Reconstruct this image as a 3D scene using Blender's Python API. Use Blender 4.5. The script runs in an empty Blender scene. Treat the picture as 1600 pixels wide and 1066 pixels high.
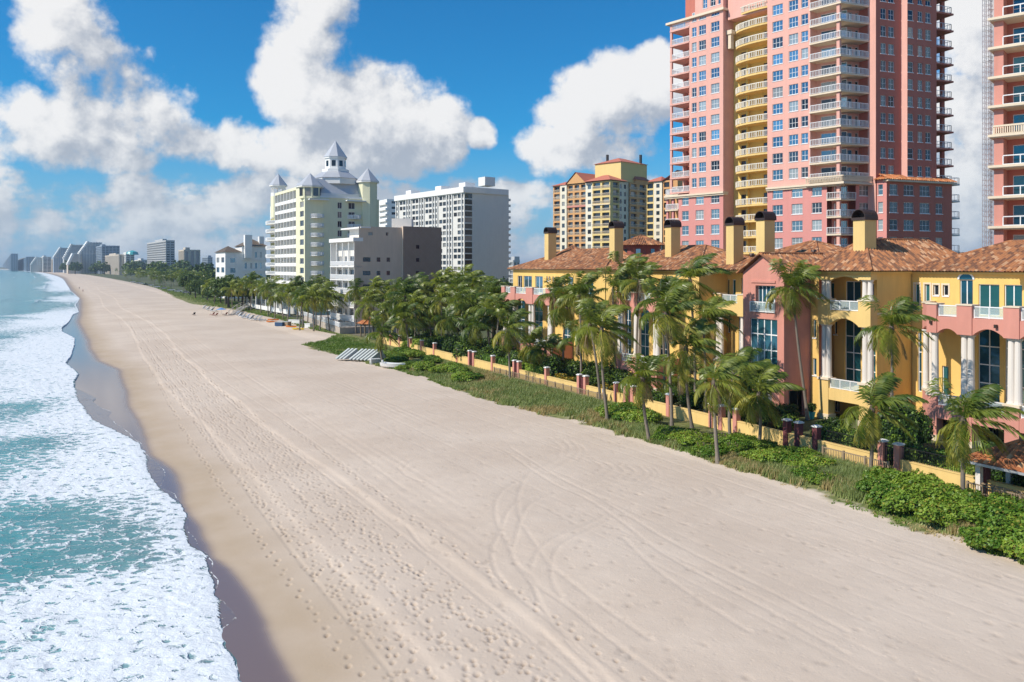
import bpy, math, random
import numpy as np
from mathutils import Vector, Matrix

# ------------------------------------------------------------------ camera, sky, sun, exposure
scene = bpy.context.scene
COL = scene.collection
FPX, CX, HY, CAMH = 1300.0, 800.0, 416.0, 16.0      # focal length in photo pixels, centre column, horizon row, eye height
cam_d = bpy.data.cameras.new("camera")
cam = bpy.data.objects.new("camera", cam_d); COL.objects.link(cam)
cam.location = (0, 0, CAMH); cam.rotation_euler = (math.radians(90), 0, 0)
cam_d.lens = 36.0 * FPX / 1600.0; cam_d.sensor_width = 36.0
cam_d.shift_y = -(533.0 - HY) / 1600.0
cam_d.clip_start = 0.5; cam_d.clip_end = 60000
scene.camera = cam

SUN_AZ = Vector((-0.93, -0.37)).normalized()         # horizontal direction towards the sun
SUN_EL = math.radians(42)
sun_vec = Vector((SUN_AZ.x * math.cos(SUN_EL), SUN_AZ.y * math.cos(SUN_EL), math.sin(SUN_EL)))
sun_d = bpy.data.lights.new("sun", 'SUN'); sun_d.energy = 4.6; sun_d.angle = math.radians(0.53); sun_d.color = (1.0, 0.915, 0.80)
sun = bpy.data.objects.new("sun", sun_d); COL.objects.link(sun)
sun.rotation_euler = sun_vec.to_track_quat('Z', 'Y').to_euler()
sun.location = (-60, -40, 120)

vs = scene.view_settings
vs.view_transform = 'Standard'; vs.look = 'None'; vs.exposure = 0.13; vs.gamma = 1.0
try: vs.use_curve_mapping = False
except Exception: pass
scene.cycles.max_bounces = 6; scene.cycles.diffuse_bounces = 3; scene.cycles.glossy_bounces = 3
scene.cycles.transparent_max_bounces = 8; scene.cycles.transmission_bounces = 3; scene.cycles.volume_bounces = 0
scene.cycles.use_denoising = True
scene.cycles.sample_clamp_indirect = 4.0

# ------------------------------------------------------------------ node helpers
class NT:
    """Small helper for building node trees."""
    def __init__(self, tree): self.t = tree; self.n = tree.nodes; self.l = tree.links
    def node(self, typ, **props):
        nd = self.n.new(typ)
        for k, v in props.items(): setattr(nd, k, v)
        return nd
    def put(self, sock, v):
        if v is None: return
        if isinstance(v, bpy.types.NodeSocket): self.l.new(v, sock)
        else:
            if isinstance(v, (tuple, list)) and len(v) == 3 and sock.type == 'RGBA': v = (*v, 1)
            sock.default_value = v
    def m(self, op, a, b=None, c=None, clamp=False):
        nd = self.node('ShaderNodeMath', operation=op, use_clamp=clamp)
        for i, v in enumerate((a, b, c)): self.put(nd.inputs[i], v)
        return nd.outputs[0]
    def vm(self, op, a, b=None, scale=None):
        nd = self.node('ShaderNodeVectorMath', operation=op)
        self.put(nd.inputs[0], a); self.put(nd.inputs[1], b)
        if scale is not None: self.put(nd.inputs['Scale'], scale)
        return nd.outputs[1] if op in ('LENGTH', 'DISTANCE', 'DOT_PRODUCT') else nd.outputs[0]
    def mix(self, f, a, b, blend='MIX'):
        nd = self.node('ShaderNodeMix', data_type='RGBA', blend_type=blend)
        self.put(nd.inputs[0], f); self.put(nd.inputs[6], a); self.put(nd.inputs[7], b)
        return nd.outputs[2]
    def mapr(self, v, a, b, c=0.0, d=1.0, smooth=True):
        nd = self.node('ShaderNodeMapRange', interpolation_type='SMOOTHSTEP' if smooth else 'LINEAR')
        for i, x in enumerate((v, a, b, c, d)): self.put(nd.inputs[i], x)
        return nd.outputs[0]
    def noise(self, vec, scale, detail=4, rough=0.55, dist=0.0, out=0):
        nd = self.node('ShaderNodeTexNoise')
        self.put(nd.inputs['Vector'], vec); nd.inputs['Scale'].default_value = scale
        nd.inputs['Detail'].default_value = detail; nd.inputs['Roughness'].default_value = rough
        nd.inputs['Distortion'].default_value = dist
        return nd.outputs[out]
    def voro(self, vec, scale, feature='F1', out='Distance', rnd=1.0):
        nd = self.node('ShaderNodeTexVoronoi', feature=feature)
        self.put(nd.inputs['Vector'], vec); nd.inputs['Scale'].default_value = scale
        nd.inputs['Randomness'].default_value = rnd
        return nd.outputs[out]
    def mapping(self, vec, scale=(1, 1, 1), rot=(0, 0, 0), loc=(0, 0, 0)):
        nd = self.node('ShaderNodeMapping')
        self.put(nd.inputs['Vector'], vec)
        nd.inputs['Scale'].default_value = scale; nd.inputs['Rotation'].default_value = rot; nd.inputs['Location'].default_value = loc
        return nd.outputs[0]
    def sep(self, v):
        nd = self.node('ShaderNodeSeparateXYZ'); self.put(nd.inputs[0], v); return nd.outputs
    def comb(self, x, y, z):
        nd = self.node('ShaderNodeCombineXYZ')
        for i, v in enumerate((x, y, z)): self.put(nd.inputs[i], v)
        return nd.outputs[0]
    def bump(self, h, strength=0.3, dist=0.05, normal=None):
        nd = self.node('ShaderNodeBump'); self.put(nd.inputs['Height'], h)
        nd.inputs['Strength'].default_value = strength; nd.inputs['Distance'].default_value = dist
        if normal is not None: self.put(nd.inputs['Normal'], normal)
        return nd.outputs[0]

# ------------------------------------------------------------------ world: clear sky with cumulus in it
world = bpy.data.worlds.new("World"); scene.world = world; world.use_nodes = True
W = NT(world.node_tree); W.n.clear()

def cloud_group():
    """Coarse density of cumulus for a direction: blobs in azimuth and elevation, broken up by noise."""
    g = bpy.data.node_groups.new("cloud_density", 'ShaderNodeTree')
    g.interface.new_socket("Direction", in_out='INPUT', socket_type='NodeSocketVector')
    g.interface.new_socket("Density", in_out='OUTPUT', socket_type='NodeSocketFloat')
    G = NT(g); gi = G.node('NodeGroupInput'); go = G.node('NodeGroupOutput')
    d = gi.outputs[0]
    x, y, z = G.sep(d)
    az = G.m('ARCTAN2', x, y)
    p = G.comb(az, z, 0.0)
    def bl(x, y, rx, ry):
        a = math.atan((x - CX) / FPX); c = math.cos(a); e = math.atan((HY - y) / FPX * c)
        return (math.degrees(a), math.degrees(e), math.degrees(rx / FPX * c * c), math.degrees(ry / FPX * c))
    blobs = [  # azimuth, elevation, half width, half height (degrees)
        bl(105, 75, 95, 120), bl(40, 190, 120, 85), bl(200, 165, 130, 95), bl(320, 225, 110, 50), bl(110, 240, 190, 45),
        bl(490, 20, 80, 110), bl(470, 130, 75, 70), bl(560, 165, 130, 95), bl(655, 205, 85, 60), bl(520, 240, 170, 45),
        bl(955, 165, 100, 75), bl(1020, 140, 70, 60), bl(930, 235, 110, 45), bl(752, 210, 26, 26), bl(1520, 250, 110, 150), bl(1530, 40, 90, 80),
        (-50, 10, 9, 5), (47, 11, 9, 5), (-75, 13, 10, 5), (78, 12, 11, 5), (118, 10, 13, 5), (165, 12, 13, 5), (-118, 10, 13, 5), (-160, 11, 11, 5)]
    acc = None
    for (a, e, ra, re) in blobs:
        q = G.vm('MULTIPLY', G.vm('SUBTRACT', p, (math.radians(a), math.sin(math.radians(e)), 0)), (1 / math.radians(ra), 1 / math.radians(re), 0))
        v = G.m('SUBTRACT', 1.0, G.vm('DOT_PRODUCT', q, q))
        acc = v if acc is None else G.m('MAXIMUM', acc, v)
    acc = G.m('MAXIMUM', acc, -1.1)
    fb = G.noise(d, 6.5, 5, 0.55)
    ns = G.m('MULTIPLY', G.m('SUBTRACT', fb, 0.5), 3.7)
    band = G.mapr(z, 0.15, 0.085)
    low = G.noise(G.mapping(d, scale=(1, 1, 2.4)), 8.0, 4, 0.6)
    lown = G.m('SUBTRACT', G.m('MULTIPLY', G.m('SUBTRACT', low, 0.33), 3.0), G.m('MULTIPLY', G.m('SUBTRACT', 1.0, band), 1.8))
    G.l.new(G.m('MAXIMUM', G.m('ADD', acc, ns), lown), go.inputs[0])
    return g

CG = cloud_group()
tc = W.node('ShaderNodeTexCoord').outputs['Generated']
sky = W.node('ShaderNodeTexSky', sky_type='NISHITA')
sky.sun_disc = False; sky.sun_elevation = SUN_EL; sky.sun_rotation = math.atan2(SUN_AZ.x, SUN_AZ.y)
sky.altitude = 0; sky.air_density = 1.0; sky.dust_density = 0.4; sky.ozone_density = 1.0
skym = W.mix(1.0, sky.outputs[0], (0.13, 0.74, 1.18, 1), 'MULTIPLY')
def dens(off):
    gn = W.node('ShaderNodeGroup'); gn.node_tree = CG
    W.put(gn.inputs[0], W.vm('NORMALIZE', W.vm('ADD', tc, off)) if off else tc)
    return gn.outputs[0]
d0 = dens(None); d1 = dens((-0.040, -0.008, 0.050))
def finen(v): return W.m('SUBTRACT', W.noise(v, 19.0, 7, 0.60), 0.5)
fine = finen(tc); fine2 = finen(W.vm('ADD', tc, (-0.012, -0.003, 0.015)))
df = W.m('ADD', d0, W.m('MULTIPLY', fine, 2.4))
cover = W.mapr(df, -0.14, 0.55)
lit = W.m('ADD', W.m('MULTIPLY', W.m('SUBTRACT', d0, d1), 0.62), W.m('MULTIPLY', W.m('SUBTRACT', fine, fine2), 2.6))
litc = W.mapr(W.m('SUBTRACT', lit, W.m('MULTIPLY', W.mapr(d0, 0.6, 1.8), 0.14)), -0.50, 0.70)
dz = W.sep(tc)[2]
ccol = W.mix(litc, (4.0, 4.4, 5.1), (8.6, 8.5, 8.4))
ccol = W.mix(W.m('MULTIPLY', W.mapr(dz, 0.15, 0.0), 0.62), ccol, (4.5, 5.4, 6.4))
skyc = W.mix(W.m('MULTIPLY', W.mapr(dz, 0.17, 0.0), 0.80), skym, (3.0, 4.6, 6.5))
col = W.mix(W.m('MULTIPLY', cover, 0.95), skyc, ccol)
bg = W.node('ShaderNodeBackground'); bg.inputs['Strength'].default_value = 0.1
W.l.new(col, bg.inputs['Color'])
wo = W.node('ShaderNodeOutputWorld'); W.l.new(bg.outputs[0], wo.inputs['Surface'])
world.cycles.sampling_method = 'MANUAL'; world.cycles.sample_map_resolution = 512

# ------------------------------------------------------------------ materials
MATS = {}
def new_mat(name):
    m = bpy.data.materials.new(name); m.use_nodes = True
    n = NT(m.node_tree)
    bs = n.n['Principled BSDF']
    MATS[name] = m
    return m, n, bs

def stucco(name, color, var=0.10, rough=0.85, bump=0.12, streak=0.18):
    """Painted render: slight mottling, weather streaks running down, fine grain."""
    m, n, bs = new_mat(name)
    pos = n.node('ShaderNodeNewGeometry').outputs['Position']
    a = n.noise(pos, 0.35, 5, 0.6); b = n.noise(n.mapping(pos, scale=(1, 1, 0.12)), 1.6, 5, 0.65)
    v = n.m('ADD', n.m('MULTIPLY', n.m('SUBTRACT', a, 0.5), 2 * var), n.m('MULTIPLY', n.m('SUBTRACT', b, 0.5), streak))
    oi = n.node('ShaderNodeObjectInfo').outputs['Random']
    v = n.m('ADD', v, n.m('MULTIPLY', n.m('SUBTRACT', oi, 0.5), 0.05))
    k = n.m('ADD', v, 1.0)
    n.put(bs.inputs['Base Color'], n.mix(1.0, (*color, 1), n.comb(k, k, k), 'MULTIPLY'))
    bs.inputs['Roughness'].default_value = rough
    n.put(bs.inputs['Normal'], n.bump(n.noise(pos, 9.0, 6, 0.7), bump, 0.03))
    return m

def plain(name, color, rough=0.6, metallic=0.0, var=0.08, scale=2.0):
    m, n, bs = new_mat(name)
    pos = n.node('ShaderNodeNewGeometry').outputs['Position']
    k = n.m('ADD', 1.0, n.m('MULTIPLY', n.m('SUBTRACT', n.noise(pos, scale, 4, 0.6), 0.5), 2 * var))
    oi = n.node('ShaderNodeObjectInfo').outputs['Random']
    k = n.m('ADD', k, n.m('MULTIPLY', n.m('SUBTRACT', oi, 0.5), var))
    n.put(bs.inputs['Base Color'], n.mix(1.0, (*color, 1), n.comb(k, k, k), 'MULTIPLY'))
    bs.inputs['Roughness'].default_value = rough; bs.inputs['Metallic'].default_value = metallic
    return m

def glass(name, dark, light, curtain=(0.45, 0.43, 0.38), rough=0.06, metal=0.55, pcurt=0.2):
    """Tinted pane: every pane differs, some with a blind behind."""
    m, n, bs = new_mat(name)
    oi = n.node('ShaderNodeObjectInfo').outputs['Random']
    pos = n.node('ShaderNodeNewGeometry').outputs['Position']
    c = n.mix(oi, (*dark, 1), (*light, 1))
    isb = n.m('GREATER_THAN', n.m('FRACT', n.m('MULTIPLY', oi, 7.31)), 1 - pcurt)
    c = n.mix(n.m('MULTIPLY', isb, 0.5), c, (*curtain, 1))
    n.put(bs.inputs['Base Color'], c)
    bs.inputs['Roughness'].default_value = rough
    n.put(bs.inputs['Metallic'], n.m('MULTIPLY', n.m('SUBTRACT', 1.0, n.m('MULTIPLY', isb, 0.7)), metal))
    n.put(bs.inputs['Normal'], n.bump(n.noise(pos, 0.7, 2, 0.5), 0.04, 0.3))
    return m

def leafmat(name, c0, c1, trans=0.25, rough=0.5, scale=1.2, spec=0.35):
    m, n, bs = new_mat(name)
    pos = n.node('ShaderNodeNewGeometry').outputs['Position']
    oi = n.node('ShaderNodeObjectInfo').outputs['Random']
    f = n.m('ADD', n.m('MULTIPLY', n.noise(pos, scale, 3, 0.6), 0.9), n.m('MULTIPLY', n.m('SUBTRACT', oi, 0.5), 0.35))
    f = n.mapr(f, 0.2, 0.75)
    c = n.mix(f, (*c0, 1), (*c1, 1))
    n.put(bs.inputs['Base Color'], c); bs.inputs['Roughness'].default_value = rough
    bs.inputs['Specular IOR Level'].default_value = spec
    tr = n.node('ShaderNodeBsdfTranslucent'); n.put(tr.inputs[0], n.mix(1.0, c, (1.3, 1.25, 0.5, 1), 'MULTIPLY'))
    mx = n.node('ShaderNodeMixShader'); mx.inputs[0].default_value = trans
    n.l.new(bs.outputs[0], mx.inputs[1]); n.l.new(tr.outputs[0], mx.inputs[2])
    n.l.new(mx.outputs[0], n.n['Material Output'].inputs[0])
    return m

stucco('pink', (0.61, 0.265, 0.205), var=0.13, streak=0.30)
stucco('pink_tower', (0.73, 0.395, 0.32), var=0.09, streak=0.24)
stucco('pink_low', (0.66, 0.28, 0.245), var=0.05)
stucco('shaded_red_wall', (0.52, 0.165, 0.115), var=0.09, streak=0.3)  # camera-side shade of the pink tower put into the colour as darker red
stucco('yellow', (0.76, 0.50, 0.155), var=0.13, streak=0.30)
stucco('cream_yellow', (0.76, 0.53, 0.20), var=0.13, streak=0.28)
stucco('orange', (0.70, 0.34, 0.09))
stucco('tower_yellow', (0.74, 0.55, 0.17))
stucco('chimney_buff', (0.70, 0.50, 0.20), streak=0.22)
stucco('trim', (0.74, 0.62, 0.46), var=0.06)
stucco('white_paint', (0.80, 0.79, 0.76), var=0.05, streak=0.10)
stucco('off_white', (0.72, 0.70, 0.65), var=0.07)
stucco('grey_wall', (0.66, 0.52, 0.40), var=0.09, streak=0.25)
stucco('hotel_yellow', (0.74, 0.72, 0.50), var=0.05)
stucco('condo_yellow', (0.76, 0.58, 0.24), var=0.05)
stucco('condo_orange', (0.66, 0.36, 0.15), var=0.05)
stucco('condo_cream', (0.78, 0.72, 0.57), var=0.05)
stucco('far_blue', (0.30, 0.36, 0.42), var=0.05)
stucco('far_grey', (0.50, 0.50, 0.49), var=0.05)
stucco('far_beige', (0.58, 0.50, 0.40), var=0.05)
stucco('maroon', (0.16, 0.045, 0.05))
stucco('column_stone', (0.74, 0.68, 0.61), var=0.06, streak=0.2)
stucco('wood', (0.30, 0.22, 0.14), var=0.2, streak=0.3)
stucco('wood_grey', (0.42, 0.39, 0.35), var=0.15, streak=0.2)
stucco('paving', (0.48, 0.41, 0.35), var=0.1)
plain('rail_white', (0.80, 0.80, 0.79), 0.45)
plain('rail_cream', (0.78, 0.72, 0.60), 0.6)
plain('frame_white', (0.80, 0.80, 0.79), 0.4)
plain('frame_dark', (0.05, 0.05, 0.055), 0.4)
plain('iron', (0.02, 0.02, 0.022), 0.5, 0.3)
plain('bronze', (0.075, 0.05, 0.042), 0.45, 0.55, var=0.25, scale=6)
plain('metal_roof', (0.52, 0.53, 0.55), 0.42, 0.25)
plain('metal_grey', (0.55, 0.56, 0.58), 0.4, 0.5)
plain('red_tile', (0.50, 0.16, 0.10), 0.8)
plain('trunk', (0.20, 0.165, 0.13), 0.9, var=0.3, scale=7)
plain('bark', (0.12, 0.09, 0.065), 0.9, var=0.3, scale=7)
plain('dark_inside', (0.03, 0.03, 0.032), 0.8)
plain('orange_plastic', (0.75, 0.22, 0.02), 0.35)
plain('yellow_plastic', (0.80, 0.58, 0.03), 0.35)
plain('blue_cloth', (0.09, 0.24, 0.52), 0.8)
plain('dark_blue', (0.02, 0.06, 0.14), 0.8)
plain('teal_roof', (0.06, 0.42, 0.42), 0.4)
plain('white_plastic', (0.70, 0.71, 0.70), 0.35)
plain('grey_plastic', (0.42, 0.44, 0.43), 0.5)
plain('brick_red', (0.30, 0.09, 0.07), 0.8)
plain('skin', (0.45, 0.27, 0.19), 0.6)
plain('shirt_blue', (0.42, 0.55, 0.72), 0.9)
plain('cloth_dark', (0.03, 0.03, 0.04), 0.9)
plain('hair', (0.03, 0.02, 0.015), 0.7)
plain('asphalt', (0.06, 0.06, 0.06), 0.9)
plain('car_silver', (0.5, 0.5, 0.52), 0.25, 0.6)
plain('car_white', (0.75, 0.75, 0.75), 0.25)
plain('car_dark', (0.03, 0.035, 0.05), 0.2)
plain('flower_yellow', (0.72, 0.42, 0.03), 0.7, var=0.3)
glass('pane_blue', (0.07, 0.17, 0.25), (0.30, 0.48, 0.58), pcurt=0.25, metal=0.75)
glass('pane_shade', (0.03, 0.06, 0.085), (0.10, 0.16, 0.20), pcurt=0.05, metal=0.6)  # darker copy of the tower glass: shade of the camera side put into its colour
glass('pane_dark', (0.02, 0.025, 0.035), (0.08, 0.12, 0.16), pcurt=0.12)
glass('pane_teal', (0.015, 0.10, 0.12), (0.05, 0.21, 0.23), pcurt=0.0, metal=0.4)
glass('pane_villa', (0.02, 0.09, 0.15), (0.05, 0.19, 0.24), pcurt=0.08, metal=0.5)
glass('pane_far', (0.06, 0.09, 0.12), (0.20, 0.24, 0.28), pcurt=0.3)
glass('pane_olive', (0.34, 0.31, 0.10), (0.42, 0.38, 0.16), pcurt=0.0, metal=0.0, rough=0.7)
leafmat('frond', (0.06, 0.11, 0.012), (0.27, 0.31, 0.045), trans=0.36, scale=1.5, rough=0.38, spec=0.5)
leafmat('frond_light', (0.17, 0.20, 0.025), (0.42, 0.38, 0.07), trans=0.3, scale=0.8)
leafmat('frond_dry', (0.22, 0.16, 0.08), (0.38, 0.29, 0.16), trans=0.2)
leafmat('leaf_seagrape', (0.07, 0.16, 0.012), (0.28, 0.39, 0.045), trans=0.2, scale=2.2)
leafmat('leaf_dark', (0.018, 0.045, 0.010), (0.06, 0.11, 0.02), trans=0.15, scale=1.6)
leafmat('leaf_tree', (0.05, 0.10, 0.02), (0.16, 0.22, 0.045), trans=0.18, scale=0.6)
leafmat('leaf_yellow', (0.20, 0.22, 0.03), (0.42, 0.34, 0.06), trans=0.25, scale=2.0)
leafmat('leaf_croton', (0.10, 0.10, 0.01), (0.55, 0.36, 0.03), trans=0.2, scale=2.5)
leafmat('grass_dune', (0.19, 0.25, 0.075), (0.40, 0.42, 0.16), trans=0.2, scale=0.5)
leafmat('grass_dry', (0.36, 0.29, 0.12), (0.54, 0.43, 0.22), trans=0.2, scale=0.6)
leafmat('grass_green', (0.09, 0.17, 0.02), (0.19, 0.28, 0.035), trans=0.2, scale=0.3)

def tile_mat(name, ca, cb, cc, seed=0.0):
    """Barrel tiles: every tile (one UV cell) has its own fired colour; relief is in the mesh."""
    m, n, bs = new_mat(name)
    uv = n.node('ShaderNodeUVMap').outputs[0]
    u, v, _ = n.sep(uv)
    cu = n.m('FLOOR', u)
    off = n.m('FRACT', n.m('MULTIPLY', n.m('SINE', n.m('MULTIPLY', cu, 12.9898)), 43758.5))
    cv = n.m('FLOOR', n.m('ADD', v, off))
    wn = n.node('ShaderNodeTexWhiteNoise', noise_dimensions='3D')
    n.put(wn.inputs[0], n.comb(cu, cv, seed))
    r = wn.outputs[0]
    r2 = n.m('FRACT', n.m('MULTIPLY', r, 17.3))
    pos = n.node('ShaderNodeNewGeometry').outputs['Position']
    c = n.mix(n.mapr(r, 0.15, 0.65), (*ca, 1), (*cb, 1))
    c = n.mix(n.m('GREATER_THAN', r2, 0.86), c, (*cc, 1))
    c = n.mix(n.mapr(n.noise(pos, 0.8, 5, 0.65), 0.5, 0.78), c, (0.10, 0.065, 0.045, 1))
    n.put(bs.inputs['Base Color'], c); bs.inputs['Roughness'].default_value = 0.85
    fv = n.m('FRACT', n.m('ADD', v, off))
    n.put(bs.inputs['Normal'], n.bump(n.m('ADD', n.m('MULTIPLY', fv, 0.6), n.m('MULTIPLY', r, 0.5)), 0.5, 0.06))
    return m
tile_mat('tiles', (0.19, 0.085, 0.046), (0.42, 0.175, 0.07), (0.54, 0.31, 0.17))
tile_mat('tiles_orange', (0.34, 0.12, 0.045), (0.55, 0.20, 0.07), (0.62, 0.34, 0.16), 3.0)

# ------------------------------------------------------------------ mesh helpers
class MB:
    """Collects quads and triangles, then becomes ONE mesh."""
    def __init__(self): self.v = []; self.f = []; self.mi = []; self.uv = None
    def quad(self, a, b, c, d, mi=0):
        i = len(self.v); self.v += [a, b, c, d]; self.f.append((i, i + 1, i + 2, i + 3)); self.mi.append(mi)
    def tri(self, a, b, c, mi=0):
        i = len(self.v); self.v += [a, b, c]; self.f.append((i, i + 1, i + 2)); self.mi.append(mi)
    def poly(self, pts, mi=0):
        i = len(self.v); self.v += list(pts); self.f.append(tuple(range(i, i + len(pts)))); self.mi.append(mi)
    def box(self, x0, x1, y0, y1, z0, z1, mi=0):
        i = len(self.v)
        self.v += [(x0, y0, z0), (x1, y0, z0), (x1, y1, z0), (x0, y1, z0), (x0, y0, z1), (x1, y0, z1), (x1, y1, z1), (x0, y1, z1)]
        for f in ((0, 3, 2, 1), (4, 5, 6, 7), (0, 1, 5, 4), (1, 2, 6, 5), (2, 3, 7, 6), (3, 0, 4, 7)):
            self.f.append(tuple(i + k for k in f)); self.mi.append(mi)
    def prism(self, pts, z0, z1, mi=0, cap=True):
        """Vertical prism over a counter-clockwise outline."""
        n = len(pts)
        for k in range(n):
            a, b = pts[k], pts[(k + 1) % n]
            self.quad((a[0], a[1], z0), (b[0], b[1], z0), (b[0], b[1], z1), (a[0], a[1], z1), mi)
        if cap:
            self.poly([(p[0], p[1], z1) for p in pts], mi); self.poly([(p[0], p[1], z0) for p in reversed(pts)], mi)
    def cone(self, cx, cy, r0, z0, r1, z1, n=8, mi=0, ph=0.0):
        a = [(cx + r0 * math.cos(ph + 2 * math.pi * k / n), cy + r0 * math.sin(ph + 2 * math.pi * k / n), z0) for k in range(n)]
        b = [(cx + r1 * math.cos(ph + 2 * math.pi * k / n), cy + r1 * math.sin(ph + 2 * math.pi * k / n), z1) for k in range(n)]
        for k in range(n):
            j = (k + 1) % n
            if r1 > 1e-4: self.quad(a[k], a[j], b[j], b[k], mi)
            else: self.tri(a[k], a[j], (cx, cy, z1), mi)
        if r1 > 1e-4: self.poly(b, mi)
        self.poly(a[::-1], mi)
    def bar(self, p, q, w, mi=0):
        """Square bar from p to q."""
        p = Vector(p); q = Vector(q); d = (q - p).normalized()
        s = d.cross(Vector((0, 0, 1)))
        if s.length < 1e-3: s = Vector((1, 0, 0))
        s.normalize(); t = s.cross(d).normalized(); s *= w / 2; t *= w / 2
        A = [p - s - t, p + s - t, p + s + t, p - s + t]; B = [x + (q - p) for x in A]
        for k in range(4):
            j = (k + 1) % 4; self.quad(tuple(A[k]), tuple(A[j]), tuple(B[j]), tuple(B[k]), mi)
        self.poly([tuple(x) for x in A[::-1]], mi); self.poly([tuple(x) for x in B], mi)
    def tube(self, pts, radii, n=8, mi=0):
        i0 = len(self.v); m = len(pts)
        for k in range(m):
            p = Vector(pts[k]); d = Vector(pts[min(k + 1, m - 1)]) - Vector(pts[max(k - 1, 0)]); d.normalize()
            s = d.cross(Vector((0, 1, 0.01))).normalized(); t = d.cross(s).normalized()
            for j in range(n):
                a = 2 * math.pi * j / n
                self.v.append(tuple(p + (s * math.cos(a) + t * math.sin(a)) * radii[k]))
        for k in range(m - 1):
            for j in range(n):
                j2 = (j + 1) % n
                self.f.append((i0 + k * n + j, i0 + k * n + j2, i0 + (k + 1) * n + j2, i0 + (k + 1) * n + j)); self.mi.append(mi)
        self.f.append(tuple(i0 + (m - 1) * n + j for j in range(n))); self.mi.append(mi)
    def mesh(self, name, mats, smooth=False):
        me = bpy.data.meshes.new(name)
        me.from_pydata([tuple(v) for v in self.v], [], self.f)
        if isinstance(mats, str): mats = [mats]
        for m in mats: me.materials.append(MATS[m])
        me.polygons.foreach_set('material_index', self.mi)
        if smooth: me.polygons.foreach_set('use_smooth', [True] * len(self.f))
        if self.uv is not None:
            ul = me.uv_layers.new(name='UVMap')
            idx = np.empty(len(me.loops), np.int32); me.loops.foreach_get('vertex_index', idx)
            ul.data.foreach_set('uv', np.asarray(self.uv, np.float32)[idx].ravel())
        me.update()
        return me

def ob(name, me, parent=None, loc=(0, 0, 0), rz=0.0, scale=None):
    o = bpy.data.objects.new(name, me); COL.objects.link(o)
    o.location = loc; o.rotation_euler = (0, 0, rz)
    if scale is not None: o.scale = scale
    if parent is not None: o.parent = parent
    return o
def tag(o, label, cat, group=None):
    o["label"] = label; o["category"] = cat
    if group: o["group"] = group
    return o
def thing(name, label, cat, loc=(0, 0, 0), rz=0.0, group=None):
    return tag(ob(name, None, None, loc, rz), label, cat, group)
def part(name, mb, mats, parent, loc=(0, 0, 0), rz=0.0, smooth=False):
    return ob(name, mb.mesh(name, mats, smooth) if isinstance(mb, MB) else mb, parent, loc, rz)
def copy_tree(o, parent=None):
    c = o.copy(); COL.objects.link(c); c.parent = parent
    for ch in o.children: copy_tree(ch, c)
    return c
ORD = ['first', 'second', 'third', 'fourth', 'fifth', 'sixth', 'seventh', 'eighth', 'ninth', 'tenth', 'eleventh', 'twelfth', 'thirteenth',
       'fourteenth', 'fifteenth', 'sixteenth', 'seventeenth', 'eighteenth', 'nineteenth', 'twentieth'] + ['%d%s' % (n, {1: 'st', 2: 'nd', 3: 'rd'}.get(n % 10, 'th')) for n in range(21, 80)]

# ------------------------------------------------------------------ the lie of the land
TB = 0.518                                     # the shore runs 27.4 degrees left of the view direction
SB, CB = TB / math.hypot(1, TB), 1 / math.hypot(1, TB)
CURV = 2.2e-5
def u_of(x, y): return x + TB * y + CURV * y * y      # how far inland a point lies (measured across)
def x_of(u, y): return u - TB * y - CURV * y * y
U_WALL = 62.5
P0X, P0Y = U_WALL - TB * 170.0, 170.0
def PW(a, b):                                   # a: metres along the garden wall, b: metres inland of it
    return (P0X + SB * a + CB * b, P0Y - CB * a + SB * b)
RZ_A = math.atan2(-CB, SB)                      # rotation of a thing aligned with the wall
def A_of(px, b):                                # where along the wall a photo column meets the line b metres inland
    k = (px - CX) / FPX
    return (k * (P0Y + SB * b) - P0X - CB * b) / (SB + CB * k)
def at(px, d): return ((px - CX) / FPX * d, d)   # a point d metres away in a photo column
def d_of(px, u):                                # distance in a photo column at inland offset u
    k = (px - CX) / FPX; d = u / (k + TB)
    for _ in range(6): d = (u - CURV * d * d) / (k + TB)
    return d
def z_of(py, d): return CAMH - (py - HY) * d / FPX

# seeded value noise
_rng = np.random.default_rng(11)
_T = _rng.random((257, 257))
def vnoise(x, y):
    xi = np.floor(x).astype(int); yi = np.floor(y).astype(int); fx = x - xi; fy = y - yi
    fx = fx * fx * (3 - 2 * fx); fy = fy * fy * (3 - 2 * fy)
    a = _T[xi & 255, yi & 255]; b = _T[(xi + 1) & 255, yi & 255]; c = _T[xi & 255, (yi + 1) & 255]; d = _T[(xi + 1) & 255, (yi + 1) & 255]
    return (a * (1 - fx) + b * fx) * (1 - fy) + (c * (1 - fx) + d * fx) * fy
def fbm(x, y, o=4):
    s = 0; a = 0.5; t = 0
    for k in range(o):
        s = s + a * vnoise(x * 2 ** k + 17.3 * k, y * 2 ** k + 5.1 * k); t += a; a *= 0.5
    return s / t
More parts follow.
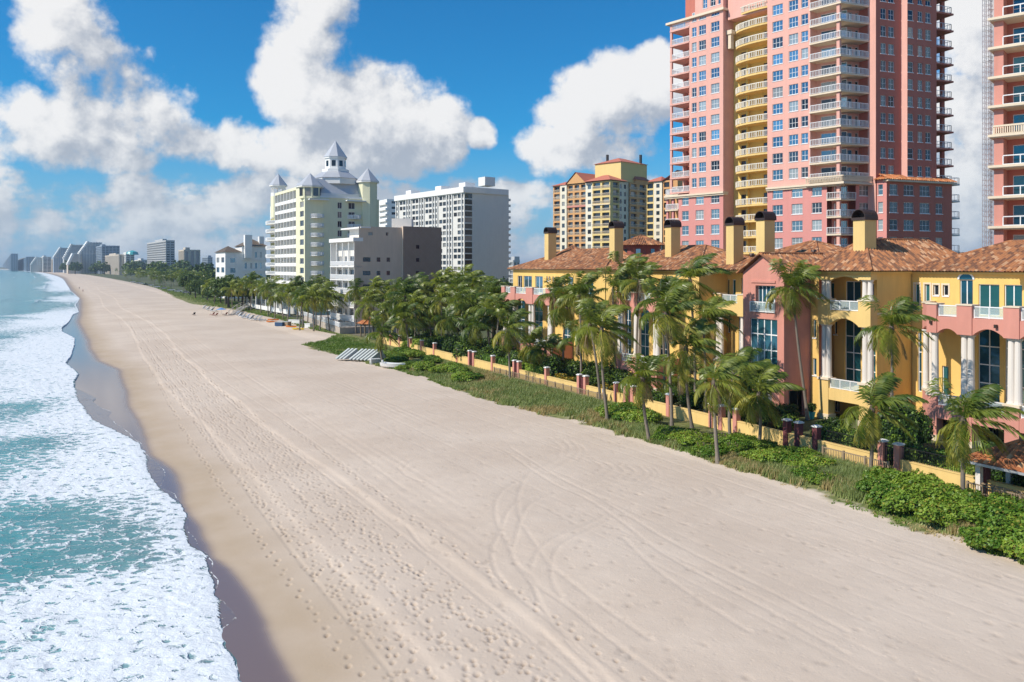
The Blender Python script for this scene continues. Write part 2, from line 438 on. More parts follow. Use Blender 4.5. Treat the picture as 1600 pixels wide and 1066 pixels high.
# ------------------------------------------------------------------ shoreline (read off the photograph, as offset u against distance Y)
def _curve(pix, z):
    P = []
    for (px, py) in pix:
        d = (CAMH - z) * FPX / (py - HY); x = (px - CX) / FPX * d
        P.append((d, u_of(x, d)))
    P.sort()
    return np.array([p[0] for p in P]), np.array([p[1] for p in P])
FOAM_PIX = [(385, 1066), (372, 1030), (350, 1000), (343, 960), (330, 900), (322, 870), (293, 850), (287, 830), (291, 805), (285, 790), (250, 764), (228, 732), (230, 712),
            (214, 690), (187, 675), (147, 655), (125, 629), (118, 612), (116, 596), (124, 582), (104, 566), (112, 554), (117, 538), (117, 527), (98, 518), (97, 511),
            (110, 500), (114, 491), (124, 487), (118, 476), (125, 466), (110, 454), (104, 444), (97, 435)]
WET_PIX = [(472, 1085), (455, 1050), (430, 1007), (416, 967), (387, 918), (362, 886), (335, 869), (312, 817), (288, 789), (284, 760), (280, 742), (270, 730), (237, 707), (222, 662), (202, 632),
           (200, 610), (190, 588), (188, 576), (155, 561), (142, 542), (140, 530), (131, 514), (124, 501), (127, 489), (127, 468), (113, 452), (106, 443), (99, 434)]
_fy, _fu = _curve(FOAM_PIX, -1.0)
_wy, _wu = _curve(WET_PIX, -0.8)
def foam_edge(Y): return np.interp(Y, _fy, _fu) + 0.5 * (fbm(Y * 0.9, Y * 0 + 3.3, 3) - 0.5) + np.where(Y < 32, (32 - Y) * -0.06, 0)
def wet_edge(Y): return np.maximum(np.interp(Y, _wy, _wu), foam_edge(Y) + 0.25) + 0.25 * (fbm(Y * 0.5, Y * 0 + 9.3, 3) - 0.5)
def film_edge(Y):                                # the thinnest run-up of the last wave: lobes between foam and wet line
    f, w = foam_edge(Y), wet_edge(Y)
    t = np.clip((fbm(np.log(np.maximum(Y, 5)) * 7.0 + 4, Y * 0 + 1.7, 3) - 0.36) * 3.0, 0, 0.94)
    return f + (w - f) * t * np.clip((118 - Y) / 25, 0.0, 1) 
def sand_z(u, Y):
    z = np.where(u > 28, 0.0, -(28 - u) * 0.046)
    k = np.clip((30 - u) / 4.0, 0, 1)
    z = np.where(u > 26, -0.092 * k * k, z)
    z = z + 0.10 * (fbm(u * 0.06, Y * 0.05, 3) - 0.5) * np.clip((u - 20) / 12, 0, 1)
    return z
def dune_z(u, Y):                                # low dune under the planting in front of the wall
    n = fbm(u * 0.12 + 3, Y * 0.10, 3)
    return 0.36 * np.clip((u - 50.5) / 4, 0, 1) * np.clip((62.5 - u) / 4, 0, 1) * (0.45 + n)

_vy = np.array([20, 54, 65, 76, 87, 97, 120, 150, 161, 172, 180, 190, 215, 247, 300, 352, 420, 600, 1486, 14000.])
_vu = np.array([50, 50.6, 51.6, 51.2, 50.6, 48.5, 49.5, 46, 44.8, 46.5, 55, 59.5, 58, 60, 57, 49, 51, 62, 87, 95.])
def veg_edge(Y): return np.interp(Y, _vy, _vu)
# ------------------------------------------------------------------ sand
def build_sand():
    Ys = [14.0]
    while Ys[-1] < 14000: Ys.append(Ys[-1] + min(max(0.17 * (Ys[-1] / 60) ** 2, 0.11), 400))
    Ys = np.array(Ys)
    us = np.concatenate([np.linspace(-60, -4, 30, endpoint=False), np.arange(-4, 9, 0.13), np.arange(9, 23, 0.085), np.arange(23, 52, 0.125), np.arange(52, 68, 0.35)])
    U, Y = np.meshgrid(us, Ys)
    Z = sand_z(U, Y) + dune_z(U, Y)
    Z = np.where(U > 64.5, -0.25, Z)
    near = Y < 260
    # raked, trodden, wind-worked surface
    amp = np.clip((U - 12) / 8, 0, 1) * np.clip((220 - Y) / 120, 0, 1)
    Z += amp * (0.03 * (fbm(U * 1.1, Y * 0.8, 4) - 0.5) + 0.014 * (fbm(U * 3.3 + 9, Y * 2.6, 3) - 0.5))
    Z += amp * 0.03 * np.maximum(0, fbm(U * 0.28 + 31, Y * 0.05 + 3, 3) - 0.5) * 0.6 * np.sin(U * 7.0 + 4 * fbm(Y * 0.03, U * 0.2, 2)) * 2
    G = np.zeros_like(Z); K = np.zeros_like(Z)
    def pix_line(pts, ox, oy, s):
        out = []
        for (a, b) in pts:
            px, py = ox + a / s, oy + b / s
            d = CAMH * FPX / (py - HY); out.append(((px - CX) / FPX * d, d))
        # Catmull-Rom smoothing
        P = [Vector(p) for p in out]; P = [P[0]] + P + [P[-1]]; res = []
        for i in range(1, len(P) - 2):
            n = max(2, int((P[i + 1] - P[i]).length / 0.12))
            for k in range(n):
                t = k / n
                res.append(0.5 * ((2 * P[i]) + (P[i + 1] - P[i - 1]) * t + (2 * P[i - 1] - 5 * P[i] + 4 * P[i + 1] - P[i + 2]) * t * t + (3 * P[i] - P[i - 1] - 3 * P[i + 1] + P[i + 2]) * t ** 3))
        return res
    def groove(line, w=0.14, depth=0.028):
        for p in line:
            u0 = u_of(p.x, p.y)
            i0, i1 = np.searchsorted(Ys, (p.y - 0.7, p.y + 0.7)); j0, j1 = np.searchsorted(us, (u0 - 0.75, u0 + 0.75))
            if i1 <= i0 or j1 <= j0: continue
            yy = Y[i0:i1, j0:j1]; uu = U[i0:i1, j0:j1]
            dx = (uu - TB * yy - CURV * yy * yy) - p.x; r = np.sqrt(dx * dx + (yy - p.y) ** 2)
            v = -depth * np.exp(-(r / w) ** 2); sub = G[i0:i1, j0:j1]
            np.minimum(sub, v, out=sub)
            rim = 0.4 * depth * np.exp(-((r - 2.1 * w) / (0.8 * w)) ** 2)
            np.copyto(sub, np.where((sub > -0.006), np.maximum(sub, rim), sub))
    S = 2.625
    tracks = [
        [(900, 240), (760, 275), (640, 290), (560, 320), (510, 360), (475, 440), (445, 500), (447, 560), (480, 620), (560, 700), (680, 790), (800, 900), (900, 1000), (980, 1100)],
        [(910, 255), (800, 268), (700, 290), (600, 335), (565, 390), (540, 470), (525, 520), (545, 570), (600, 610), (640, 660), (760, 740), (900, 850), (1120, 1010), (1250, 1100)],
        [(800, 130), (700, 190), (600, 220), (520, 255), (470, 300), (455, 360), (470, 420), (510, 490), (540, 560), (610, 650), (640, 720), (690, 800)],
        [(785, 110), (690, 165), (600, 205), (560, 270), (548, 330), (560, 390)],
        [(900, 385), (830, 420), (740, 455), (660, 495), (625, 530), (605, 580)],
        [(930, 398), (830, 445), (740, 490), (700, 530), (685, 600), (700, 660), (730, 700)],
        [(570, 420), (640, 520), (700, 590), (800, 670), (950, 780), (1100, 880)],
        [(520, 105), (700, 215), (850, 290), (1000, 380), (1200, 500), (1575, 690), (1900, 860)],
        [(500, 120), (680, 240), (830, 310), (980, 410), (1150, 540), (1575, 770), (1900, 950)],
        [(700, 80), (728, 105), (715, 140)], [(735, 72), (762, 105), (748, 140)], [(770, 75), (798, 112), (780, 150)], [(800, 90), (825, 120), (800, 160)],
        [(40, 168), (110, 140), (200, 126), (300, 120), (420, 118)], [(75, 190), (110, 160), (180, 142), (260, 138)], [(60, 180), (90, 210), (150, 235)],
        [(1080, 185), (1105, 215), (1060, 245), (1000, 255), (890, 258)], [(1105, 185), (1130, 218), (1080, 262)], [(1050, 182), (1075, 210), (1030, 240)],
        [(1000, 180), (1030, 205), (990, 235)], [(950, 172), (985, 200), (950, 228)], [(905, 165), (940, 190), (900, 220)], [(860, 160), (895, 185), (860, 210)],
        [(1265, 270), (1285, 292), (1220, 318)], [(1320, 268), (1345, 295), (1280, 325)], [(1370, 270), (1390, 298), (1330, 330)],
        [(400, 570), (440, 620), (470, 660)], [(90, 400), (140, 460), (180, 500)], [(980, 470), (1090, 580), (1250, 700), (1500, 860)],
        [(650, 830), (760, 930), (870, 1040)], [(750, 870), (860, 970), (960, 1066)], [(1050, 740), (1200, 720), (1350, 700)],
    ]
    for tr in tracks: groove(pix_line(tr, 600, 660, S))
    # wheel ruts that follow the shore
    rnd = random.Random(4)
    for (u0, y0, y1, dep) in [(19.4, 22, 420, .06), (20.9, 22, 420, .05), (13.6, 24, 200, .06), (15.3, 24, 260, .05), (23.0, 60, 500, .05), (24.8, 60, 500, .05), (30.5, 30, 300, .035), (32.2, 30, 300, .035), (41, 30, 260, .04), (42.7, 30, 260, .035),
                              (36, 28, 160, .03), (37.7, 28, 160, .03), (46, 40, 300, .04), (47.5, 40, 300, .04)]:
        yy = np.arange(y0, y1, 0.2); ph = rnd.random() * 9
        uu = u0 + 0.9 * np.sin(yy * 0.021 + ph) + 0.3 * np.sin(yy * 0.07 + ph * 2)
        groove([Vector((x_of(a, b), b)) for a, b in zip(uu, yy)], 0.14, dep * .42)
    # footprints
    nr = np.random.default_rng(5)
    prints = []
    for (u0, y0, y1) in [(11.2, 22, 150), (12.9, 22, 300), (14.6, 22, 260), (16.4, 22, 260), (17.6, 22, 330), (18.4, 22, 220), (21.8, 22, 90)]:
        y = y0; ph = nr.random() * 9; k = 0
        while y < y1:
            prints.append((u0 + 0.5 * math.sin(y * 0.05 + ph) + (0.13 if k % 2 else -0.13) + nr.normal() * 0.06, y, 0.085 + 0.035 * nr.random(), 0.05 + 0.05 * nr.random()))
            y += 0.62 + nr.random() * 0.2; k += 1
    for _ in range(2200):
        prints.append((nr.uniform(12.2, 19.6), 20 + 130 * nr.random() ** 1.4, 0.06 + 0.05 * nr.random(), 0.03 + 0.06 * nr.random()))
    for _ in range(1500):
        prints.append((nr.uniform(20, 50), 24 + 150 * nr.random() ** 1.3, 0.10 + 0.10 * nr.random(), 0.01 + 0.025 * nr.random()))
    for (u0, y, r, dep) in prints:
        i0, i1 = np.searchsorted(Ys, (y - 3 * r, y + 3 * r)); j0, j1 = np.searchsorted(us, (u0 - 3 * r, u0 + 3 * r))
        if i1 <= i0 or j1 <= j0: continue
        yy = Y[i0:i1, j0:j1] - y; uu = U[i0:i1, j0:j1] - u0; dx = uu - TB * yy
        rr = np.sqrt((dx * 1.0) ** 2 + (yy / 1.4) ** 2) / r
        kk = K[i0:i1, j0:j1]; np.maximum(kk, min(1.0, dep * 10) * np.exp(-(rr * 1.15) ** 4), out=kk)  # mask for the shade painted into each footprint
        G[i0:i1, j0:j1] += -dep * np.exp(-rr ** 4) + 0.10 * dep * np.exp(-((rr - 1.5) / 0.4) ** 2)
    # small scarps where the surf cut the upper beach
    for (uu0, h) in [(13.2, .07), (19.9, .08)]:
        q = U - (uu0 + 1.2 * np.sin(Y * 0.03 + uu0) + 1.5 * (fbm(Y * 0.06, Y * 0 + uu0, 3) - 0.5))
        Z += h * (1 / (1 + np.exp(-np.clip(q / 0.12, -30, 30))) - np.clip((q + 4) / 8, 0, 1)) * (np.abs(q) < 4)
    Z += G
    vn = fbm(U * 0.55 + 8, Y * 0.55, 4)
    veg = np.clip((U - veg_edge(Ys)[:, None] - 2.6 * (vn - 0.42)) / 0.6, 0, 1)
    we = wet_edge(Ys)[:, None]
    soft = 0.07 + 0.002 * Y
    wet = 1 / (1 + np.exp(np.clip((U - we) / soft, -30, 30)))
    dn = fbm(U * 0.09 + 5, Y * 0.03, 4)
    damp = np.clip(1 - (U - we - 3.5 * dn) / 4.5, 0, 1) * 0.8
    X = U - TB * Y - CURV * Y * Y
    nr_, nc = X.shape
    co = np.stack([X, Y, Z], -1).reshape(-1, 3).astype(np.float32)
    i = np.arange(nr_ - 1)[:, None] * nc + np.arange(nc - 1)[None, :]
    quads = np.stack([i, i + 1, i + nc + 1, i + nc], -1).reshape(-1, 4)
    me = bpy.data.meshes.new('sand')
    me.vertices.add(len(co)); me.vertices.foreach_set('co', co.ravel())
    me.loops.add(quads.size); me.loops.foreach_set('vertex_index', quads.ravel().astype(np.int32))
    me.polygons.add(len(quads)); me.polygons.foreach_set('loop_start', np.arange(0, quads.size, 4, dtype=np.int32))
    me.polygons.foreach_set('use_smooth', np.ones(len(quads), bool))
    me.update(calc_edges=True)
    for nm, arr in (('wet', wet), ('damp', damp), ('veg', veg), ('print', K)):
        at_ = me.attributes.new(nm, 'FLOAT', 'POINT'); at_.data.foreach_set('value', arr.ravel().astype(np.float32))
    m, n, bs = new_mat('sand')
    pos = n.node('ShaderNodeNewGeometry').outputs['Position']
    w = n.node('ShaderNodeAttribute', attribute_name='wet').outputs['Fac']; dmp = n.node('ShaderNodeAttribute', attribute_name='damp').outputs['Fac']
    big = n.noise(pos, 0.06, 5, 0.6); mid = n.noise(n.mapping(pos, scale=(1, 1, 1), rot=(0, 0, math.radians(27))), 0.5, 6, 0.65); fine = n.noise(pos, 14, 4, 0.7)
    dry = n.mix(n.mapr(big, 0.35, 0.65), (0.56, 0.455, 0.36, 1), (0.62, 0.515, 0.415, 1))
    k = n.m('ADD', 0.82, n.m('ADD', n.m('MULTIPLY', mid, 0.20), n.m('MULTIPLY', fine, 0.16)))
    dry = n.mix(1.0, dry, n.comb(k, k, k), 'MULTIPLY')
    litter = n.mapr(n.voro(pos, 2.3), 0.055, 0.02)
    lmask = n.mapr(n.noise(pos, 0.25, 3, 0.6), 0.56, 0.68)
    dry = n.mix(n.m('MULTIPLY', litter, n.m('MULTIPLY', lmask, 0.7)), dry, (0.12, 0.08, 0.05, 1))
    c = n.mix(n.m('MULTIPLY', dmp, n.mapr(n.noise(pos, 0.22, 4, 0.6), 0.2, 0.7, 0.55, 1.0)), dry, (0.43, 0.325, 0.215, 1))
    c = n.mix(n.m('MULTIPLY', n.node('ShaderNodeAttribute', attribute_name='print').outputs['Fac'], 0.62), c, (0.20, 0.145, 0.10, 1))  # shade inside the footprint dents is put into the sand colour
    c = n.mix(w, c, (0.20, 0.138, 0.115, 1))
    vg = n.node('ShaderNodeAttribute', attribute_name='veg').outputs['Fac']
    mat_ = n.mix(n.mapr(n.noise(pos, 1.1, 5, 0.65), 0.35, 0.7), (0.10, 0.13, 0.035, 1), (0.26, 0.25, 0.10, 1))
    c = n.mix(n.m('MULTIPLY', vg, n.mapr(n.noise(pos, 0.9, 5, 0.7), 0.25, 0.5, 0.45, 1.0)), c, mat_)
    n.put(bs.inputs['Base Color'], c)
    n.put(bs.inputs['Roughness'], n.mapr(w, 0.0, 1.0, 0.92, 0.09, False))
    n.put(bs.inputs['Specular IOR Level'], n.mapr(w, 0.0, 1.0, 0.15, 1.0, False))
    hgt = n.m('ADD', n.m('MULTIPLY', n.noise(pos, 3.0, 6, 0.65), 0.40), n.m('ADD', n.m('MULTIPLY', n.noise(pos, 9, 4, 0.65), 0.45), n.m('MULTIPLY', n.mapr(n.voro(pos, 2.6), 0.0, 0.32), 0.28)))
    hgt = n.m('MULTIPLY', hgt, n.m('SUBTRACT', 1.0, n.m('MULTIPLY', w, 0.97)))
    hgt = n.m('MULTIPLY', hgt, n.m('SUBTRACT', 1.0, n.m('MULTIPLY', dmp, 0.75)))
    n.put(bs.inputs['Normal'], n.bump(hgt, 0.45, 0.07))
    me.materials.append(m)
    o = ob('beach', me); o["kind"] = "structure"; o["label"] = "wide pale sand beach with wheel tracks and footprints"
    return o
build_sand()

# ------------------------------------------------------------------ sea
def build_sea():
    Ys = [12.0]
    while Ys[-1] < 14000: Ys.append(Ys[-1] + min(max(0.22 * (Ys[-1] / 60) ** 2, 0.14), 500))
    Ys = np.array(Ys)
    es = [0.0]
    while es[-1] < 16000: es.append(es[-1] + max(0.10, 0.014 * es[-1]) if es[-1] < 30 else es[-1] * 1.028)
    es = np.array(es)
    E, Y = np.meshgrid(es, Ys)
    fe = film_edge(Ys)[:, None]; foe = foam_edge(Ys)[:, None]
    U = fe - E
    EF = E - (fe - foe)                          # distance seaward of the foam front
    X = U - TB * Y - CURV * Y * Y
    sz = sand_z(U, Y)
    sh = 0.012 * (1 - np.exp(-E / 0.5)) + np.where(EF > 0, 0.06 * (1 - np.exp(-np.maximum(EF, 0) / 0.5)) + 0.02 * EF, 0)
    chop = (fbm(X * 0.22, Y * 0.35, 4) - 0.5)
    fine = (fbm(X * 1.3, Y * 1.6, 3) - 0.5)
    def crest(e0, w, h, s):
        ec = e0 + 7 * (fbm(Y * 0.012 + s, Y * 0 + s, 3) - 0.5) + 2 * (fbm(Y * 0.09 + s, Y * 0 + s, 2) - 0.5)
        hh = h * np.clip((fbm(Y * 0.02 + 2 * s, Y * 0 + s * 3.1, 3) - 0.3) * 2.4, 0, 1.3)
        q = EF - ec
        return hh * np.where(q < 0, np.exp(-(q / (0.45 * w)) ** 2), np.exp(-(q / (1.5 * w)) ** 2)), q
    lev = -1.12 + 0.12 * chop * np.clip(EF / 6, 0, 1) + 0.10 * fine * np.clip(EF / 1.0, 0, 1) * np.clip((300 - Y) / 200, 0.1, 1)
    foam = np.clip(1.48 - EF / 21.0 + 1.3 * (fbm(X * 0.05 + 7, Y * 0.07 + 2, 4) - 0.5), 0, 1)
    for (e0, w, h, s) in [(19, 2.6, .55, 4.2), (38, 3.0, .75, 7.7), (66, 3.2, .7, 11.1), (120, 5, .6, 15.2), (210, 7, .6, 19.4)]:
        c, q = crest(e0, w, h, s)
        lev = lev + c
        br = np.clip((c / h - 0.45) * 2.0, 0, 1) * np.exp(-((q + 0.8 * w) / (1.8 * w)) ** 2)
        foam = np.maximum(foam, br * (1.0 if e0 < 80 else 0.75))
    # calmer green patches between the foam
    for (px, py, r, ry, k) in [(70, 805, 6.0, 5, 1.0), (120, 850, 5, 4.0, .95), (20, 870, 6, 5, .95), (15, 640, 5, 9, .8), (40, 690, 4.5, 5, .6), (60, 700, 4, 5, .5), (200, 880, 2.5, 2, .45), (5, 1000, 2.0, 2, .4),
                               (40, 480, 30, 60, 1.0), (60, 460, 40, 90, 1.0), (20, 520, 10, 25, .6)]:
        d = 17.1 * FPX / (py - HY); x0 = (px - CX) / FPX * d
        foam = foam - 0.72 * k * np.exp(-((X - x0) / r) ** 2 - ((Y - d) / ry) ** 2) * (0.45 + 0.9 * fbm(X * 0.35, Y * 0.5 + px, 4))
    foam = np.where((EF > 0) & (EF < 22) & (Y < 140), np.maximum(foam, 0.44 + 0.3 * (fbm(X * 0.4, Y * 0.6, 3) - 0.5)), foam)
    foam = np.where(EF < 0, 0.05 + 0.55 * np.clip(fbm(X * 0.25 + 3, Y * 0.5, 4) - 0.45, 0, 1), foam)
    rim = np.exp(-((EF - 0.25) / 0.5) ** 2) * (EF > 0)
    foam = np.clip(np.maximum(foam, rim * 0.95), 0, 1)
    foam = np.where((E < 0.13 + 0.0006 * Y) & (Y < 150), 0.30 + 0.7 * np.clip((fbm(Y * 0.8, Y * 0, 3) - 0.4) * 3, 0, 1), foam)
    z = np.maximum(sz + sh, lev + 0.015 * EF * 0)
    z = z + foam * 0.10 * (fbm(X * 2.1 + 5, Y * 2.4, 3) - 0.45) * np.clip(EF / 1.0, 0, 1) * np.clip((200 - Y) / 120, 0, 1)
    z[:, 0] = sz[:, 0] - 0.02
    shallow = np.where(EF < 0, 1.0, 0.35 * np.clip(1 - (lev - sz + 0.1) / 0.5, 0, 1))
    deep = np.clip((EF - 10) / 160, 0, 1)
    nr_, nc = X.shape
    co = np.stack([X, Y, z], -1).reshape(-1, 3).astype(np.float32)
    i = np.arange(nr_ - 1)[:, None] * nc + np.arange(nc - 1)[None, :]
    quads = np.stack([i, i + nc, i + nc + 1, i + 1], -1).reshape(-1, 4)
    me = bpy.data.meshes.new('sea')
    me.vertices.add(len(co)); me.vertices.foreach_set('co', co.ravel())
    me.loops.add(quads.size); me.loops.foreach_set('vertex_index', quads.ravel().astype(np.int32))
    me.polygons.add(len(quads)); me.polygons.foreach_set('loop_start', np.arange(0, quads.size, 4, dtype=np.int32))
    me.polygons.foreach_set('use_smooth', np.ones(len(quads), bool))
    me.update(calc_edges=True)
    for nm, arr in (('foam', foam), ('shallow', shallow), ('deep', deep)):
        a_ = me.attributes.new(nm, 'FLOAT', 'POINT'); a_.data.foreach_set('value', arr.ravel().astype(np.float32))
    m, n, bs = new_mat('sea')
    pos = n.node('ShaderNodeNewGeometry').outputs['Position']
    f = n.node('ShaderNodeAttribute', attribute_name='foam').outputs['Fac']
    s = n.node('ShaderNodeAttribute', attribute_name='shallow').outputs['Fac']
    dp = n.node('ShaderNodeAttribute', attribute_name='deep').outputs['Fac']
    wv = n.vm('SCALE', n.vm('SUBTRACT', n.noise(pos, 0.55, 4, 0.6, out=1), (0.5, 0.5, 0.5)), scale=1.5)
    wv2 = n.vm('SCALE', n.vm('SUBTRACT', n.noise(pos, 2.6, 3, 0.6, out=1), (0.5, 0.5, 0.5)), scale=0.42)
    p = n.vm('ADD', n.vm('ADD', pos, wv), wv2)
    p = n.mapping(p, scale=(0.55, 1.0, 0.3), rot=(0, 0, math.radians(-12)))
    lace1 = n.m('SUBTRACT', 1.0, n.m('MULTIPLY', n.voro(p, 1.25, 'DISTANCE_TO_EDGE'), 3.0), clamp=True)
    lace2 = n.m('SUBTRACT', 1.0, n.m('MULTIPLY', n.voro(p, 3.4, 'DISTANCE_TO_EDGE'), 3.2), clamp=True)
    fb = n.noise(p, 0.8, 8, 0.68)
    pat = n.m('ADD', n.m('MULTIPLY', lace1, 0.36), n.m('ADD', n.m('MULTIPLY', lace2, 0.24), n.m('MULTIPLY', fb, 0.62)))
    th = n.m('SUBTRACT', 1.04, n.m('MULTIPLY', f, 0.66))
    mask = n.mapr(n.m('SUBTRACT', pat, th), -0.07, 0.16)
    mask = n.m('MULTIPLY', mask, n.mapr(f, 0.02, 0.2))
    soft = n.m('MULTIPLY', n.mapr(f, 0.15, 1.0), 0.42)           # aerated water under the foam is paler
    wc = n.mix(dp, (0.03, 0.22, 0.23, 1), (0.0, 0.14, 0.255, 1))
    wc = n.mix(n.mapr(n.noise(pos, 0.09, 4, 0.6), 0.35, 0.7), wc, n.mix(dp, (0.055, 0.31, 0.29, 1), (0.002, 0.30, 0.37, 1)))
    wc = n.mix(soft, wc, (0.42, 0.62, 0.66, 1))
    wc = n.mix(s, wc, (0.19, 0.145, 0.135, 1))
    fc = n.mix(n.noise(pos, 1.9, 5, 0.6), (0.64, 0.70, 0.74, 1), (0.86, 0.88, 0.89, 1))
    n.put(bs.inputs['Base Color'], n.mix(mask, wc, fc))
    n.put(bs.inputs['Roughness'], n.mapr(n.m('MAXIMUM', mask, n.m('MULTIPLY', dp, 0.3)), 0.0, 1.0, 0.10, 0.85, False))
    n.put(bs.inputs['Specular IOR Level'], n.mapr(n.m('MAXIMUM', mask, dp), 0, 1, n.mapr(s, 0, 1, 0.3, 0.7, False), 0.1, False))
    rip = n.m('ADD', n.m('MULTIPLY', n.noise(n.mapping(pos, scale=(0.7, 1.4, 1)), 1.6, 5, 0.6), n.m('SUBTRACT', 1.0, n.m('MULTIPLY', s, 0.85))), n.m('MULTIPLY', mask, n.m('ADD', 0.35, n.m('MULTIPLY', n.noise(p, 4.0, 5, 0.65), 0.8))))
    n.put(bs.inputs['Normal'], n.bump(rip, 0.75, 0.16))
    me.materials.append(m)
    o = ob('sea', me); o["kind"] = "structure"; o["label"] = "turquoise surf breaking in white foam along the beach"
build_sea()

# ------------------------------------------------------------------ land behind the beach
def build_land():
    mb = MB(); Ys = [-40, 20, 60, 100, 140, 180, 220, 260, 300, 360, 420, 500, 600, 800, 1100, 1500, 2200, 3200, 5000, 8000, 14000]
    us = [62.8, 70, 100, 200, 600, 2000, 8000, 20000]
    for y in Ys:
        for u in us: mb.v.append((x_of(u, y), y, -0.03))
    nc = len(us)
    for i in range(len(Ys) - 1):
        for j in range(nc - 1):
            a = i * nc + j; mb.f.append((a, a + 1, a + nc + 1, a + nc)); mb.mi.append(0)
    m, n, bs = new_mat('soil')
    pos = n.node('ShaderNodeNewGeometry').outputs['Position']
    c = n.mix(n.mapr(n.noise(pos, 0.15, 6, 0.65), 0.35, 0.7), (0.055, 0.075, 0.022, 1), (0.11, 0.12, 0.045, 1))
    c = n.mix(n.mapr(n.noise(pos, 0.05, 4, 0.6), 0.55, 0.7), c, (0.22, 0.18, 0.13, 1))
    n.put(bs.inputs['Base Color'], c); bs.inputs['Roughness'].default_value = 0.95
    n.put(bs.inputs['Normal'], n.bump(n.noise(pos, 2.0, 5, 0.7), 0.6, 0.2))
    o = part('ground', mb, 'soil', None); o["kind"] = "structure"; o["label"] = "planted ground behind the beach"
build_land()
# ------------------------------------------------------------------ building kit
_cache = {}
def win_mesh(w, h, nx, nz, fm, bar=0.055, edge=0.075, sill=True):
    key = ('win', round(w, 2), round(h, 2), nx, nz, fm, bar, sill)
    if key not in _cache:
        mb = MB(); D = 0.07
        mb.box(0, edge, 0, D, 0, h); mb.box(w - edge, w, 0, D, 0, h)
        mb.box(edge, w - edge, 0, D, 0, edge); mb.box(edge, w - edge, 0, D, h - edge, h)
        for i in range(1, nx):
            x = w * i / nx; mb.box(x - bar / 2, x + bar / 2, 0.012, D - 0.01, edge, h - edge)
        for i in range(1, nz):
            z = h * i / nz; mb.box(edge, w - edge, 0.006, D - 0.014, z - bar / 2, z + bar / 2)
        if sill: mb.box(-0.08, w + 0.08, -0.20, 0.02, -0.12, -0.003)
        _cache[key] = mb.mesh('window', fm)
    return _cache[key]
def pane_mesh(w, h, pm):
    key = ('pane', round(w, 2), round(h, 2), pm)
    if key not in _cache:
        mb = MB(); mb.box(0.03, w - 0.03, 0.035, 0.055, 0.03, h - 0.03); _cache[key] = mb.mesh('pane', pm)
    return _cache[key]

class Fac:
    """One straight face of a building: x runs left to right as seen from outside, y into the wall."""
    def __init__(s, root, p0, p1):
        s.root = root; rx, ry = root.location.x, root.location.y; s.ang = root.rotation_euler.z
        s.w0 = Vector(p0); s.w1 = Vector(p1)
        e = s.w1 - s.w0; s.L = e.length; s.e = e / s.L; s.n = Vector((-s.e.y, s.e.x))
        s.rzw = math.atan2(s.e.y, s.e.x)
    def world(s, x, y): return s.w0 + s.e * x + s.n * y
    def loc(s, x, y, z):
        w = s.world(x, y) - Vector((s.root.location.x, s.root.location.y))
        c, k = math.cos(-s.ang), math.sin(-s.ang)
        return (w.x * c - w.y * k, w.x * k + w.y * c, z - s.root.location.z)
    def s(s, px):                                  # position along the face met by a photo column
        k = (px - CX) / FPX
        return (k * s.w0.y - s.w0.x) / (s.e.x - k * s.e.y)
    def put(s, name, me, x, y, z, parent=None):
        o = ob(name, me, parent or s.root, s.loc(x, y, z), s.rzw - s.ang); return o
    def wall(s, z0, z1, holes, mat, reveal=0.22, x0=0.0, x1=None, name='wall', y=0.0):
        x1 = s.L if x1 is None else x1
        hs = [h for h in holes if h[1] > x0 and h[0] < x1 and h[3] > z0 and h[2] < z1]
        xs = sorted({x0, x1, *[min(max(v, x0), x1) for h in hs for v in h[:2]]}); zs = sorted({z0, z1, *[min(max(v, z0), z1) for h in hs for v in h[2:4]]})
        mb = MB()
        for j in range(len(zs) - 1):
            a, b = zs[j], zs[j + 1]
            if b - a < 1e-4: continue
            start = None
            for i in range(len(xs)):
                solid = False
                if i < len(xs) - 1:
                    cx, cz = (xs[i] + xs[i + 1]) / 2, (a + b) / 2
                    solid = xs[i + 1] - xs[i] > 1e-4 and not any(h[0] < cx < h[1] and h[2] < cz < h[3] for h in hs)
                if solid and start is None: start = xs[i]
                if not solid and start is not None:
                    mb.quad((start, 0, a), (xs[i], 0, a), (xs[i], 0, b), (start, 0, b)); start = None
        r = reveal
        for h in hs:
            X0, X1, Z0, Z1 = max(h[0], x0), min(h[1], x1), max(h[2], z0), min(h[3], z1)
            mb.quad((X0, 0, Z0), (X1, 0, Z0), (X1, r, Z0), (X0, r, Z0)); mb.quad((X0, r, Z1), (X1, r, Z1), (X1, 0, Z1), (X0, 0, Z1))
            mb.quad((X0, 0, Z0), (X0, r, Z0), (X0, r, Z1), (X0, 0, Z1)); mb.quad((X1, r, Z0), (X1, 0, Z0), (X1, 0, Z1), (X1, r, Z1))
        return s.put(name, mb.mesh(name, mat), 0, y, 0)
    def window(s, x, z, w, h, nx=2, nz=2, fm='frame_white', pm='pane_blue', y=0.13, bar=0.06, sill=True, sub=True, name='window'):
        if sub:
            o = s.put(name, win_mesh(w, h, nx, nz, fm, bar, 0.075, sill), x, y, z)
            ob('pane', pane_mesh(w, h, pm), o)
        else:
            o = s.put(name, pane_mesh(w, h, pm), x, y, z)
        return o
    def box(s, name, x0, x1, y0, y1, z0, z1, mat, parent=None):
        mb = MB(); mb.box(x0, x1, y0, y1, 0, z1 - z0)
        return s.put(name, mb.mesh(name, mat), 0, 0, z0, parent)

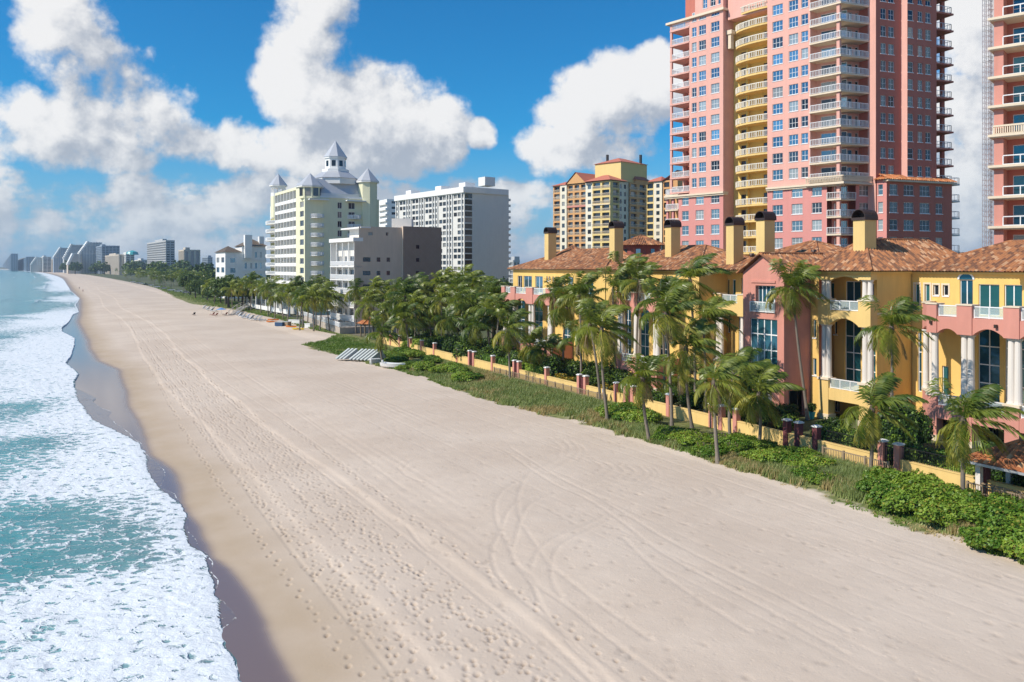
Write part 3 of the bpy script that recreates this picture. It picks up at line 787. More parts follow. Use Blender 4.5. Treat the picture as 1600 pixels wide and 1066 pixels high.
def rail_mesh(pts, h=1.05, mat='rail_white', step=0.42, bar=0.05, top=0.09, posts=1.9, panel=False, closed=False):
    """Railing along a line of 2-D points: top and bottom rail, posts, thin balusters."""
    mb = MB()
    segs = list(zip(pts[:-1], pts[1:]))
    for (a, b) in segs:
        a = Vector((*a[:2], 0)); b = Vector((*b[:2], 0)); L = (b - a).length
        if L < 0.05: continue
        zt = Vector((0, 0, h)); zb = Vector((0, 0, 0.14))
        mb.bar(a + zt, b + zt, top); mb.bar(a + zb, b + zb, 0.06)
        n = max(1, round(L / posts))
        for i in range(n + 1): q = a + (b - a) * i / n; mb.bar(q + Vector((0, 0, 0.01)), q + Vector((0, 0, h - top / 2)), 0.08)
        if step:
            n = max(1, round(L / step))
            for i in range(n): q = a + (b - a) * (i + .5) / n; mb.bar(q + Vector((0, 0, 0.17)), q + Vector((0, 0, h - top / 2)), bar)
    return mb.mesh('railing', mat)

def local_pts(root, pts):
    c, k = math.cos(-root.rotation_euler.z), math.sin(-root.rotation_euler.z); out = []
    for p in pts:
        x, y = p[0] - root.location.x, p[1] - root.location.y
        out.append((x * c - y * k, x * k + y * c))
    return out
def ccw(pts):
    a = sum(p[0] * q[1] - q[0] * p[1] for p, q in zip(pts, pts[1:] + pts[:1]))
    return pts if a > 0 else pts[::-1]
def slab_mesh(pts, t, mat, name='slab'):
    mb = MB(); mb.prism(ccw(list(pts)), 0, t); return mb.mesh(name, mat)
def line_x(p, d, px):
    """Point on the line p + t d that shows in photo column px."""
    k = (px - CX) / FPX; t = (k * p[1] - p[0]) / (d[0] - k * d[1])
    return Vector((p[0] + d[0] * t, p[1] + d[1] * t))

def hip_slope(mb, p0, p1, q0, q1, period=0.36, tl=0.46, amp=0.10, roll=True):
    """One roof slope of barrel tiles: eave p0-p1 (left to right seen from outside), ridge q0-q1."""
    p0, p1, q0, q1 = map(Vector, (p0, p1, q0, q1))
    e = (p1 - p0); L = e.length; e.normalize()
    up = (q0 - p0); up = up - e * up.dot(e); H = up.length; up.normalize(); nrm = e.cross(up).normalized()
    a0 = (q0 - p0).dot(e); a1 = (q1 - p0).dot(e)
    def hmax(x):
        h = H
        if a0 > 1e-3 and x < a0: h = min(h, H * x / a0)
        if a1 < L - 1e-3 and x > a1: h = min(h, H * (L - x) / (L - a1))
        return max(h, 0)
    def hmin(x):
        h = 0.0
        if a0 < -1e-3 and x < 0: h = H * x / a0
        if a1 > L + 1e-3 and x > L: h = H * (x - L) / (a1 - L)
        return h
    xa, xb = min(0, a0), max(L, a1)
    n = max(2, int((xb - xa) / period * 4)); rows = max(1, int(H / (tl * 2)))
    base = len(mb.v); uv = mb.uv if mb.uv is not None else []
    mb.uv = uv
    for i in range(n + 1):
        x = xa + (xb - xa) * i / n; ph = x / period; lo, hi = hmin(x), hmax(x)
        z = amp * (abs(math.sin(math.pi * ph)) * 1.6 - 0.6)
        for j in range(rows + 1):
            v = lo + (hi - lo) * j / rows
            p = p0 + e * x + up * v + nrm * z
            mb.v.append(tuple(p)); uv.append((ph + 200, v / tl + 100))
    for i in range(n):
        for j in range(rows):
            a = base + i * (rows + 1) + j
            mb.f.append((a, a + rows + 1, a + rows + 2, a + 1)); mb.mi.append(0)

def ridge_tube(mb, p, q, r=0.13):
    p, q = Vector(p), Vector(q); n = max(2, int((q - p).length / 1.0)); i0 = len(mb.v)
    mb.tube([p + (q - p) * k / n for k in range(n + 1)], [r] * (n + 1), 6)
    if mb.uv is not None:
        for k in range(len(mb.v) - len(mb.uv)): mb.uv.append((7.5 + (k // 6) * 1.0, 3.5 + (k // 6)))

def hip_roof(parent, x0, x1, y0, y1, ze, rise, over=0.75, mat='tiles', hips=(1, 1), name='roof', eave_mat='cream_yellow'):
    """Rectangular hip roof (local frame of parent); hips says which ends are hipped."""
    X0, X1, Y0, Y1 = x0 - over, x1 + over, y0 - over, y1 + over
    W, D = X1 - X0, Y1 - Y0; zr = ze + rise; run = min(W, D) / 2
    if W >= D:
        ra = (X0 + (run if hips[0] else 0), (Y0 + Y1) / 2, zr); rb = (X1 - (run if hips[1] else 0), (Y0 + Y1) / 2, zr)
    else:
        ra = ((X0 + X1) / 2, Y0 + (run if hips[0] else 0), zr); rb = ((X0 + X1) / 2, Y1 - (run if hips[1] else 0), zr)
    A, B, C, D_ = (X0, Y0, ze), (X1, Y0, ze), (X1, Y1, ze), (X0, Y1, ze)
    mb = MB(); mb.uv = []
    if W >= D:
        hip_slope(mb, A, B, ra, rb); hip_slope(mb, C, D_, rb, ra)
        hip_slope(mb, B, C, rb, rb) if hips[1] else None
        hip_slope(mb, D_, A, ra, ra) if hips[0] else None
    else:
        hip_slope(mb, B, C, ra, rb); hip_slope(mb, D_, A, rb, ra)
        hip_slope(mb, A, B, ra, ra) if hips[0] else None
        hip_slope(mb, C, D_, rb, rb) if hips[1] else None
    o = part(name, mb, mat, parent)
    rm = MB(); rm.uv = []
    up = Vector((0, 0, 0.05))
    ridge_tube(rm, Vector(ra) + up, Vector(rb) + up) if (Vector(ra) - Vector(rb)).length > 0.3 else None
    ends = [(A, ra), (D_, ra), (B, rb), (C, rb)] if W >= D else [(A, ra), (B, ra), (C, rb), (D_, rb)]
    for k, (p, q) in enumerate(ends):
        if hips[0 if k < 2 else 1]: ridge_tube(rm, Vector(p) + up, Vector(q) + up)
    if rm.f: part('ridge_tiles', rm, mat, o)
    sf = MB(); sf.box(X0 + 0.4, X1 - 0.4, Y0 + 0.4, Y1 - 0.4, ze - 0.28, ze - 0.08)
    part('eave', sf, eave_mat, o)
    return o

# ------------------------------------------------------------------ the pink high-rise
def pink_tower():
    T0 = Vector(at(1047, 173)); T5 = Vector(at(1312, 144)); e = (T5 - T0).normalized(); n = Vector((-e.y, e.x))
    root = thing('apartment_tower', 'tall pink apartment tower with a yellow bay of curved balconies', 'tower', (*(T0 + n * 14 + e * 16), 0))
    fh = 3.05; zc = 30.7
    ups = [zc + 0.45 + fh * k for k in range(14)]; lows = [zc - fh * (k + 1) for k in range(5)]
    ztop = 75.5
    rn = random.Random(3)
    def wl(F, cols, zlist, wz=0.75, h=1.85, mat='pink_tower', z0=0, z1=1, x0=0.0, x1=None, pm='pane_blue', nz=2, sub=True, y=0.0):
        holes = []
        for (a, b, nx) in cols:
            xa, xb = F.s(a), F.s(b)
            for z in zlist:
                holes.append((xa, xb, z + wz, z + wz + h))
                F.window(xa, z + wz, xb - xa, h, nx, nz, pm=pm if rn.random() > 0.22 else 'pane_dark', sub=sub)
        F.wall(z0, z1, holes, mat, x0=x0, x1=x1)
    # left wing, sea face
    L = Fac(root, T0, T5); sL = L.s
    a1, a2 = sL(1077), sL(1130); b1, b2 = sL(1199), sL(1266)
    wl(L, [(1081, 1088.3, 1.6 and 2), (1092, 1103, 3), (1111, 1124, 3)], [z for z in ups if z < 66], z0=zc, z1=66, x0=a1, x1=a2)
    wl(L, [(1098, 1105, 2), (1110, 1118, 2), (1122, 1126, 1)], [66.6, 69.65, 72.7], z0=66, z1=ztop, x0=sL(1086), x1=a2, wz=0.9)
    wl(L, [(1065.6, 1076, 2), (1087, 1099.5, 3), (1111, 1124, 3)], lows, mat='pink_low', z0=lows[-1], z1=zc, x0=sL(1060), x1=a2, wz=0.8)
    # right wing, sea face
    wl(L, [(1207, 1223, 3), (1232.5, 1247, 3), (1252, 1262.6, 2)], ups, z0=zc, z1=ztop, x0=b1, x1=b2)
    wl(L, [(1207, 1223, 3), (1237, 1254, 3), (1268.5, 1284, 3)], lows, mat='pink_low', z0=lows[-1], z1=zc, x0=b1, x1=sL(1292), wz=0.8)
    # cornice bands
    for (xa, xb) in ((sL(1040), a2 + 0.35), (b1, L.L + 0.4)):
        L.box('cornice', xa, xb, -0.55, 1.2, zc - 0.45, zc - 0.1, 'trim'); L.box('cornice', xa, xb, -0.35, 1.0, zc - 0.75, zc - 0.448, 'trim')
    L.box('cornice', sL(1046) - 0.6, a2 + 0.4, -0.5, 1.0, 66.1, 66.55, 'trim')
    # returns into the recess, shaded side of the left wing
    P2 = L.world(a2, 0); R = Fac(root, P2, P2 + n * 3.4)
    R.wall(0, ztop, [], 'pink_tower')
    L.box('capital', a2 + 0.1, a2 + 1.3, 0.9, 2.2, 61.4, 62.2, 'trim'); L.box('capital', a2 + 0.3, a2 + 1.0, 1.1, 2.0, 58.6, 61.398, 'trim')
    # yellow bay
    Yf = Fac(root, P2 + n * 3.4, L.world(b1 + 3, 3.4))
    holes = []
    for z in lows + ups:
        for (pa, pb) in ((1158, 1168.5), (1193, 1200)):
            xa, xb = Yf.s(pa), Yf.s(pb); holes.append((xa, xb, z + 0.2, z + 2.4)); Yf.window(xa, z + 0.2, xb - xa, 2.2, 2, 1, fm='frame_dark', pm='pane_dark', sill=False)
    Yf.wall(0, 66.4, holes, 'tower_yellow')
    ya = Yf.s(1153); yb = ya + (Yf.L - ya) * 1.02; W = (yb - ya)
    arc = [(ya + W * (0.5 - 0.5 * math.cos(math.pi * k / 12)), -2.9 * math.sin(math.pi * k / 12) ** 0.8) for k in range(13)]
    me_s = slab_mesh(arc, 0.34, 'cream_yellow', 'balcony'); me_r = rail_mesh(arc, 1.1, 'rail_cream', step=0.36, bar=0.10, top=0.14, posts=2.0)
    for z in lows + ups:
        if z > 65: continue
        o = Yf.put('balcony', me_s, 0, 0, z - 0.22); ob('railing', me_r, o, (0, 0, 0.34))
    Yf.box('post', Yf.s(1170), Yf.s(1172.5), -0.9, -0.45, lows[-1], 58, 'tower_yellow')
    Yf.box('bay_head', ya - 0.6, Yf.L + 0.2, -2.4, -0.003, 64.2, ztop, 'pink_tower')
    # open corner balconies at the far left
    C0 = L.world(0.0, 0); Wb = a1
    outl = [(0, -0.1), (Wb, -0.1), (Wb, 4.6), (0, 4.6)]
    me_s = slab_mesh(outl, 0.3, 'pink_tower', 'balcony'); me_r = rail_mesh([(0.1, 4.4), (0.1, 0.1), (Wb, 0.1)], 1.1, 'rail_white', step=0.30, bar=0.09)
    for z in ups[:12]:
        o = L.put('balcony', me_s, 0, 0, z - 0.2); ob('railing', me_r, o, (0, 0, 0.3))
    L.box('post', 0.0, 0.45, 0.0, 0.45, zc, 66.1, 'pink_tower')
    L.box('post', 0.0, 0.45, 4.1, 4.55, zc, 66.1, 'pink_tower')
    LB = Fac(root, L.world(1.8, 5.0), L.world(a1, 5.0))
    LB.wall(zc, 66.1, [], 'pink_tower')
    for z in ups[:12]: LB.window(0.5, z + 0.2, LB.L - 0.9, 2.3, 2, 1, pm='pane_blue', y=-0.06, sill=False)
    Wl = sL(1060)
    outl = [(-1.2, -0.2), (Wl, -0.2), (Wl, 4.0), (-1.2, 4.0)]
    me_s = slab_mesh(outl, 0.3, 'trim', 'balcony'); me_r = rail_mesh([(-1.1, 3.9), (-1.1, 0.0), (Wl, 0.0)], 1.1, 'rail_white', step=0.30, bar=0.09)
    for z in lows + [zc]:
        o = L.put('balcony', me_s, 0, 0, z - 0.2); ob('railing', me_r, o, (0, 0, 0.3))
    for x in (-1.1, sL(1049)): L.box('post', x, x + 0.5, 0.1, 0.6, lows[-1], zc - 0.45, 'pink_low')
    LBb = Fac(root, L.world(-1.2, 3.3), L.world(Wl, 3.3)); LBb.wall(lows[-1], zc, [], 'condo_orange')
    # corner balconies of the right wing: sea side and camera side
    T6 = Vector(at(1356, 146.3)); e2 = (T6 - T5).normalized(); n2 = Vector((-e2.y, e2.x))
    dep = 2.0
    B0w = L.world(b2, dep); Cw = T5 + n * dep + n2 * dep; D0w = T6 + n2 * dep
    sw = Fac(root, L.world(b2, 0), B0w); sw.wall(zc, ztop, [], 'pink_tower')
    bk = Fac(root, B0w, Cw); holes = []
    ck = Fac(root, Cw, D0w); holes2 = []
    for z in ups:
        for (xa, xb) in ((0.8, 4.4), (5.3, min(6.8, bk.L - 0.3))):
            holes.append((xa, xb, z + 0.15, z + 2.45)); bk.window(xa, z + 0.15, xb - xa, 2.3, 2, 1, fm='frame_white', pm=('pane_blue' if rn.random() < .5 else 'pane_dark'), sill=False)
        for (xa, xb) in ((0.7, 3.0), (3.6, min(5.0, ck.L - 0.2))):
            holes2.append((xa, xb, z + 0.15, z + 2.45)); ck.window(xa, z + 0.15, xb - xa, 2.3, 3 if xb - xa > 2 else 1, 1, fm='frame_white', pm='pane_dark', sill=False)
    bk.wall(zc, ztop, holes, 'pink_tower'); ck.wall(zc, ztop, holes2, 'pink_tower')
    out = [L.world(b2 - 0.1, -0.25), T5 + (e - n - n2).normalized() * 0.4, T6 - n2 * 0.3, D0w, Cw, B0w]
    rl = [L.world(b2, -0.1), T5 + (e - n - n2).normalized() * 0.25, T6 - n2 * 0.12]
    rp = Vector((root.location.x, root.location.y))
    me_s = slab_mesh([tuple(p - rp) for p in out], 0.28, 'trim', 'balcony'); me_r = rail_mesh([tuple(p - rp) for p in rl], 1.1, 'rail_white', step=0.30, bar=0.08)
    for z in ups:
        o = ob('balcony', me_s, root, (0, 0, z - 0.2)); ob('railing', me_r, o, (0, 0, 0.28))
    L.box('post', L.L - 0.62, L.L - 0.05, 0.05, 0.62, lows[-1], ztop, 'pink_tower')
    # lower storeys under that corner
    xl = sL(1292); Blo = [L.world(xl, -0.2), T5 + (e - n - n2).normalized() * 0.45, line_x(T5, e2, 1337), line_x(T5, e2, 1337) + n2 * 1.6, T5 + n * 1.6 + n2 * 1.6, L.world(xl, 1.6)]
    rl = [L.world(xl, -0.05), T5 + (e - n - n2).normalized() * 0.3, line_x(T5, e2, 1337) - n2 * 0.05]
    me_s = slab_mesh([tuple(p - rp) for p in Blo], 0.28, 'trim', 'balcony'); me_r = rail_mesh([tuple(p - rp) for p in rl], 1.1, 'rail_white', step=0.34, bar=0.06)
    lb = Fac(root, L.world(xl, 1.6), T5 + n * 1.6 + n2 * 1.6); lc = Fac(root, T5 + n * 1.6 + n2 * 1.6, line_x(T5, e2, 1337) + n2 * 1.6)
    lb.wall(lows[-1], zc, [], 'pink_low'); lc.wall(lows[-1], zc, [], 'shaded_red_wall')
    for z in lows:
        o = ob('balcony', me_s, root, (0, 0, z - 0.2)); ob('railing', me_r, o, (0, 0, 0.28))
        lb.window(0.4, z + 0.15, lb.L - 0.8, 2.3, 2, 1, pm='pane_dark', y=-0.06, sill=False); lc.window(0.4, z + 0.15, lc.L - 0.7, 2.3, 3, 1, pm='pane_blue', y=-0.06, sill=False)
    lw = Fac(root, line_x(T5, e2, 1337), line_x(T5, e2, 1366)); holes = []
    for z in lows:
        holes.append((0.8, lw.L - 1.0, z + 0.7, z + 2.5)); lw.window(0.8, z + 0.7, lw.L - 1.8, 1.8, 3, 2, pm='pane_dark')
    lw.wall(lows[-1], zc, holes, 'pink_low')
    # terrace parapet above the lower corner
    me_p = rail_mesh([tuple(p - rp) for p in [L.world(b2 - 0.4, -0.75), T5 + (e - n - n2).normalized() * 1.15, line_x(T5, e2, 1362) - n2 * 0.8]], 1.0, 'trim', step=0.3, bar=0.14, top=0.22, posts=4)
    me_t = slab_mesh([tuple(p - rp) for p in [L.world(b2 - 0.6, -0.9), T5 + (e - n - n2).normalized() * 1.4, line_x(T5, e2, 1362) - n2 * 1.0, line_x(T5, e2, 1362) + n2, T5 + n + n2, L.world(b2 - 0.6, 0.2)]], 0.4, 'trim', 'terrace')
    o = ob('terrace', me_t, root, (0, 0, zc - 0.5)); ob('parapet', me_p, o, (0, 0, 0.4))
    # lit pier and the shaded camera side
    T7 = line_x(T6, e, 1368.5); pier = Fac(root, T6, T7); pier.wall(0, ztop, [], 'pink_tower')
    e3 = Vector((0.93, 0.37)).normalized()
    A8 = line_x(T7, e3, 1408); S1 = Fac(root, T7, A8)
    wl(S1, [(1376, 1384.5, 2), (1388, 1397, 2)], [z for z in ups], mat='shaded_red_wall', z0=zc, z1=ztop, pm='pane_shade')
    P8 = A8 + e * 1.1; Fac(root, A8, P8).wall(zc, 63.5, [], 'pink_tower')
    A9 = line_x(P8, e3, 1463.5); S2 = Fac(root, P8, A9)
    wl(S2, [(1418.5, 1427, 1), (1434, 1441.5, 2), (1446, 1454.5, 2)], [z for z in ups], mat='shaded_red_wall', z0=zc, z1=ztop, pm='pane_shade')
    S2.box('cornice', -0.3, 5.2, -0.35, 0.3, 63.4, 64.1, 'trim')
    # end balconies seen edge-on
    E0 = A9; E1 = line_x(A9, e3, 1487); n3 = Vector((-e3.y, e3.x))
    me_s = slab_mesh([tuple(p - rp) for p in [E0, E1 + e3 * 0.5, E1 + e3 * 0.5 + n3 * 5.5, E0 + n3 * 5.5]], 0.3, 'shaded_red_wall', 'balcony')
    me_r = rail_mesh([tuple(p - rp) for p in [E0 + n3 * .1, E1 + n3 * .1, E1 + n3 * 5.4]], 1.1, 'metal_grey', step=0.6, bar=0.04, top=0.07)
    for z in ups:
        o = ob('balcony', me_s, root, (0, 0, z - 0.25)); ob('railing', me_r, o, (0, 0, 0.3))
    mb = MB(); q = E1 - rp; mb.box(q.x - 0.55, q.x + 0.05, q.y + 2.5, q.y + 3.2, zc, ztop); part('post', mb, 'shaded_red_wall', root)
    # lower camera side with its strip of tiled roof
    Q0 = line_x(T7, e, 1370); Q1 = line_x(Q0, e, 1385.5); pl = Fac(root, Q0, Q1)
    wl(pl, [(1372, 1379.5, 1)], lows, mat='pink_low', z0=lows[-1], z1=zc + 0.3, wz=0.7)
    Q2 = line_x(Q1, e3, 1487.5); ls = Fac(root, Q1, Q2)
    wl(ls, [(1390, 1403, 2), (1412, 1428, 3), (1437, 1453, 3), (1462, 1473, 2)], lows, mat='shaded_red_wall', z0=lows[-1], z1=zc + 0.3, wz=0.7, pm='pane_shade')
    mb = MB(); mb.uv = []
    up = Vector((0, 0, zc + 0.35)); w3 = lambda v, z: Vector((v.x - rp.x, v.y - rp.y, z))
    hip_slope(mb, w3(Q1 - n3 * 0.8 - e3 * .5, zc + 0.3), w3(Q2 - n3 * 0.8 + e3 * .4, zc + 0.3), w3(Q1 + n3 * 1.8, zc + 1.4), w3(Q2 + n3 * 1.8 + e3 * .4, zc + 1.4), period=0.5)
    hip_slope(mb, w3(Q0 - n * 0.6 - e * .5, zc + 0.3), w3(Q1 - n3 * 0.8 - e3 * .5, zc + 0.3), w3(Q0 + n * 1.8, zc + 1.4), w3(Q1 + n3 * 1.8, zc + 1.4), period=0.5)
    part('tiled_eave', mb, 'tiles_orange', root)
    mb = MB(); pts = [tuple(p - rp) for p in [Q1 - n3 * .7 - e3 * .4, Q2 - n3 * .7 + e3 * .4, Q2 + n3 * 2, Q1 + n3 * 2]]; mb.prism(ccw(pts), zc - 0.05, zc + 0.25); part('eave', mb, 'trim', root)
    # lower end balconies
    me_s = slab_mesh([tuple(p - rp) for p in [Q2 + n3 * .4, Q2 + e3 * 2.4 + n3 * .4, Q2 + e3 * 2.4 + n3 * 4.5, Q2 + n3 * 4.5]], 0.28, 'off_white', 'balcony')
    me_r = rail_mesh([tuple(p - rp) for p in [Q2 + n3 * .5, Q2 + e3 * 2.3 + n3 * .5, Q2 + e3 * 2.3 + n3 * 4.4]], 1.1, 'metal_grey', step=0.7, bar=0.04, top=0.07)
    for z in lows + [zc]:
        o = ob('balcony', me_s, root, (0, 0, z - 0.1)); ob('railing', me_r, o, (0, 0, 0.28))
    # body and hidden sides
    body = [T0 + n * 5, L.world(a1, 5.05), L.world(a1, 0.25), L.world(a2 - 0.02, 0.25), L.world(a2 - 0.02, 3.6), L.world(b1 + .02, 3.6), L.world(b1 + .02, 0.3), L.world(b2 - .02, 0.3), B0w + n * .22, Cw + n * .15 + n2 * .15, D0w + n2 * 0.2 - e2 * .1,
            T6 + n2 * 1.2 + e2 * .2, T7 + n3 * 0.24 + e3 * .02, A8 + n3 * 0.24, P8 + n3 * .26, A9 + n3 * 0.26 - e3 * .02, A9 + n3 * 22, T0 + n * 26]
    mb = MB(); mb.prism(ccw([tuple(p - rp) for p in body]), 0.0, ztop - 0.1); part('core', mb, 'shaded_red_wall', root)
    body2 = [L.world(sL(1060) + .02, 0.26), L.world(a2 - .03, 0.26), L.world(a2 - .03, 2.6), L.world(sL(1060) + .02, 2.6)]
    mb = MB(); mb.prism(ccw([tuple(p - rp) for p in body2]), 0.02, zc - 0.5)
    part('podium', mb, 'pink_low', root); mb = MB(); mb.prism(ccw([tuple(p - rp) for p in [Q0 + n * .3 + e * .05, Q1 + n3 * .26 - e * .05 + e3 * .1, Q2 + n3 * .26 - e3 * .05, Q2 + n3 * 20, Q0 + n * 16]]), 0.03, zc + 0.28); part('podium', mb, 'shaded_red_wall', root)
pink_tower()

def right_tower():
    P = Vector(at(1553, 95)); e = Vector((0.755, -0.656)).normalized(); n = Vector((-e.y, e.x))
    root = thing('apartment_tower', 'pink apartment tower with white framed balcony railings beside the hoist mast', 'tower', (*(P + n * 8 + e * 8), 0))
    F = Fac(root, P, P + e * 17); rp = Vector((root.location.x, root.location.y))
    B = Fac(root, P + n * 2.2, P + n * 2.2 + e * 17)
    zs = [47.6, 44.2, 40.85, 37.5, 34.2, 30.9, 27.4, 23.9, 20.5, 17.1]
    xs = [0, 1.0, 4.3, 5.1, 10.5, 11.3, 16.2, 17]
    holes = []
    rn = random.Random(8)
    for z in zs:
        for (a, b) in ((1.5, 4.1), (5.9, 9.8), (11.9, 15.6)):
            holes.append((a, b, z + 0.15, z + 2.5)); B.window(a, z + 0.15, b - a, 2.35, 2, 2, pm='pane_villa', sill=False, y=0.1)
    B.wall(0, 51, holes, 'shaded_red_wall', reveal=0.2)
    for (a, b) in ((0, 0.95), (4.4, 5.2), (10.4, 11.2), (16.2, 17)):
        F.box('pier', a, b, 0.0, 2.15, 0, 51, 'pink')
    side = Fac(root, P + n * 14, P); side.wall(0, 51, [], 'pink', y=0.001)
    slab = MB(); slab.box(-0.35, 17.3, -0.55, 2.18, 0, 0.32); slab.box(-0.5, 17.4, -0.7, -0.548, 0.1, 0.38); sm = slab.mesh('balcony', 'trim')
    rms = []
    r = MB()
    for (a, b) in ((0.98, 4.37), (5.23, 10.37), (11.23, 16.17)):
        r.bar((a, -0.35, 1.1), (b, -0.35, 1.1), 0.11); r.bar((a, -0.35, 0.12), (b, -0.35, 0.12), 0.09)
        k = max(2, round((b - a) / 1.6))
        for i in range(k + 1): x = a + (b - a) * i / k; r.bar((x, -0.35, 0), (x, -0.35, 1.05), 0.10)
    rm = r.mesh('railing', 'rail_white')
    bal = rail_mesh([(0.0, -0.4), (17, -0.4)], 1.0, 'trim', step=0.22, bar=0.11, top=0.2, posts=3)
    for z in zs:
        o = F.put('balcony', sm, 0, 0, z - 0.33); ob('railing', bal if abs(z - 30.9) < .1 else rm, o, (0, 0, 0.32))
    c = MB(); c.prism(ccw([tuple(p - rp) for p in [P + n * 2.5 + e * .02, P + n * 2.5 + e * 17, P + n * 16 + e * 17, P + n * 16 + e * .02]]), 0, 50.8); part('core', c, 'pink', root)
right_tower()

def hoist_mast():
    x, y = at(1543.5, 97)
    root = thing('hoist_mast', 'slender pale steel lattice hoist mast beside the pink tower', 'mast', (x, y, 0))
    for (dx, w) in ((-0.27, 0.46), (0.36, 0.30)):
        mb = MB()
        for sx in (-1, 1):
            for sy in (-1, 1): mb.bar((dx + sx * w / 2, sy * w / 2, 0), (dx + sx * w / 2, sy * w / 2, 52), 0.05)
        z = 0.2
        while z < 52:
            for sy in (-1, 1): mb.bar((dx - w / 2, sy * w / 2, z), (dx + w / 2, sy * w / 2, z), 0.045); mb.bar((dx - w / 2, sy * w / 2, z), (dx + w / 2, sy * w / 2, z + 0.6), 0.03)
            z += 0.6
        part('lattice_column', mb, 'metal_grey', root)
    for z in range(4, 52, 6):
        mb = MB(); mb.bar((0, 0, z), (1.5, 0.6, z), 0.06); part('wall_tie', mb, 'metal_grey', root)
hoist_mast()

# ------------------------------------------------------------------ the blocks further up the beach
def grid_face(F, cols, zlist, wz, h, mat, z0, z1, pm='pane_dark', reveal=0.3, sub=False, fm='frame_white', y=0.2, nx=1, x0=0, x1=None, nz=1):
    holes = []
    for (a, b) in cols:
        for z in zlist:
            holes.append((a, b, z + wz, z + wz + h)); F.window(a, z + wz, b - a, h, nx, nz, pm=pm, fm=fm, y=y, sub=sub, sill=False)
    return F.wall(z0, z1, holes, mat, reveal=reveal, x0=x0, x1=x1)

def grey_condo():
    C = Vector(at(553.4, 200)); e = Vector((0.545, -0.839)); n = Vector((-e.y, e.x)); e2 = n; n2 = -e
    A = line_x(C, e, 516)
    root = thing('apartment_block', 'low grey apartment block with white balconies on its sea front', 'apartment block', (*(C + n * 12 - e * 8), 0)); rp = Vector((root.location.x, root.location.y))
    fh = 3.28; zs = [2.9 + fh * k for k in range(6)]
    F = Fac(root, A, C); Bk = Fac(root, A + n * 2.0, C + n * 2.0)
    cols = []; k = 4; w = Bk.L / k
    for i in range(k): cols.append((i * w + (0.25 if i % 2 == 0 else 0.9), i * w + w - (0.8 if i % 2 == 0 else 1.6)))
    grid_face(Bk, cols, zs[:5], 0.1, 2.35, 'off_white', 0, 22.3, sub=True, nx=2, pm='pane_far', y=0.1)
    sl = MB(); sl.box(0, F.L, -0.1, 1.98, 0, 0.26); sm = sl.mesh('balcony', 'white_paint')
    rm = rail_mesh([(0.05, 0.0), (F.L - 0.05, 0.0)], 1.15, 'rail_white', step=0.24, bar=0.15, top=0.12, posts=4)
    for z in zs[:5]:
        o = F.put('balcony', sm, 0, 0, z - 0.28); ob('railing', rm, o, (0, 0, 0.26))
    for x in (0.0, F.L / 4, F.L / 2, 3 * F.L / 4, F.L - 0.25): F.box('post', x, x + 0.22, 0.05, 0.3 if 0.1 < x < F.L - 1 else 1.97, 2.9, 22.1, 'white_paint')
    F.box('parapet', -0.2, F.L + 0.01, -0.25, 2.3, 22.0, 22.9, 'white_paint')
    # camera side
    S = Fac(root, C, C + e2 * 12.7); cx = [(2.6, 5.3), (7.6, 8.9), (10.7, 11.9)]
    Send = line_x(C, e2, 690)
    cols = [(S.s(567), S.s(579)), (S.s(588.5), S.s(594.5)), (S.s(604), S.s(609.5))]
    grid_face(S, cols, zs[:5], 1.05, 1.05, 'grey_wall', 0, 22.9, sub=True, nx=2, fm='frame_dark', pm='pane_dark', y=0.15)
    PH = Fac(root, C + e2 * 1.2 + n2 * 0.002, C + e2 * 12.7); grid_face(PH, [(PH.s(575.5), PH.s(582.5)), (PH.s(603), PH.s(606.5))], [22.9], 0.6, 0.8, 'grey_wall', 22.9, 25.6, y=0.15)
    G = Fac(root, C + e2 * 12.6 - n2 * 0.7, Send); mid = (G.s(650), G.s(655.5))
    G.box('flank_corner', -0.02, 0.25, 0.02, 1.2, 0, 25.8, 'grey_wall')
    grid_face(G, [mid], zs[:6], 1.05, 1.0, 'brown_brick', 0, 25.9, sub=True, nx=1, fm='frame_dark', pm='pane_dark', y=0.15)
    # sea-front penthouse with a projecting white roof edge
    T = Fac(root, A + n * 3.2 + e * 5, C + n * 3.2 - e * 0.6); T.wall(22.9, 25.2, [], 'off_white')
    T.box('roof_edge', -1.8, T.L + 0.9, -1.6, 1.0, 25.2, 25.55, 'white_paint')
    c = MB(); c.prism(ccw([tuple(p - rp) for p in [A + n * 2.3 + e * .05, C + n * 2.3 - e * .3, C + e2 * 12.6 - e * .32, Send - e * .3, Send - e * 15, A + n * 25]]), 0, 22.8)
    c.prism(ccw([tuple(p - rp) for p in [A + n * 3.5 + e * 5.2, C + n * 3.5 - e * .35, Send - e * .33, Send - e * 9, A + n * 20]]), 22.8, 25.5); part('core', c, 'grey_wall', root)
    bx = MB(); q = line_x(C, e2, 640) - e * 4 - rp; bx.box(q.x - 2.5, q.x + 2.5, q.y - 2, q.y + 2, 25.4, 28.0); part('lift_house', bx, 'off_white', root)
    # ground floor of the pool terrace
    for x in (0.4, F.L / 2, F.L - 0.8): F.box('pillar', x, x + 0.4, 0.3, 0.7, 0, 2.62, 'off_white')
stucco('brown_brick', (0.32, 0.225, 0.17), var=0.12)
_m = MATS['brown_brick']; _n = NT(_m.node_tree)
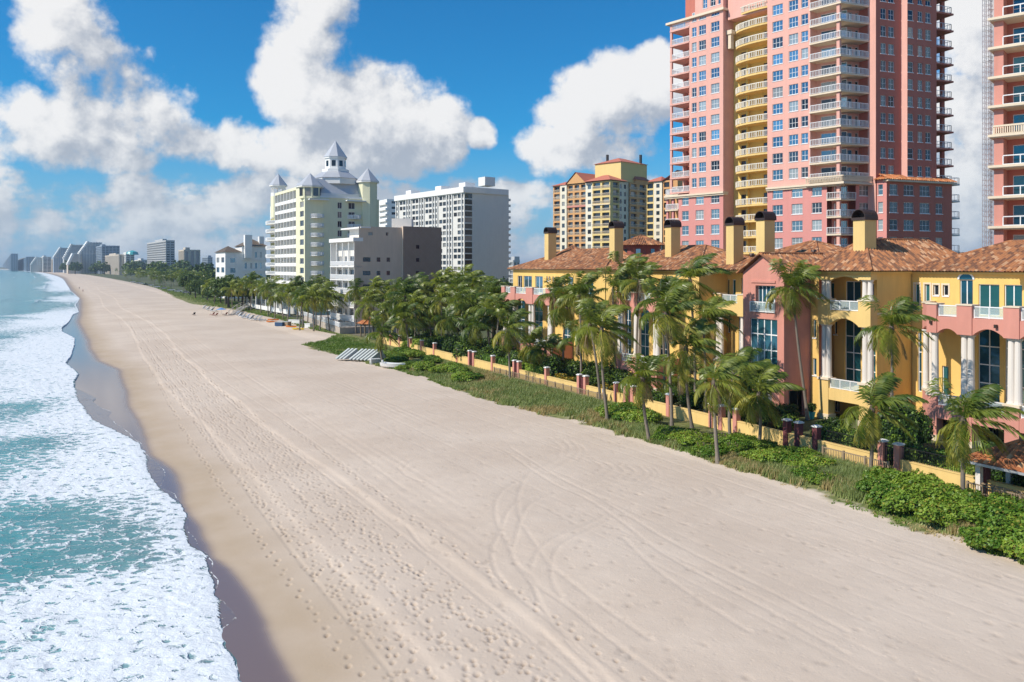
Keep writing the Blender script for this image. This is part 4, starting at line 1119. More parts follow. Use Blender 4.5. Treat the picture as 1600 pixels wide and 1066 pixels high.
def _diamond():
    n = _n; bs = n.n['Principled BSDF']; pos = n.node('ShaderNodeNewGeometry').outputs['Position']
    x, y, z = n.sep(pos); u = n.m('ADD', n.m('MULTIPLY', x, 0.84), n.m('MULTIPLY', y, 0.54))
    a = n.m('ABSOLUTE', n.m('SUBTRACT', n.m('FRACT', n.m('MULTIPLY', n.m('ADD', u, z), 0.36)), 0.5)); b = n.m('ABSOLUTE', n.m('SUBTRACT', n.m('FRACT', n.m('MULTIPLY', n.m('SUBTRACT', u, z), 0.36)), 0.5))
    ln = n.m('MAXIMUM', n.mapr(a, 0.46, 0.49), n.mapr(b, 0.46, 0.49))
    old = bs.inputs['Base Color'].links[0].from_socket
    n.put(bs.inputs['Base Color'], n.mix(n.m('MULTIPLY', ln, 0.35), old, (0.36, 0.29, 0.25, 1)))
_diamond()
grey_condo()

def yellow_hotel():
    C = Vector(at(478, 270)); A0 = Vector(at(415.5, 315)); e = (C - A0).normalized(); n = Vector((-e.y, e.x)); e2 = n
    root = thing('hotel', 'pale yellow beach hotel with grey pointed roofs on corner turrets', 'hotel', (*(C + n * 12 - e * 15), 0)); rp = Vector((root.location.x, root.location.y))
    fh = 3.1; zt = 37.6; zf = 41.6; zs = [zf - .6 - fh * (k + 1) for k in range(12)]
    F = Fac(root, A0, C); s = F.s
    # sea front: recessed balconies with white rails between thin white fins
    xa, xb = s(430.5), s(464)
    B = Fac(root, F.world(xa, 1.4), F.world(xb, 1.4)); nb = 7; w = B.L / nb
    grid_face(B, [(i * w + w * .12, i * w + w * .62) for i in range(nb)], zs[:11], 0.1, 2.2, 'white_paint', 4, zf, pm='pane_olive', y=0.1, reveal=0.2)
    sl = MB(); sl.box(xa, xb, -0.05, 1.39, 0, 0.25); sl.box(xa, xb, -0.12, -0.0495, 0.0, 1.15); sm = sl.mesh('balcony', 'white_paint')
    for z in zs[:11]: F.put('balcony', sm, 0, 0, z - 0.25)
    for i in range(nb + 1): F.box('fin', xa + i * w - 0.13, xa + i * w + 0.13, -0.25, 1.3, 4, zf + 0.2, 'white_paint')
    F.box('parapet', xa, xb, -0.2, 1.0, zf, zf + 0.9, 'hotel_yellow')
    # far corner: open round balconies
    B2 = Fac(root, F.world(0, 1.6), F.world(xa, 1.6)); grid_face(B2, [(0.6, B2.L - 0.6)], zs[2:11], 0.1, 2.2, 'white_paint', 4, zf - 3, pm='pane_olive', y=0.1)
    sl = MB(); arc = [(-0.3 + (xa + .2) * k / 8, -1.1 * math.sin(math.pi * k / 8)) for k in range(9)]; sl.prism(ccw(arc + [(xa - .1, 1.55), (-0.3, 1.55)]), 0, 0.25); sm2 = sl.mesh('balcony', 'white_paint')
    rm = rail_mesh(arc, 1.05, 'rail_white', step=0.3, bar=0.16, top=0.1, posts=3)
    for z in zs[2:11]:
        o = F.put('balcony', sm2, 0, 0, z - 0.25); ob('railing', rm, o, (0, 0, 0.25))
    # corner pier with windows
    wz = [z for z in zs[1:11]]
    P = Fac(root, F.world(xb + .02, -0.35), F.world(F.L, -0.35)); grid_face(P, [(P.s(468.6), P.s(474.6))], wz, 0.5, 1.9, 'hotel_yellow', 0, zf + 0.2, pm='pane_dark', sub=True, nx=2, y=0.15)
    # camera side
    Cw = F.world(F.L, -0.35); S = Fac(root, Cw, Cw + e2 * 25.5)
    ws = [(S.s(527.5), S.s(534.2))]
    holes = []
    for z in wz:
        for (a, b) in ((492.5, 503.5), (527.5, 534.2), (544.5, 554.5)):
            xa_, xb_ = S.s(a), S.s(b); holes.append((xa_, xb_, z + .25, z + 2.35)); S.window(xa_, z + .25, xb_ - xa_, 2.1, 2, 1, pm='pane_dark', sill=False)
    S.wall(0, zt + 1.0, holes, 'hotel_yellow')
    for (a, b) in ((485, 506), (543, 564)):
        x0, x1 = S.s(a), S.s(b); w = x1 - x0
        arc = [(x0 + w * k / 8, -1.9 * math.sin(math.pi * min(k, 4) / 8) if k < 4 else -1.9 * (1 - ((k - 4) / 4) ** 2)) for k in range(9)]
        sl = MB(); sl.prism(ccw([(x0, -0.01)] + arc[1:-1] + [(x1, -0.01)]), 0, 0.25); sm = sl.mesh('balcony', 'white_paint')
        rm = rail_mesh([(x0, -0.02)] + arc[1:-1] + [(x1, -0.02)], 1.05, 'rail_white', step=0.3, bar=0.16, top=0.1, posts=3)
        for k, z in enumerate(wz):
            if k == 0: continue
            o = S.put('balcony', sm, 0, 0, z); ob('railing', rm, o, (0, 0, 0.25))
        S.box('canopy', x0 - 0.8, x1 + 1.2, -1.9, -0.003, zt - 0.05, zt + 0.3, 'white_paint')
    # roof terrace parapet and set-back metal roof
    S.box('parapet', S.s(500), S.s(566), -0.3, -0.003, zt + 0.9, zt + 1.5, 'white_paint')
    c = MB(); c.prism(ccw([tuple(p - rp) for p in [A0 + n * 1.9 + e * .1, C + n * 1.7 - e * .1, C + e2 * 1.8 - e * .05, Cw + e2 * 25 - e * .35, Cw + e2 * 25 - e * 36, A0 + n * 25]]), 0, zt + 0.4); part('core', c, 'hotel_yellow', root)
    def frustum(cx, cy, pts0, pts1, z0, z1, mat, name, parent=root):
        mb = MB(); m = len(pts0)
        for k in range(m):
            j = (k + 1) % m; mb.quad((*pts0[k], z0), (*pts0[j], z0), (*pts1[j], z1), (*pts1[k], z1))
        mb.poly([(*p, z1) for p in pts1]); return part(name, mb, mat, parent)
    def ngon(c, r, m=8, ph=0.0): return [(c.x + r * math.cos(ph + 2 * math.pi * k / m), c.y + r * math.sin(ph + 2 * math.pi * k / m)) for k in range(m)]
    mc = S.world(S.s(538), 9) - rp
    low = [tuple(S.world(x, y) - rp) for (x, y) in ((2.6, 1.2), (23, 1.2), (23, 26), (2.6, 26))]; hi = [tuple(S.world(x, y) - rp) for (x, y) in ((4.0, 4.0), (21.5, 4.0), (21.5, 23), (4.0, 23))]
    c2 = MB(); c2.prism(ccw(low), zt + 0.4, zt + 2.5); part('attic', c2, 'white_paint', root)
    frustum(0, 0, ccw(low), ccw(hi), zt + 2.5, zt + 7.4, 'metal_roof', 'roof')
    oc = mc
    m2 = MB(); m2.prism(ngon(oc, 7.8, 8, .39), zt + 6.0, zt + 8.0); part('drum', m2, 'white_paint', root)
    frustum(0, 0, ngon(oc, 8.2, 8, .39), ngon(oc, 4.7, 8, .39), zt + 8.0, zt + 10.4, 'metal_roof', 'roof')
    m3 = MB(); m3.prism(ngon(oc, 4.6, 8, .39), zt + 10.4, zt + 11.3); m3.prism(ngon(oc, 3.5, 8, .39), zt + 11.3, zt + 15.0); m3.prism(ngon(oc, 3.9, 8, .39), zt + 15.0, zt + 15.5); part('lantern', m3, 'white_paint', root)
    for k in range(8):
        a = math.pi * k / 4 + .39 + math.pi / 8; wm = MB(); wm.box(-0.65, 0.65, -0.06, 0.0, 0, 1.9)
        part('lantern_window', wm, 'pane_dark', root, (oc.x + 3.26 * math.cos(a), oc.y + 3.26 * math.sin(a), zt + 12.3), a + math.pi / 2)
    m4 = MB(); m4.cone(oc.x, oc.y, 4.1, zt + 15.5, 0.05, zt + 21.3, 8, ph=.39); part('spire', m4, 'metal_roof', root)
    # turrets
    def turret(c, r, ze, zp, z0, mat, m=8, open_=False, win=None):
        c = c - rp; ph = .39
        if open_:
            k = MB(); k.prism(ngon(c, r, m, ph), z0, z0 + 1.2)
            for p in ngon(c, r * .92, m, ph): k.box(p[0] - .15, p[0] + .15, p[1] - .15, p[1] + .15, z0 + 1.2, ze)
            k.prism(ngon(c, r, m, ph), ze - 0.6, ze)
        else:
            k = MB(); k.prism(ngon(c, r, m, ph), z0, ze)
        part('turret', k, mat, root)
        k = MB(); k.prism(ngon(c, r * 1.22, m, ph), ze, ze + 0.45); part('turret_eave', k, 'white_paint', root)
        k = MB(); k.cone(c.x, c.y, r * 1.25, ze + 0.45, 0.05, zp, m, ph=ph); part('turret_roof', k, 'metal_roof', root)
    tq = F.world(s(425.5), 2.2); k_ = MB(); k_.prism(ngon(tq - rp, 2.75, 8, .39), 34, zt + 4.2); part('turret', k_, 'hotel_yellow', root); turret(tq, 2.7, zt + 7.8, zt + 12.6, zt + 4.2, 'white_paint', open_=True)
    tc_ = F.world(F.L - 2.6, 2.2); turret(tc_, 3.6, zt + 4.2, zt + 8.9, zt + 0.6, 'hotel_yellow')
    for a in range(8):
        an = math.pi * a / 4 + .39 + math.pi / 8; wm = MB(); wm.box(-0.95, 0.95, -0.06, 0.0, 0, 2.6); q = tc_ - rp
        part('turret_window', wm, 'pane_dark', root, (q.x + 3.36 * math.cos(an), q.y + 3.36 * math.sin(an), zt + 1.3), an + math.pi / 2)
    turret(S.world(S.s(577), 1.4), 3.2, zt + 6.6, zt + 11.6, 0, 'hotel_yellow')
    # sea-front colonnade at the foot
    V = Fac(root, F.world(-6, -6), F.world(F.L + 2, -6)); V.box('veranda_roof', 0, V.L, 0, 6, 7.0, 7.6, 'white_paint')
    for i in range(9): V.box('veranda_post', i * V.L / 8.2, i * V.L / 8.2 + 0.5, 0.1, 0.6, 0, 7.0, 'white_paint')
    V.box('veranda_wall', 0, V.L, 4.5, 4.8, 0, 7.0, 'far_grey')
    V.box('veranda_rail', 0, V.L, -0.1, 0.05, 0.6, 2.0, 'white_paint')
yellow_hotel()

def white_condo():
    A = Vector(at(619, 425)); C = Vector(at(725.5, 375)); e = (C - A).normalized(); n = Vector((-e.y, e.x))
    root = thing('apartment_block', 'white apartment slab with flat roof houses and a blank grey end wall', 'apartment block', (*(C + n * 10 - e * 25), 0)); rp = Vector((root.location.x, root.location.y))
    F = Fac(root, A, C); fh = 2.75; zt = 49.2; zs = [zt - fh * (k + 1) for k in range(16)]
    rn = random.Random(2); bays = 5; W = F.L; w = W / bays
    holes = []
    for b in range(bays):
        x = b * w
        for (a0, a1, pm) in ((0.30, 0.52, 'pane_dark'), (0.56, 0.78, None), (0.05, 0.13, 'pane_dark'), (0.87, 0.94, 'pane_dark')):
            for z in zs[:14]:
                r = rn.random()
                m_ = pm if (pm and r < .8) else ('pane_far' if r < .6 else 'pane_dark')
                hx0, hx1 = x + a0 * w, x + a1 * w
                if a1 - a0 > .2 and r < .17: continue
                holes.append((hx0, hx1, z + .5, z + 2.3)); F.window(hx0, z + .5, hx1 - hx0, 1.8, pm=m_, y=.3, sub=False)
    F.wall(0, zt, holes, 'off_white', reveal=.5)
    for b in range(bays + 1):
        for q in (-0.16, 0.02, 0.2):
            x = b * w + q * w
            if -0.2 <= x <= W: F.box('fin', x, x + 0.45, -0.55, -0.003, 0, zt, 'white_paint')
    F.box('roof_band', -0.5, W + 0.6, -0.9, 24.5, zt, zt + 2.6, 'white_paint')
    S = Fac(root, C, C + n * 25); a1 = S.s(738.5)
    hs = []
    for z in zs[:14]:
        hs.append((0.3, a1 - .2, z + .25, z + 2.5)); S.window(0.3, z + .25, a1 - .5, 2.25, pm='pane_dark', y=.15, sub=False)
    S.wall(0, zt, hs, 'off_white')
    for z in zs[:14]: S.box('end_balcony', S.L, S.L + 1.4, 0.3, 6, z + .1, z + 1.2, 'off_white')
    for (pa, y0) in ((705, 6), (741, 4), (668, 6), (622, 6)):
        x = F.s(pa); F.box('roof_house', x - 2.6, x + 2.6, y0, y0 + 5.5, zt + 2.59, zt + (5.6 if pa < 740 else 6.5), 'white_paint')
    c = MB(); c.prism(ccw([tuple(p - rp) for p in [A + n * .6, C + n * .6 - e * .2, C + n * 24.9 - e * .2, A + n * 24.9]]), 0, zt); part('core', c, 'white_paint', root)
    # second slab behind
    A2 = Vector(at(588, 462)); C2 = Vector(at(604.5, 446)); e_ = (C2 - A2).normalized(); n_ = Vector((-e_.y, e_.x))
    r2 = thing('apartment_block', 'white balconied block half hidden behind the yellow hotel', 'apartment block', (*(C2 + n_ * 8), 0)); q2 = Vector((r2.location.x, r2.location.y))
    G = Fac(r2, A2 - e_ * 8, C2); G.wall(0, 52, [], 'white_paint')
    S2 = Fac(r2, C2, C2 + n_ * 22); zz = [52 - 3 * (k + 1) for k in range(9)]
    grid_face(S2, [(S2.s(612), S2.s(620)), (S2.s(624), S2.s(634))], zz, .7, 1.3, 'white_paint', 0, 52, pm='pane_dark', y=.2)
    for z in zz: G.box('balcony', G.L - 12, G.L + 1.2, -1.2, -.003, z, z + 1.1, 'white_paint')
    c = MB(); c.prism(ccw([tuple(p - q2) for p in [A2 - e_ * 8 + n_ * .3, C2 + n_ * .3 - e_ * .3, C2 + n_ * 22 - e_ * .3, A2 - e_ * 8 + n_ * 22]]), 0, 51.9); part('core', c, 'white_paint', r2)
white_condo()

def yellow_condos():
    A = Vector(at(865, 350)); C = Vector(at(957, 327)); e = (C - A).normalized(); n = Vector((-e.y, e.x))
    root = thing('apartment_block', 'ornate yellow and orange apartment block with red hipped roofs', 'apartment block', (*(C + n * 12 - e * 16), 0)); rp = Vector((root.location.x, root.location.y))
    zt = 49.6; fh = 3.0; zs = [zt - fh * (k + 1) for k in range(11)]
    F = Fac(root, A, C); s = F.s
    def bay(Fx, pa, pb, nwin, mat, depth=0.0, wz=.35, h=2.2, margin=.14, z1=zt, pm='pane_dark', rail=True, arch=True, zl=None):
        xa, xb = (pa, pb) if Fx.L and pa < 300 else (Fx.s(pa), Fx.s(pb)); w = (xb - xa) / nwin
        B = Fac(Fx.root, Fx.world(xa, -depth), Fx.world(xb, -depth)); holes = []
        for i in range(nwin):
            a, b = i * w + w * margin, (i + 1) * w - w * margin
            for z in (zl or zs):
                holes.append((a, b, z + wz, z + wz + h)); B.window(a, z + wz, b - a, h, pm=pm if (hash((i, round(z), pa)) % 3) else 'pane_far', y=.7 if rail else .15, sub=False)
        B.wall(0, z1, holes, mat, reveal=.9 if rail else .2)
        if depth: B.box('flank', B.L - .02, B.L, 0.002, depth, 0, z1, mat)
        if rail:
            r = rail_mesh([(0.1, -.05), (B.L - .1, -.05)], 1.0, 'trim', step=.5, bar=.1, top=.13, posts=5)
            for z in (zl or zs): B.put('railing', r, 0, 0, z + wz - .15)
        return B
    bay(F, 865, 877, 1, 'condo_orange', .3); bay(F, 877, 887, 1, 'condo_cream', .7, margin=.28, h=1.7, rail=False)
    o = bay(F, 887, 917, 3, 'condo_orange', .2); bay(F, 917, 929, 1, 'condo_cream', .8, margin=.28, h=1.7, rail=False)
    bay(F, 929, 957, 2, 'condo_yellow', 1.4, margin=.1)
    F.box('string_course', s(887), s(917), -.5, .3, zs[2] - .5, zs[2] + .2, 'pink'); F.box('string_course', s(929), s(957), -1.7, .3, zs[2] - .4, zs[2], 'trim')
    Cc = F.world(F.L, -1.4); S = Fac(root, Cc, line_x(Cc, n, 1009.5))
    bay(S, 957, 968, 1, 'condo_yellow', 0, margin=.1); bay(S, 968, 982, 2, 'condo_cream', -.6, margin=.27, h=1.7, rail=False); bay(S, 982, 1009, 2, 'condo_orange', .5, margin=.16)
    c = MB(); c.prism(ccw([tuple(p - rp) for p in [A + n * 1.2 + e * .3, C + n * 1.2 - e * 1.2, C + n * (S.L - 2) - e * 1.2, A + n * (S.L - 2)]]), 0, zt - .1); part('core', c, 'condo_orange', root)
    # roofs in local frame of the front face
    def roof(x0, x1, y0, y1, z, rise, wallh=0.0, mat='condo_yellow', gable=False):
        if wallh:
            F.box('attic', x0 + .5, x1 - .5, y0 + .5, y1 - .5, z - wallh, z, mat)
        mb = MB(); m = ((x0 + x1) / 2, (y0 + y1) / 2); r = min(x1 - x0, y1 - y0) / 2
        if x1 - x0 > y1 - y0: q = [(x0 + r, m[1]), (x1 - r, m[1])]; fs = [((x0, y0), (x1, y0), q[1], q[0]), ((x1, y1), (x0, y1), q[0], q[1]), ((x1, y0), (x1, y1), q[1]), ((x0, y1), (x0, y0), q[0])]
        elif gable: q = [(m[0], y0), (m[0], y1)]; fs = [((x1, y0), (x1, y1), q[1], q[0]), ((x0, y1), (x0, y0), q[0], q[1])]; mb.poly([(x0 + .4, y0 + .4, z), (x1 - .4, y0 + .4, z), (m[0], y0 + .4, z + rise * .95)], 1)
        else: q = [(m[0], y0 + r), (m[0], y1 - r)]; fs = [((x1, y0), (x1, y1), q[1], q[0]), ((x0, y1), (x0, y0), q[0], q[1]), ((x0, y0), (x1, y0), q[0]), ((x1, y1), (x0, y1), q[1])]
        for f in fs: mb.poly([(*p, z + (rise if p in q else 0)) for p in f])
        me = mb.mesh('roof', ['red_tile', mat]); return F.put('roof', me, 0, 0, 0)
    roof(-.8, s(888), -1, 8, zt, 1.8, mat='condo_orange'); roof(s(886), s(918), -1.2, 16, zt + .2, 4.6, gable=True, mat='condo_orange'); roof(s(917), F.L + .8, -2.4, 9, zt + .3, 2.6)
    roof(s(912), F.L - .5, 6, 24, zt + 8.2, 2.6, wallh=8, mat='condo_yellow'); roof(F.L - 14, F.L + .6, 14, S.L + .5, zt + 1.5, 4.5, wallh=1.5, mat='condo_orange')
    for (x, y) in ((s(922), 10), (s(950), 20)): F.box('roof_flue', x, x + .8, y, y + .8, zt + 8, zt + 12.2, 'dark_inside')
    # second, matching block half behind the pink tower
    A2 = Vector(at(1010, 372)); C2 = A2 + e * 16
    r2 = thing('apartment_block', 'yellow and cream apartment block squeezed against the pink tower', 'apartment block', (*(C2 + n * 8), 0)); q2 = Vector((r2.location.x, r2.location.y))
    F2 = Fac(r2, A2, C2)
    def bay2(pa, pb, mat, dp, margin, h, rail):
        xa, xb = F2.s(pa), F2.s(pb); B = Fac(r2, F2.world(xa, -dp), F2.world(xb, -dp)); hs = []
        for z in zs2:
            a, b = B.L * margin, B.L * (1 - margin); hs.append((a, b, z + .35, z + .35 + h)); B.window(a, z + .35, b - a, h, pm='pane_dark', y=.5 if rail else .15, sub=False)
        B.wall(0, 53.5, hs, mat, reveal=.7 if rail else .2)
    zs2 = [53.2 - fh * (k + 1) for k in range(11)]
    bay2(1010, 1023, 'condo_yellow', .3, .14, 2.2, True); bay2(1023, 1036, 'condo_cream', .7, .3, 1.7, False); bay2(1036, 1048, 'condo_orange', .2, .14, 2.2, True)
    c = MB(); c.prism(ccw([tuple(p - q2) for p in [A2 + n * 1 + e * .2, C2 + n * 1, C2 + n * 18, A2 + n * 18]]), 0, 53.4); part('core', c, 'condo_orange', r2)
    mb = MB()
    x1 = F2.s(1036); mb.poly([(-.8, -1.5, 53.4), (x1, -1.5, 53.4), (x1 * .6, 4, 56)]); mb.poly([(x1, -1.5, 53.4), (x1, 9, 53.4), (x1 * .6, 4, 56)]); mb.poly([(-.8, 9, 53.4), (-.8, -1.5, 53.4), (x1 * .6, 4, 56)]); mb.poly([(x1, 9, 53.4), (-.8, 9, 53.4), (x1 * .6, 4, 56)])
    mb.poly([(x1, -1, 53.4), (x1 + 8, -1, 57.5), (x1 + 8, 9, 57.5), (x1, 9, 53.4)]); F2.put('roof', mb.mesh('roof', 'red_tile'), 0, 0, 0)
yellow_condos()

# ------------------------------------------------------------------ skyline far up the coast
def far_block(px0, px1, ytop, d, mat, label, style='bands', depth=30, yaw=0.55, name='hotel_block', top=None, side=None):
    """Distant block: front face with real floor slabs and recessed glazing, side face, roof house."""
    e = Vector((math.sin(yaw), -math.cos(yaw))); n = Vector((-e.y, e.x))
    xm = px0 + (px1 - px0) * (side if side is not None else 0.55)
    C = Vector(at(xm, d)); A = line_x(C, e, px0); D = line_x(C, n, px1)
    zt = z_of(ytop, d)
    root = thing(name, label, 'building', (*(C + n * 5 - e * 5), 0)); rp = Vector((root.location.x, root.location.y))
    F = Fac(root, A, C); S = Fac(root, C, D)
    c = MB(); c.prism(ccw([tuple(p - rp) for p in [A + n * .8, C + n * .8 - e * .8, D - e * .8, D - e * .8 - e * (A - C).length + n * 2, A + n * (C - D).length]]), 0, zt); part('core', c, 'pane_far' if style != 'plain' else mat, root)
    for G in (F, S):
        nf = max(4, int(zt / 3.4)); mb = MB()
        if style in ('bands', 'plain'):
            for k in range(nf + 1):
                z = zt * k / nf; mb.box(0, G.L, 0, .9, z - .9, z + .5)
        nfin = max(2, int(G.L / 6.5))
        for i in range(nfin + 1):
            x = G.L * i / nfin; w = 1.6 if style == 'fins' else .7
            mb.box(max(0, x - w), min(G.L, x + w), -.15, .88, 0, zt + .52)
        mb.box(0, G.L, -.3, .9, zt - .4, zt + 1.6)
        G.put('floor_slabs', mb.mesh('floor_slabs', mat), 0, 0, 0)
    F.box('roof_house', F.L * .3, F.L * .7, 4, 10, zt, zt + 5, mat)
    return root, F, S, zt
def stepped_block(px0, px1, ytop, yl, d, mat, label, yaw=0.55):
    """Wedge-shaped hotel stepping up from the sea."""
    n_ = 9; e = Vector((math.sin(yaw), -math.cos(yaw))); n = Vector((-e.y, e.x)); A = Vector(at(px0, d)); D = line_x(A, n, px1)
    root = thing('stepped_hotel', label, 'building', (*A, 0)); rp = Vector((A.x, A.y)); L = (D - A).length
    zt, zl = z_of(ytop, d), z_of(yl, d)
    S = Fac(root, A, D)
    for k in range(n_):
        z1 = zl + (zt - zl) * (k + 1) / n_; x0 = L * .4 * k / n_
        mb = MB(); mb.box(x0, L, 0, 40, zl + (zt - zl) * k / n_ if k else 0, z1 - .8); mb.box(x0 - 1.2, x0 + 3, -1, 40.5, z1 - .8, z1 + 1.6, 1)
        S.put('storey', mb.mesh('storey', [mat, 'white_paint']), 0, 0, 0)
    mb = MB()
    for i in range(1, 8): x = L * i / 8; mb.box(x - .8, x + .8, -.6, 0, 0, zl + (zt - zl) * min(1, x / (L * .4)))
    S.put('fins', mb.mesh('fins', 'far_grey'), 0, 0, 0)
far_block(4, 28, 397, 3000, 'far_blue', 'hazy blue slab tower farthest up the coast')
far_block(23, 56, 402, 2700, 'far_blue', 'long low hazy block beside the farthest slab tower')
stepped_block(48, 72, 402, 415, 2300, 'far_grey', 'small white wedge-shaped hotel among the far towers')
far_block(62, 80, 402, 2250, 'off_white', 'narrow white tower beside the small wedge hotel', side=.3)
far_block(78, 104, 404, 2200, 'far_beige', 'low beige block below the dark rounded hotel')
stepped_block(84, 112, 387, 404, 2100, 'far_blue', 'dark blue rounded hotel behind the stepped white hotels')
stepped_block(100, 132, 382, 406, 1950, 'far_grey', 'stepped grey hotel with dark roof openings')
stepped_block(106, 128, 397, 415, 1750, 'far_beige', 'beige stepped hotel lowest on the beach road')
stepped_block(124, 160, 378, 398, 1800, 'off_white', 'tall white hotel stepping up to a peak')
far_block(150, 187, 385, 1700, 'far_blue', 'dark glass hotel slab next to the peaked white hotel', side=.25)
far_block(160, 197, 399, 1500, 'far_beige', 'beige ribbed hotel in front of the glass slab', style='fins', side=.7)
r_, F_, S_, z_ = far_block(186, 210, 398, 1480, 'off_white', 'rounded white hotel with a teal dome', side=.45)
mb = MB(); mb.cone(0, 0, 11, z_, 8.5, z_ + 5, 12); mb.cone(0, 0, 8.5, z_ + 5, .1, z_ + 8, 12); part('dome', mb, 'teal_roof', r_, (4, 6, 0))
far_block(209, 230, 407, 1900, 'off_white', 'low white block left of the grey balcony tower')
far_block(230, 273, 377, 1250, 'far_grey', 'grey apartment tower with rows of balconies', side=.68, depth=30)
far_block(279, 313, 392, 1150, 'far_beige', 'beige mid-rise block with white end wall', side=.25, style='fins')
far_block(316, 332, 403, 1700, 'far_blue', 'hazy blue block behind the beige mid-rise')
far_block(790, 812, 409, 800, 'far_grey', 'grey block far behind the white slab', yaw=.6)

def white_mansion():
    C = Vector(at(352, 410)); e = Vector((0.5, -0.866)); n = Vector((-e.y, e.x))
    root = thing('mansion', 'white mansion hotel with brown hipped roofs and a square tower', 'building', (*(C + n * 10), 0)); rp = Vector((root.location.x, root.location.y))
    A = line_x(C, e, 337); F = Fac(root, A, C); S = Fac(root, C, C + n * 8)
    zt = 23.0
    zz = [2, 7, 12, 17]
    grid_face(F, [(F.L * .1, F.L * .4), (F.L * .6, F.L * .9)], zz, .8, 2.6, 'white_paint', 0, zt, pm='pane_dark', y=.2)
    grid_face(S, [(S.L * .3, S.L * .6)], zz, .8, 2.2, 'white_paint', 0, zt, pm='pane_blue', y=.2)
    C2 = C + n * 8 - e * -3; S2 = Fac(root, C + n * 8, line_x(C + n * 8, n, 416))
    grid_face(S2, [(S2.L * q, S2.L * (q + .075)) for q in (.12, .34, .54, .74)], [3, 8.5, 14, 19.5], .8, 2.8, 'white_paint', 0, 26, pm='pane_blue', y=.2)
    for z in (13.4, 18.8): S2.box('ledge', 0, S2.L, -.4, -.003, z, z + .5, 'white_paint')
    c = MB(); c.prism(ccw([tuple(p - rp) for p in [A + n * .4, C + n * .4 - e * .4, C + n * 8 - e * .4, A + n * 8]]), 0, zt - .1); c.prism(ccw([tuple(p - rp) for p in [C + n * 8.1 - e * .4, S2.w1 - e * .4, S2.w1 - e * 16, C + n * 8.1 - e * 16]]), 0, 25.9); part('core', c, 'white_paint', root)
    def hip(pts, z, rise):
        pts = [tuple(p - rp) for p in pts]; m = (sum(p[0] for p in pts) / 4, sum(p[1] for p in pts) / 4); mb = MB()
        for k in range(4): mb.poly([(*pts[k], z), (*pts[(k + 1) % 4], z), (*m, z + rise)])
        part('roof', mb, 'bark', root)
    hip([A - n * .8, C + e * .8 - n * .8, C + e * .8 + n * 8, A + n * 8], zt, 3.2); hip([C + n * 7.4 + e * .8, S2.w1 + e * .8 + n, S2.w1 - e * 16 + n, C + n * 7.4 - e * 16], 26, 4.0)
    F.box('square_tower', F.L - 1.0, F.L + 2.2, 9, 12.5, 20, 31.5, 'white_paint'); S2.box('chimney', S2.L * .75, S2.L * .95, 2, 5, 26, 31, 'white_paint')
white_mansion()
# ------------------------------------------------------------------ the row of villas
def FV(root, a0, b0, a1, b1): return Fac(root, PW(a0, b0), PW(a1, b1))
def round_col(h, r, mat='column_stone'):
    key = ('col', round(h, 2), r)
    if key not in _cache:
        mb = MB(); i = 12
        mb.cone(0, 0, r * 1.28, 0, r * 1.28, 0.14, i); mb.cone(0, 0, r * 1.05, 0.14, r * 0.90, h - 0.22, i); mb.cone(0, 0, r * 0.95, h - 0.22, r * 1.25, h - 0.1, i); mb.cone(0, 0, r * 1.32, h - 0.1, r * 1.32, h, i)
        _cache[key] = mb.mesh('column', mat)
    return _cache[key]
def arch_mesh(w, spring, rise, top, t, mat):
    mb = MB(); n = 14; P = []
    for k in range(n + 1):
        x = w * k / n; q = 2 * k / n - 1; P.append((x, spring + rise * (1 - q * q)))
    for k in range(n):
        (x0, z0), (x1, z1) = P[k], P[k + 1]
        mb.quad((x0, 0, z0), (x1, 0, z1), (x1, 0, top), (x0, 0, top)); mb.quad((x1, t, z1), (x0, t, z0), (x0, t, top), (x1, t, top)); mb.quad((x0, t, z0), (x1, t, z1), (x1, 0, z1), (x0, 0, z0))
    mb.quad((0, 0, top), (w, 0, top), (w, t, top), (0, t, top))
    return mb.mesh('arch', mat)
def rail_part(F, x0, x1, y, z, h=1.05, posts=1.3, parent=None):
    mb = MB(); mb.box(x0, x1, -0.05, 0.05, h - 0.1, h); mb.box(x0, x1, -0.04, 0.04, 0.04, 0.13)
    k = max(1, round((x1 - x0) / posts))
    for i in range(k + 1):
        x = x0 + (x1 - x0) * i / k; x = min(max(x, x0 + 0.05), x1 - 0.05); mb.box(x - 0.045, x + 0.045, -0.045, 0.045, 0.0, h - 0.1)
    o = F.put('railing', mb.mesh('railing', 'rail_white'), 0, y, z)
    g = MB(); g.box(x0, x1, -0.008, 0.008, 0.14, h - 0.11); ob('glass_panel', g.mesh('glass_panel', 'clear_glass'), o)
    return o
_m, _n2, _b = new_mat('clear_glass'); _b.inputs['Base Color'].default_value = (0.75, 0.85, 0.85, 1); _b.inputs['Roughness'].default_value = 0.05
_tr = _n2.node('ShaderNodeBsdfTransparent'); _mx = _n2.node('ShaderNodeMixShader'); _mx.inputs[0].default_value = 0.28
_tr.inputs[0].default_value = (0.85, 0.92, 0.92, 1)
_n2.l.new(_tr.outputs[0], _mx.inputs[1]); _n2.l.new(_b.outputs[0], _mx.inputs[2]); _n2.l.new(_mx.outputs[0], _n2.n['Material Output'].inputs[0])

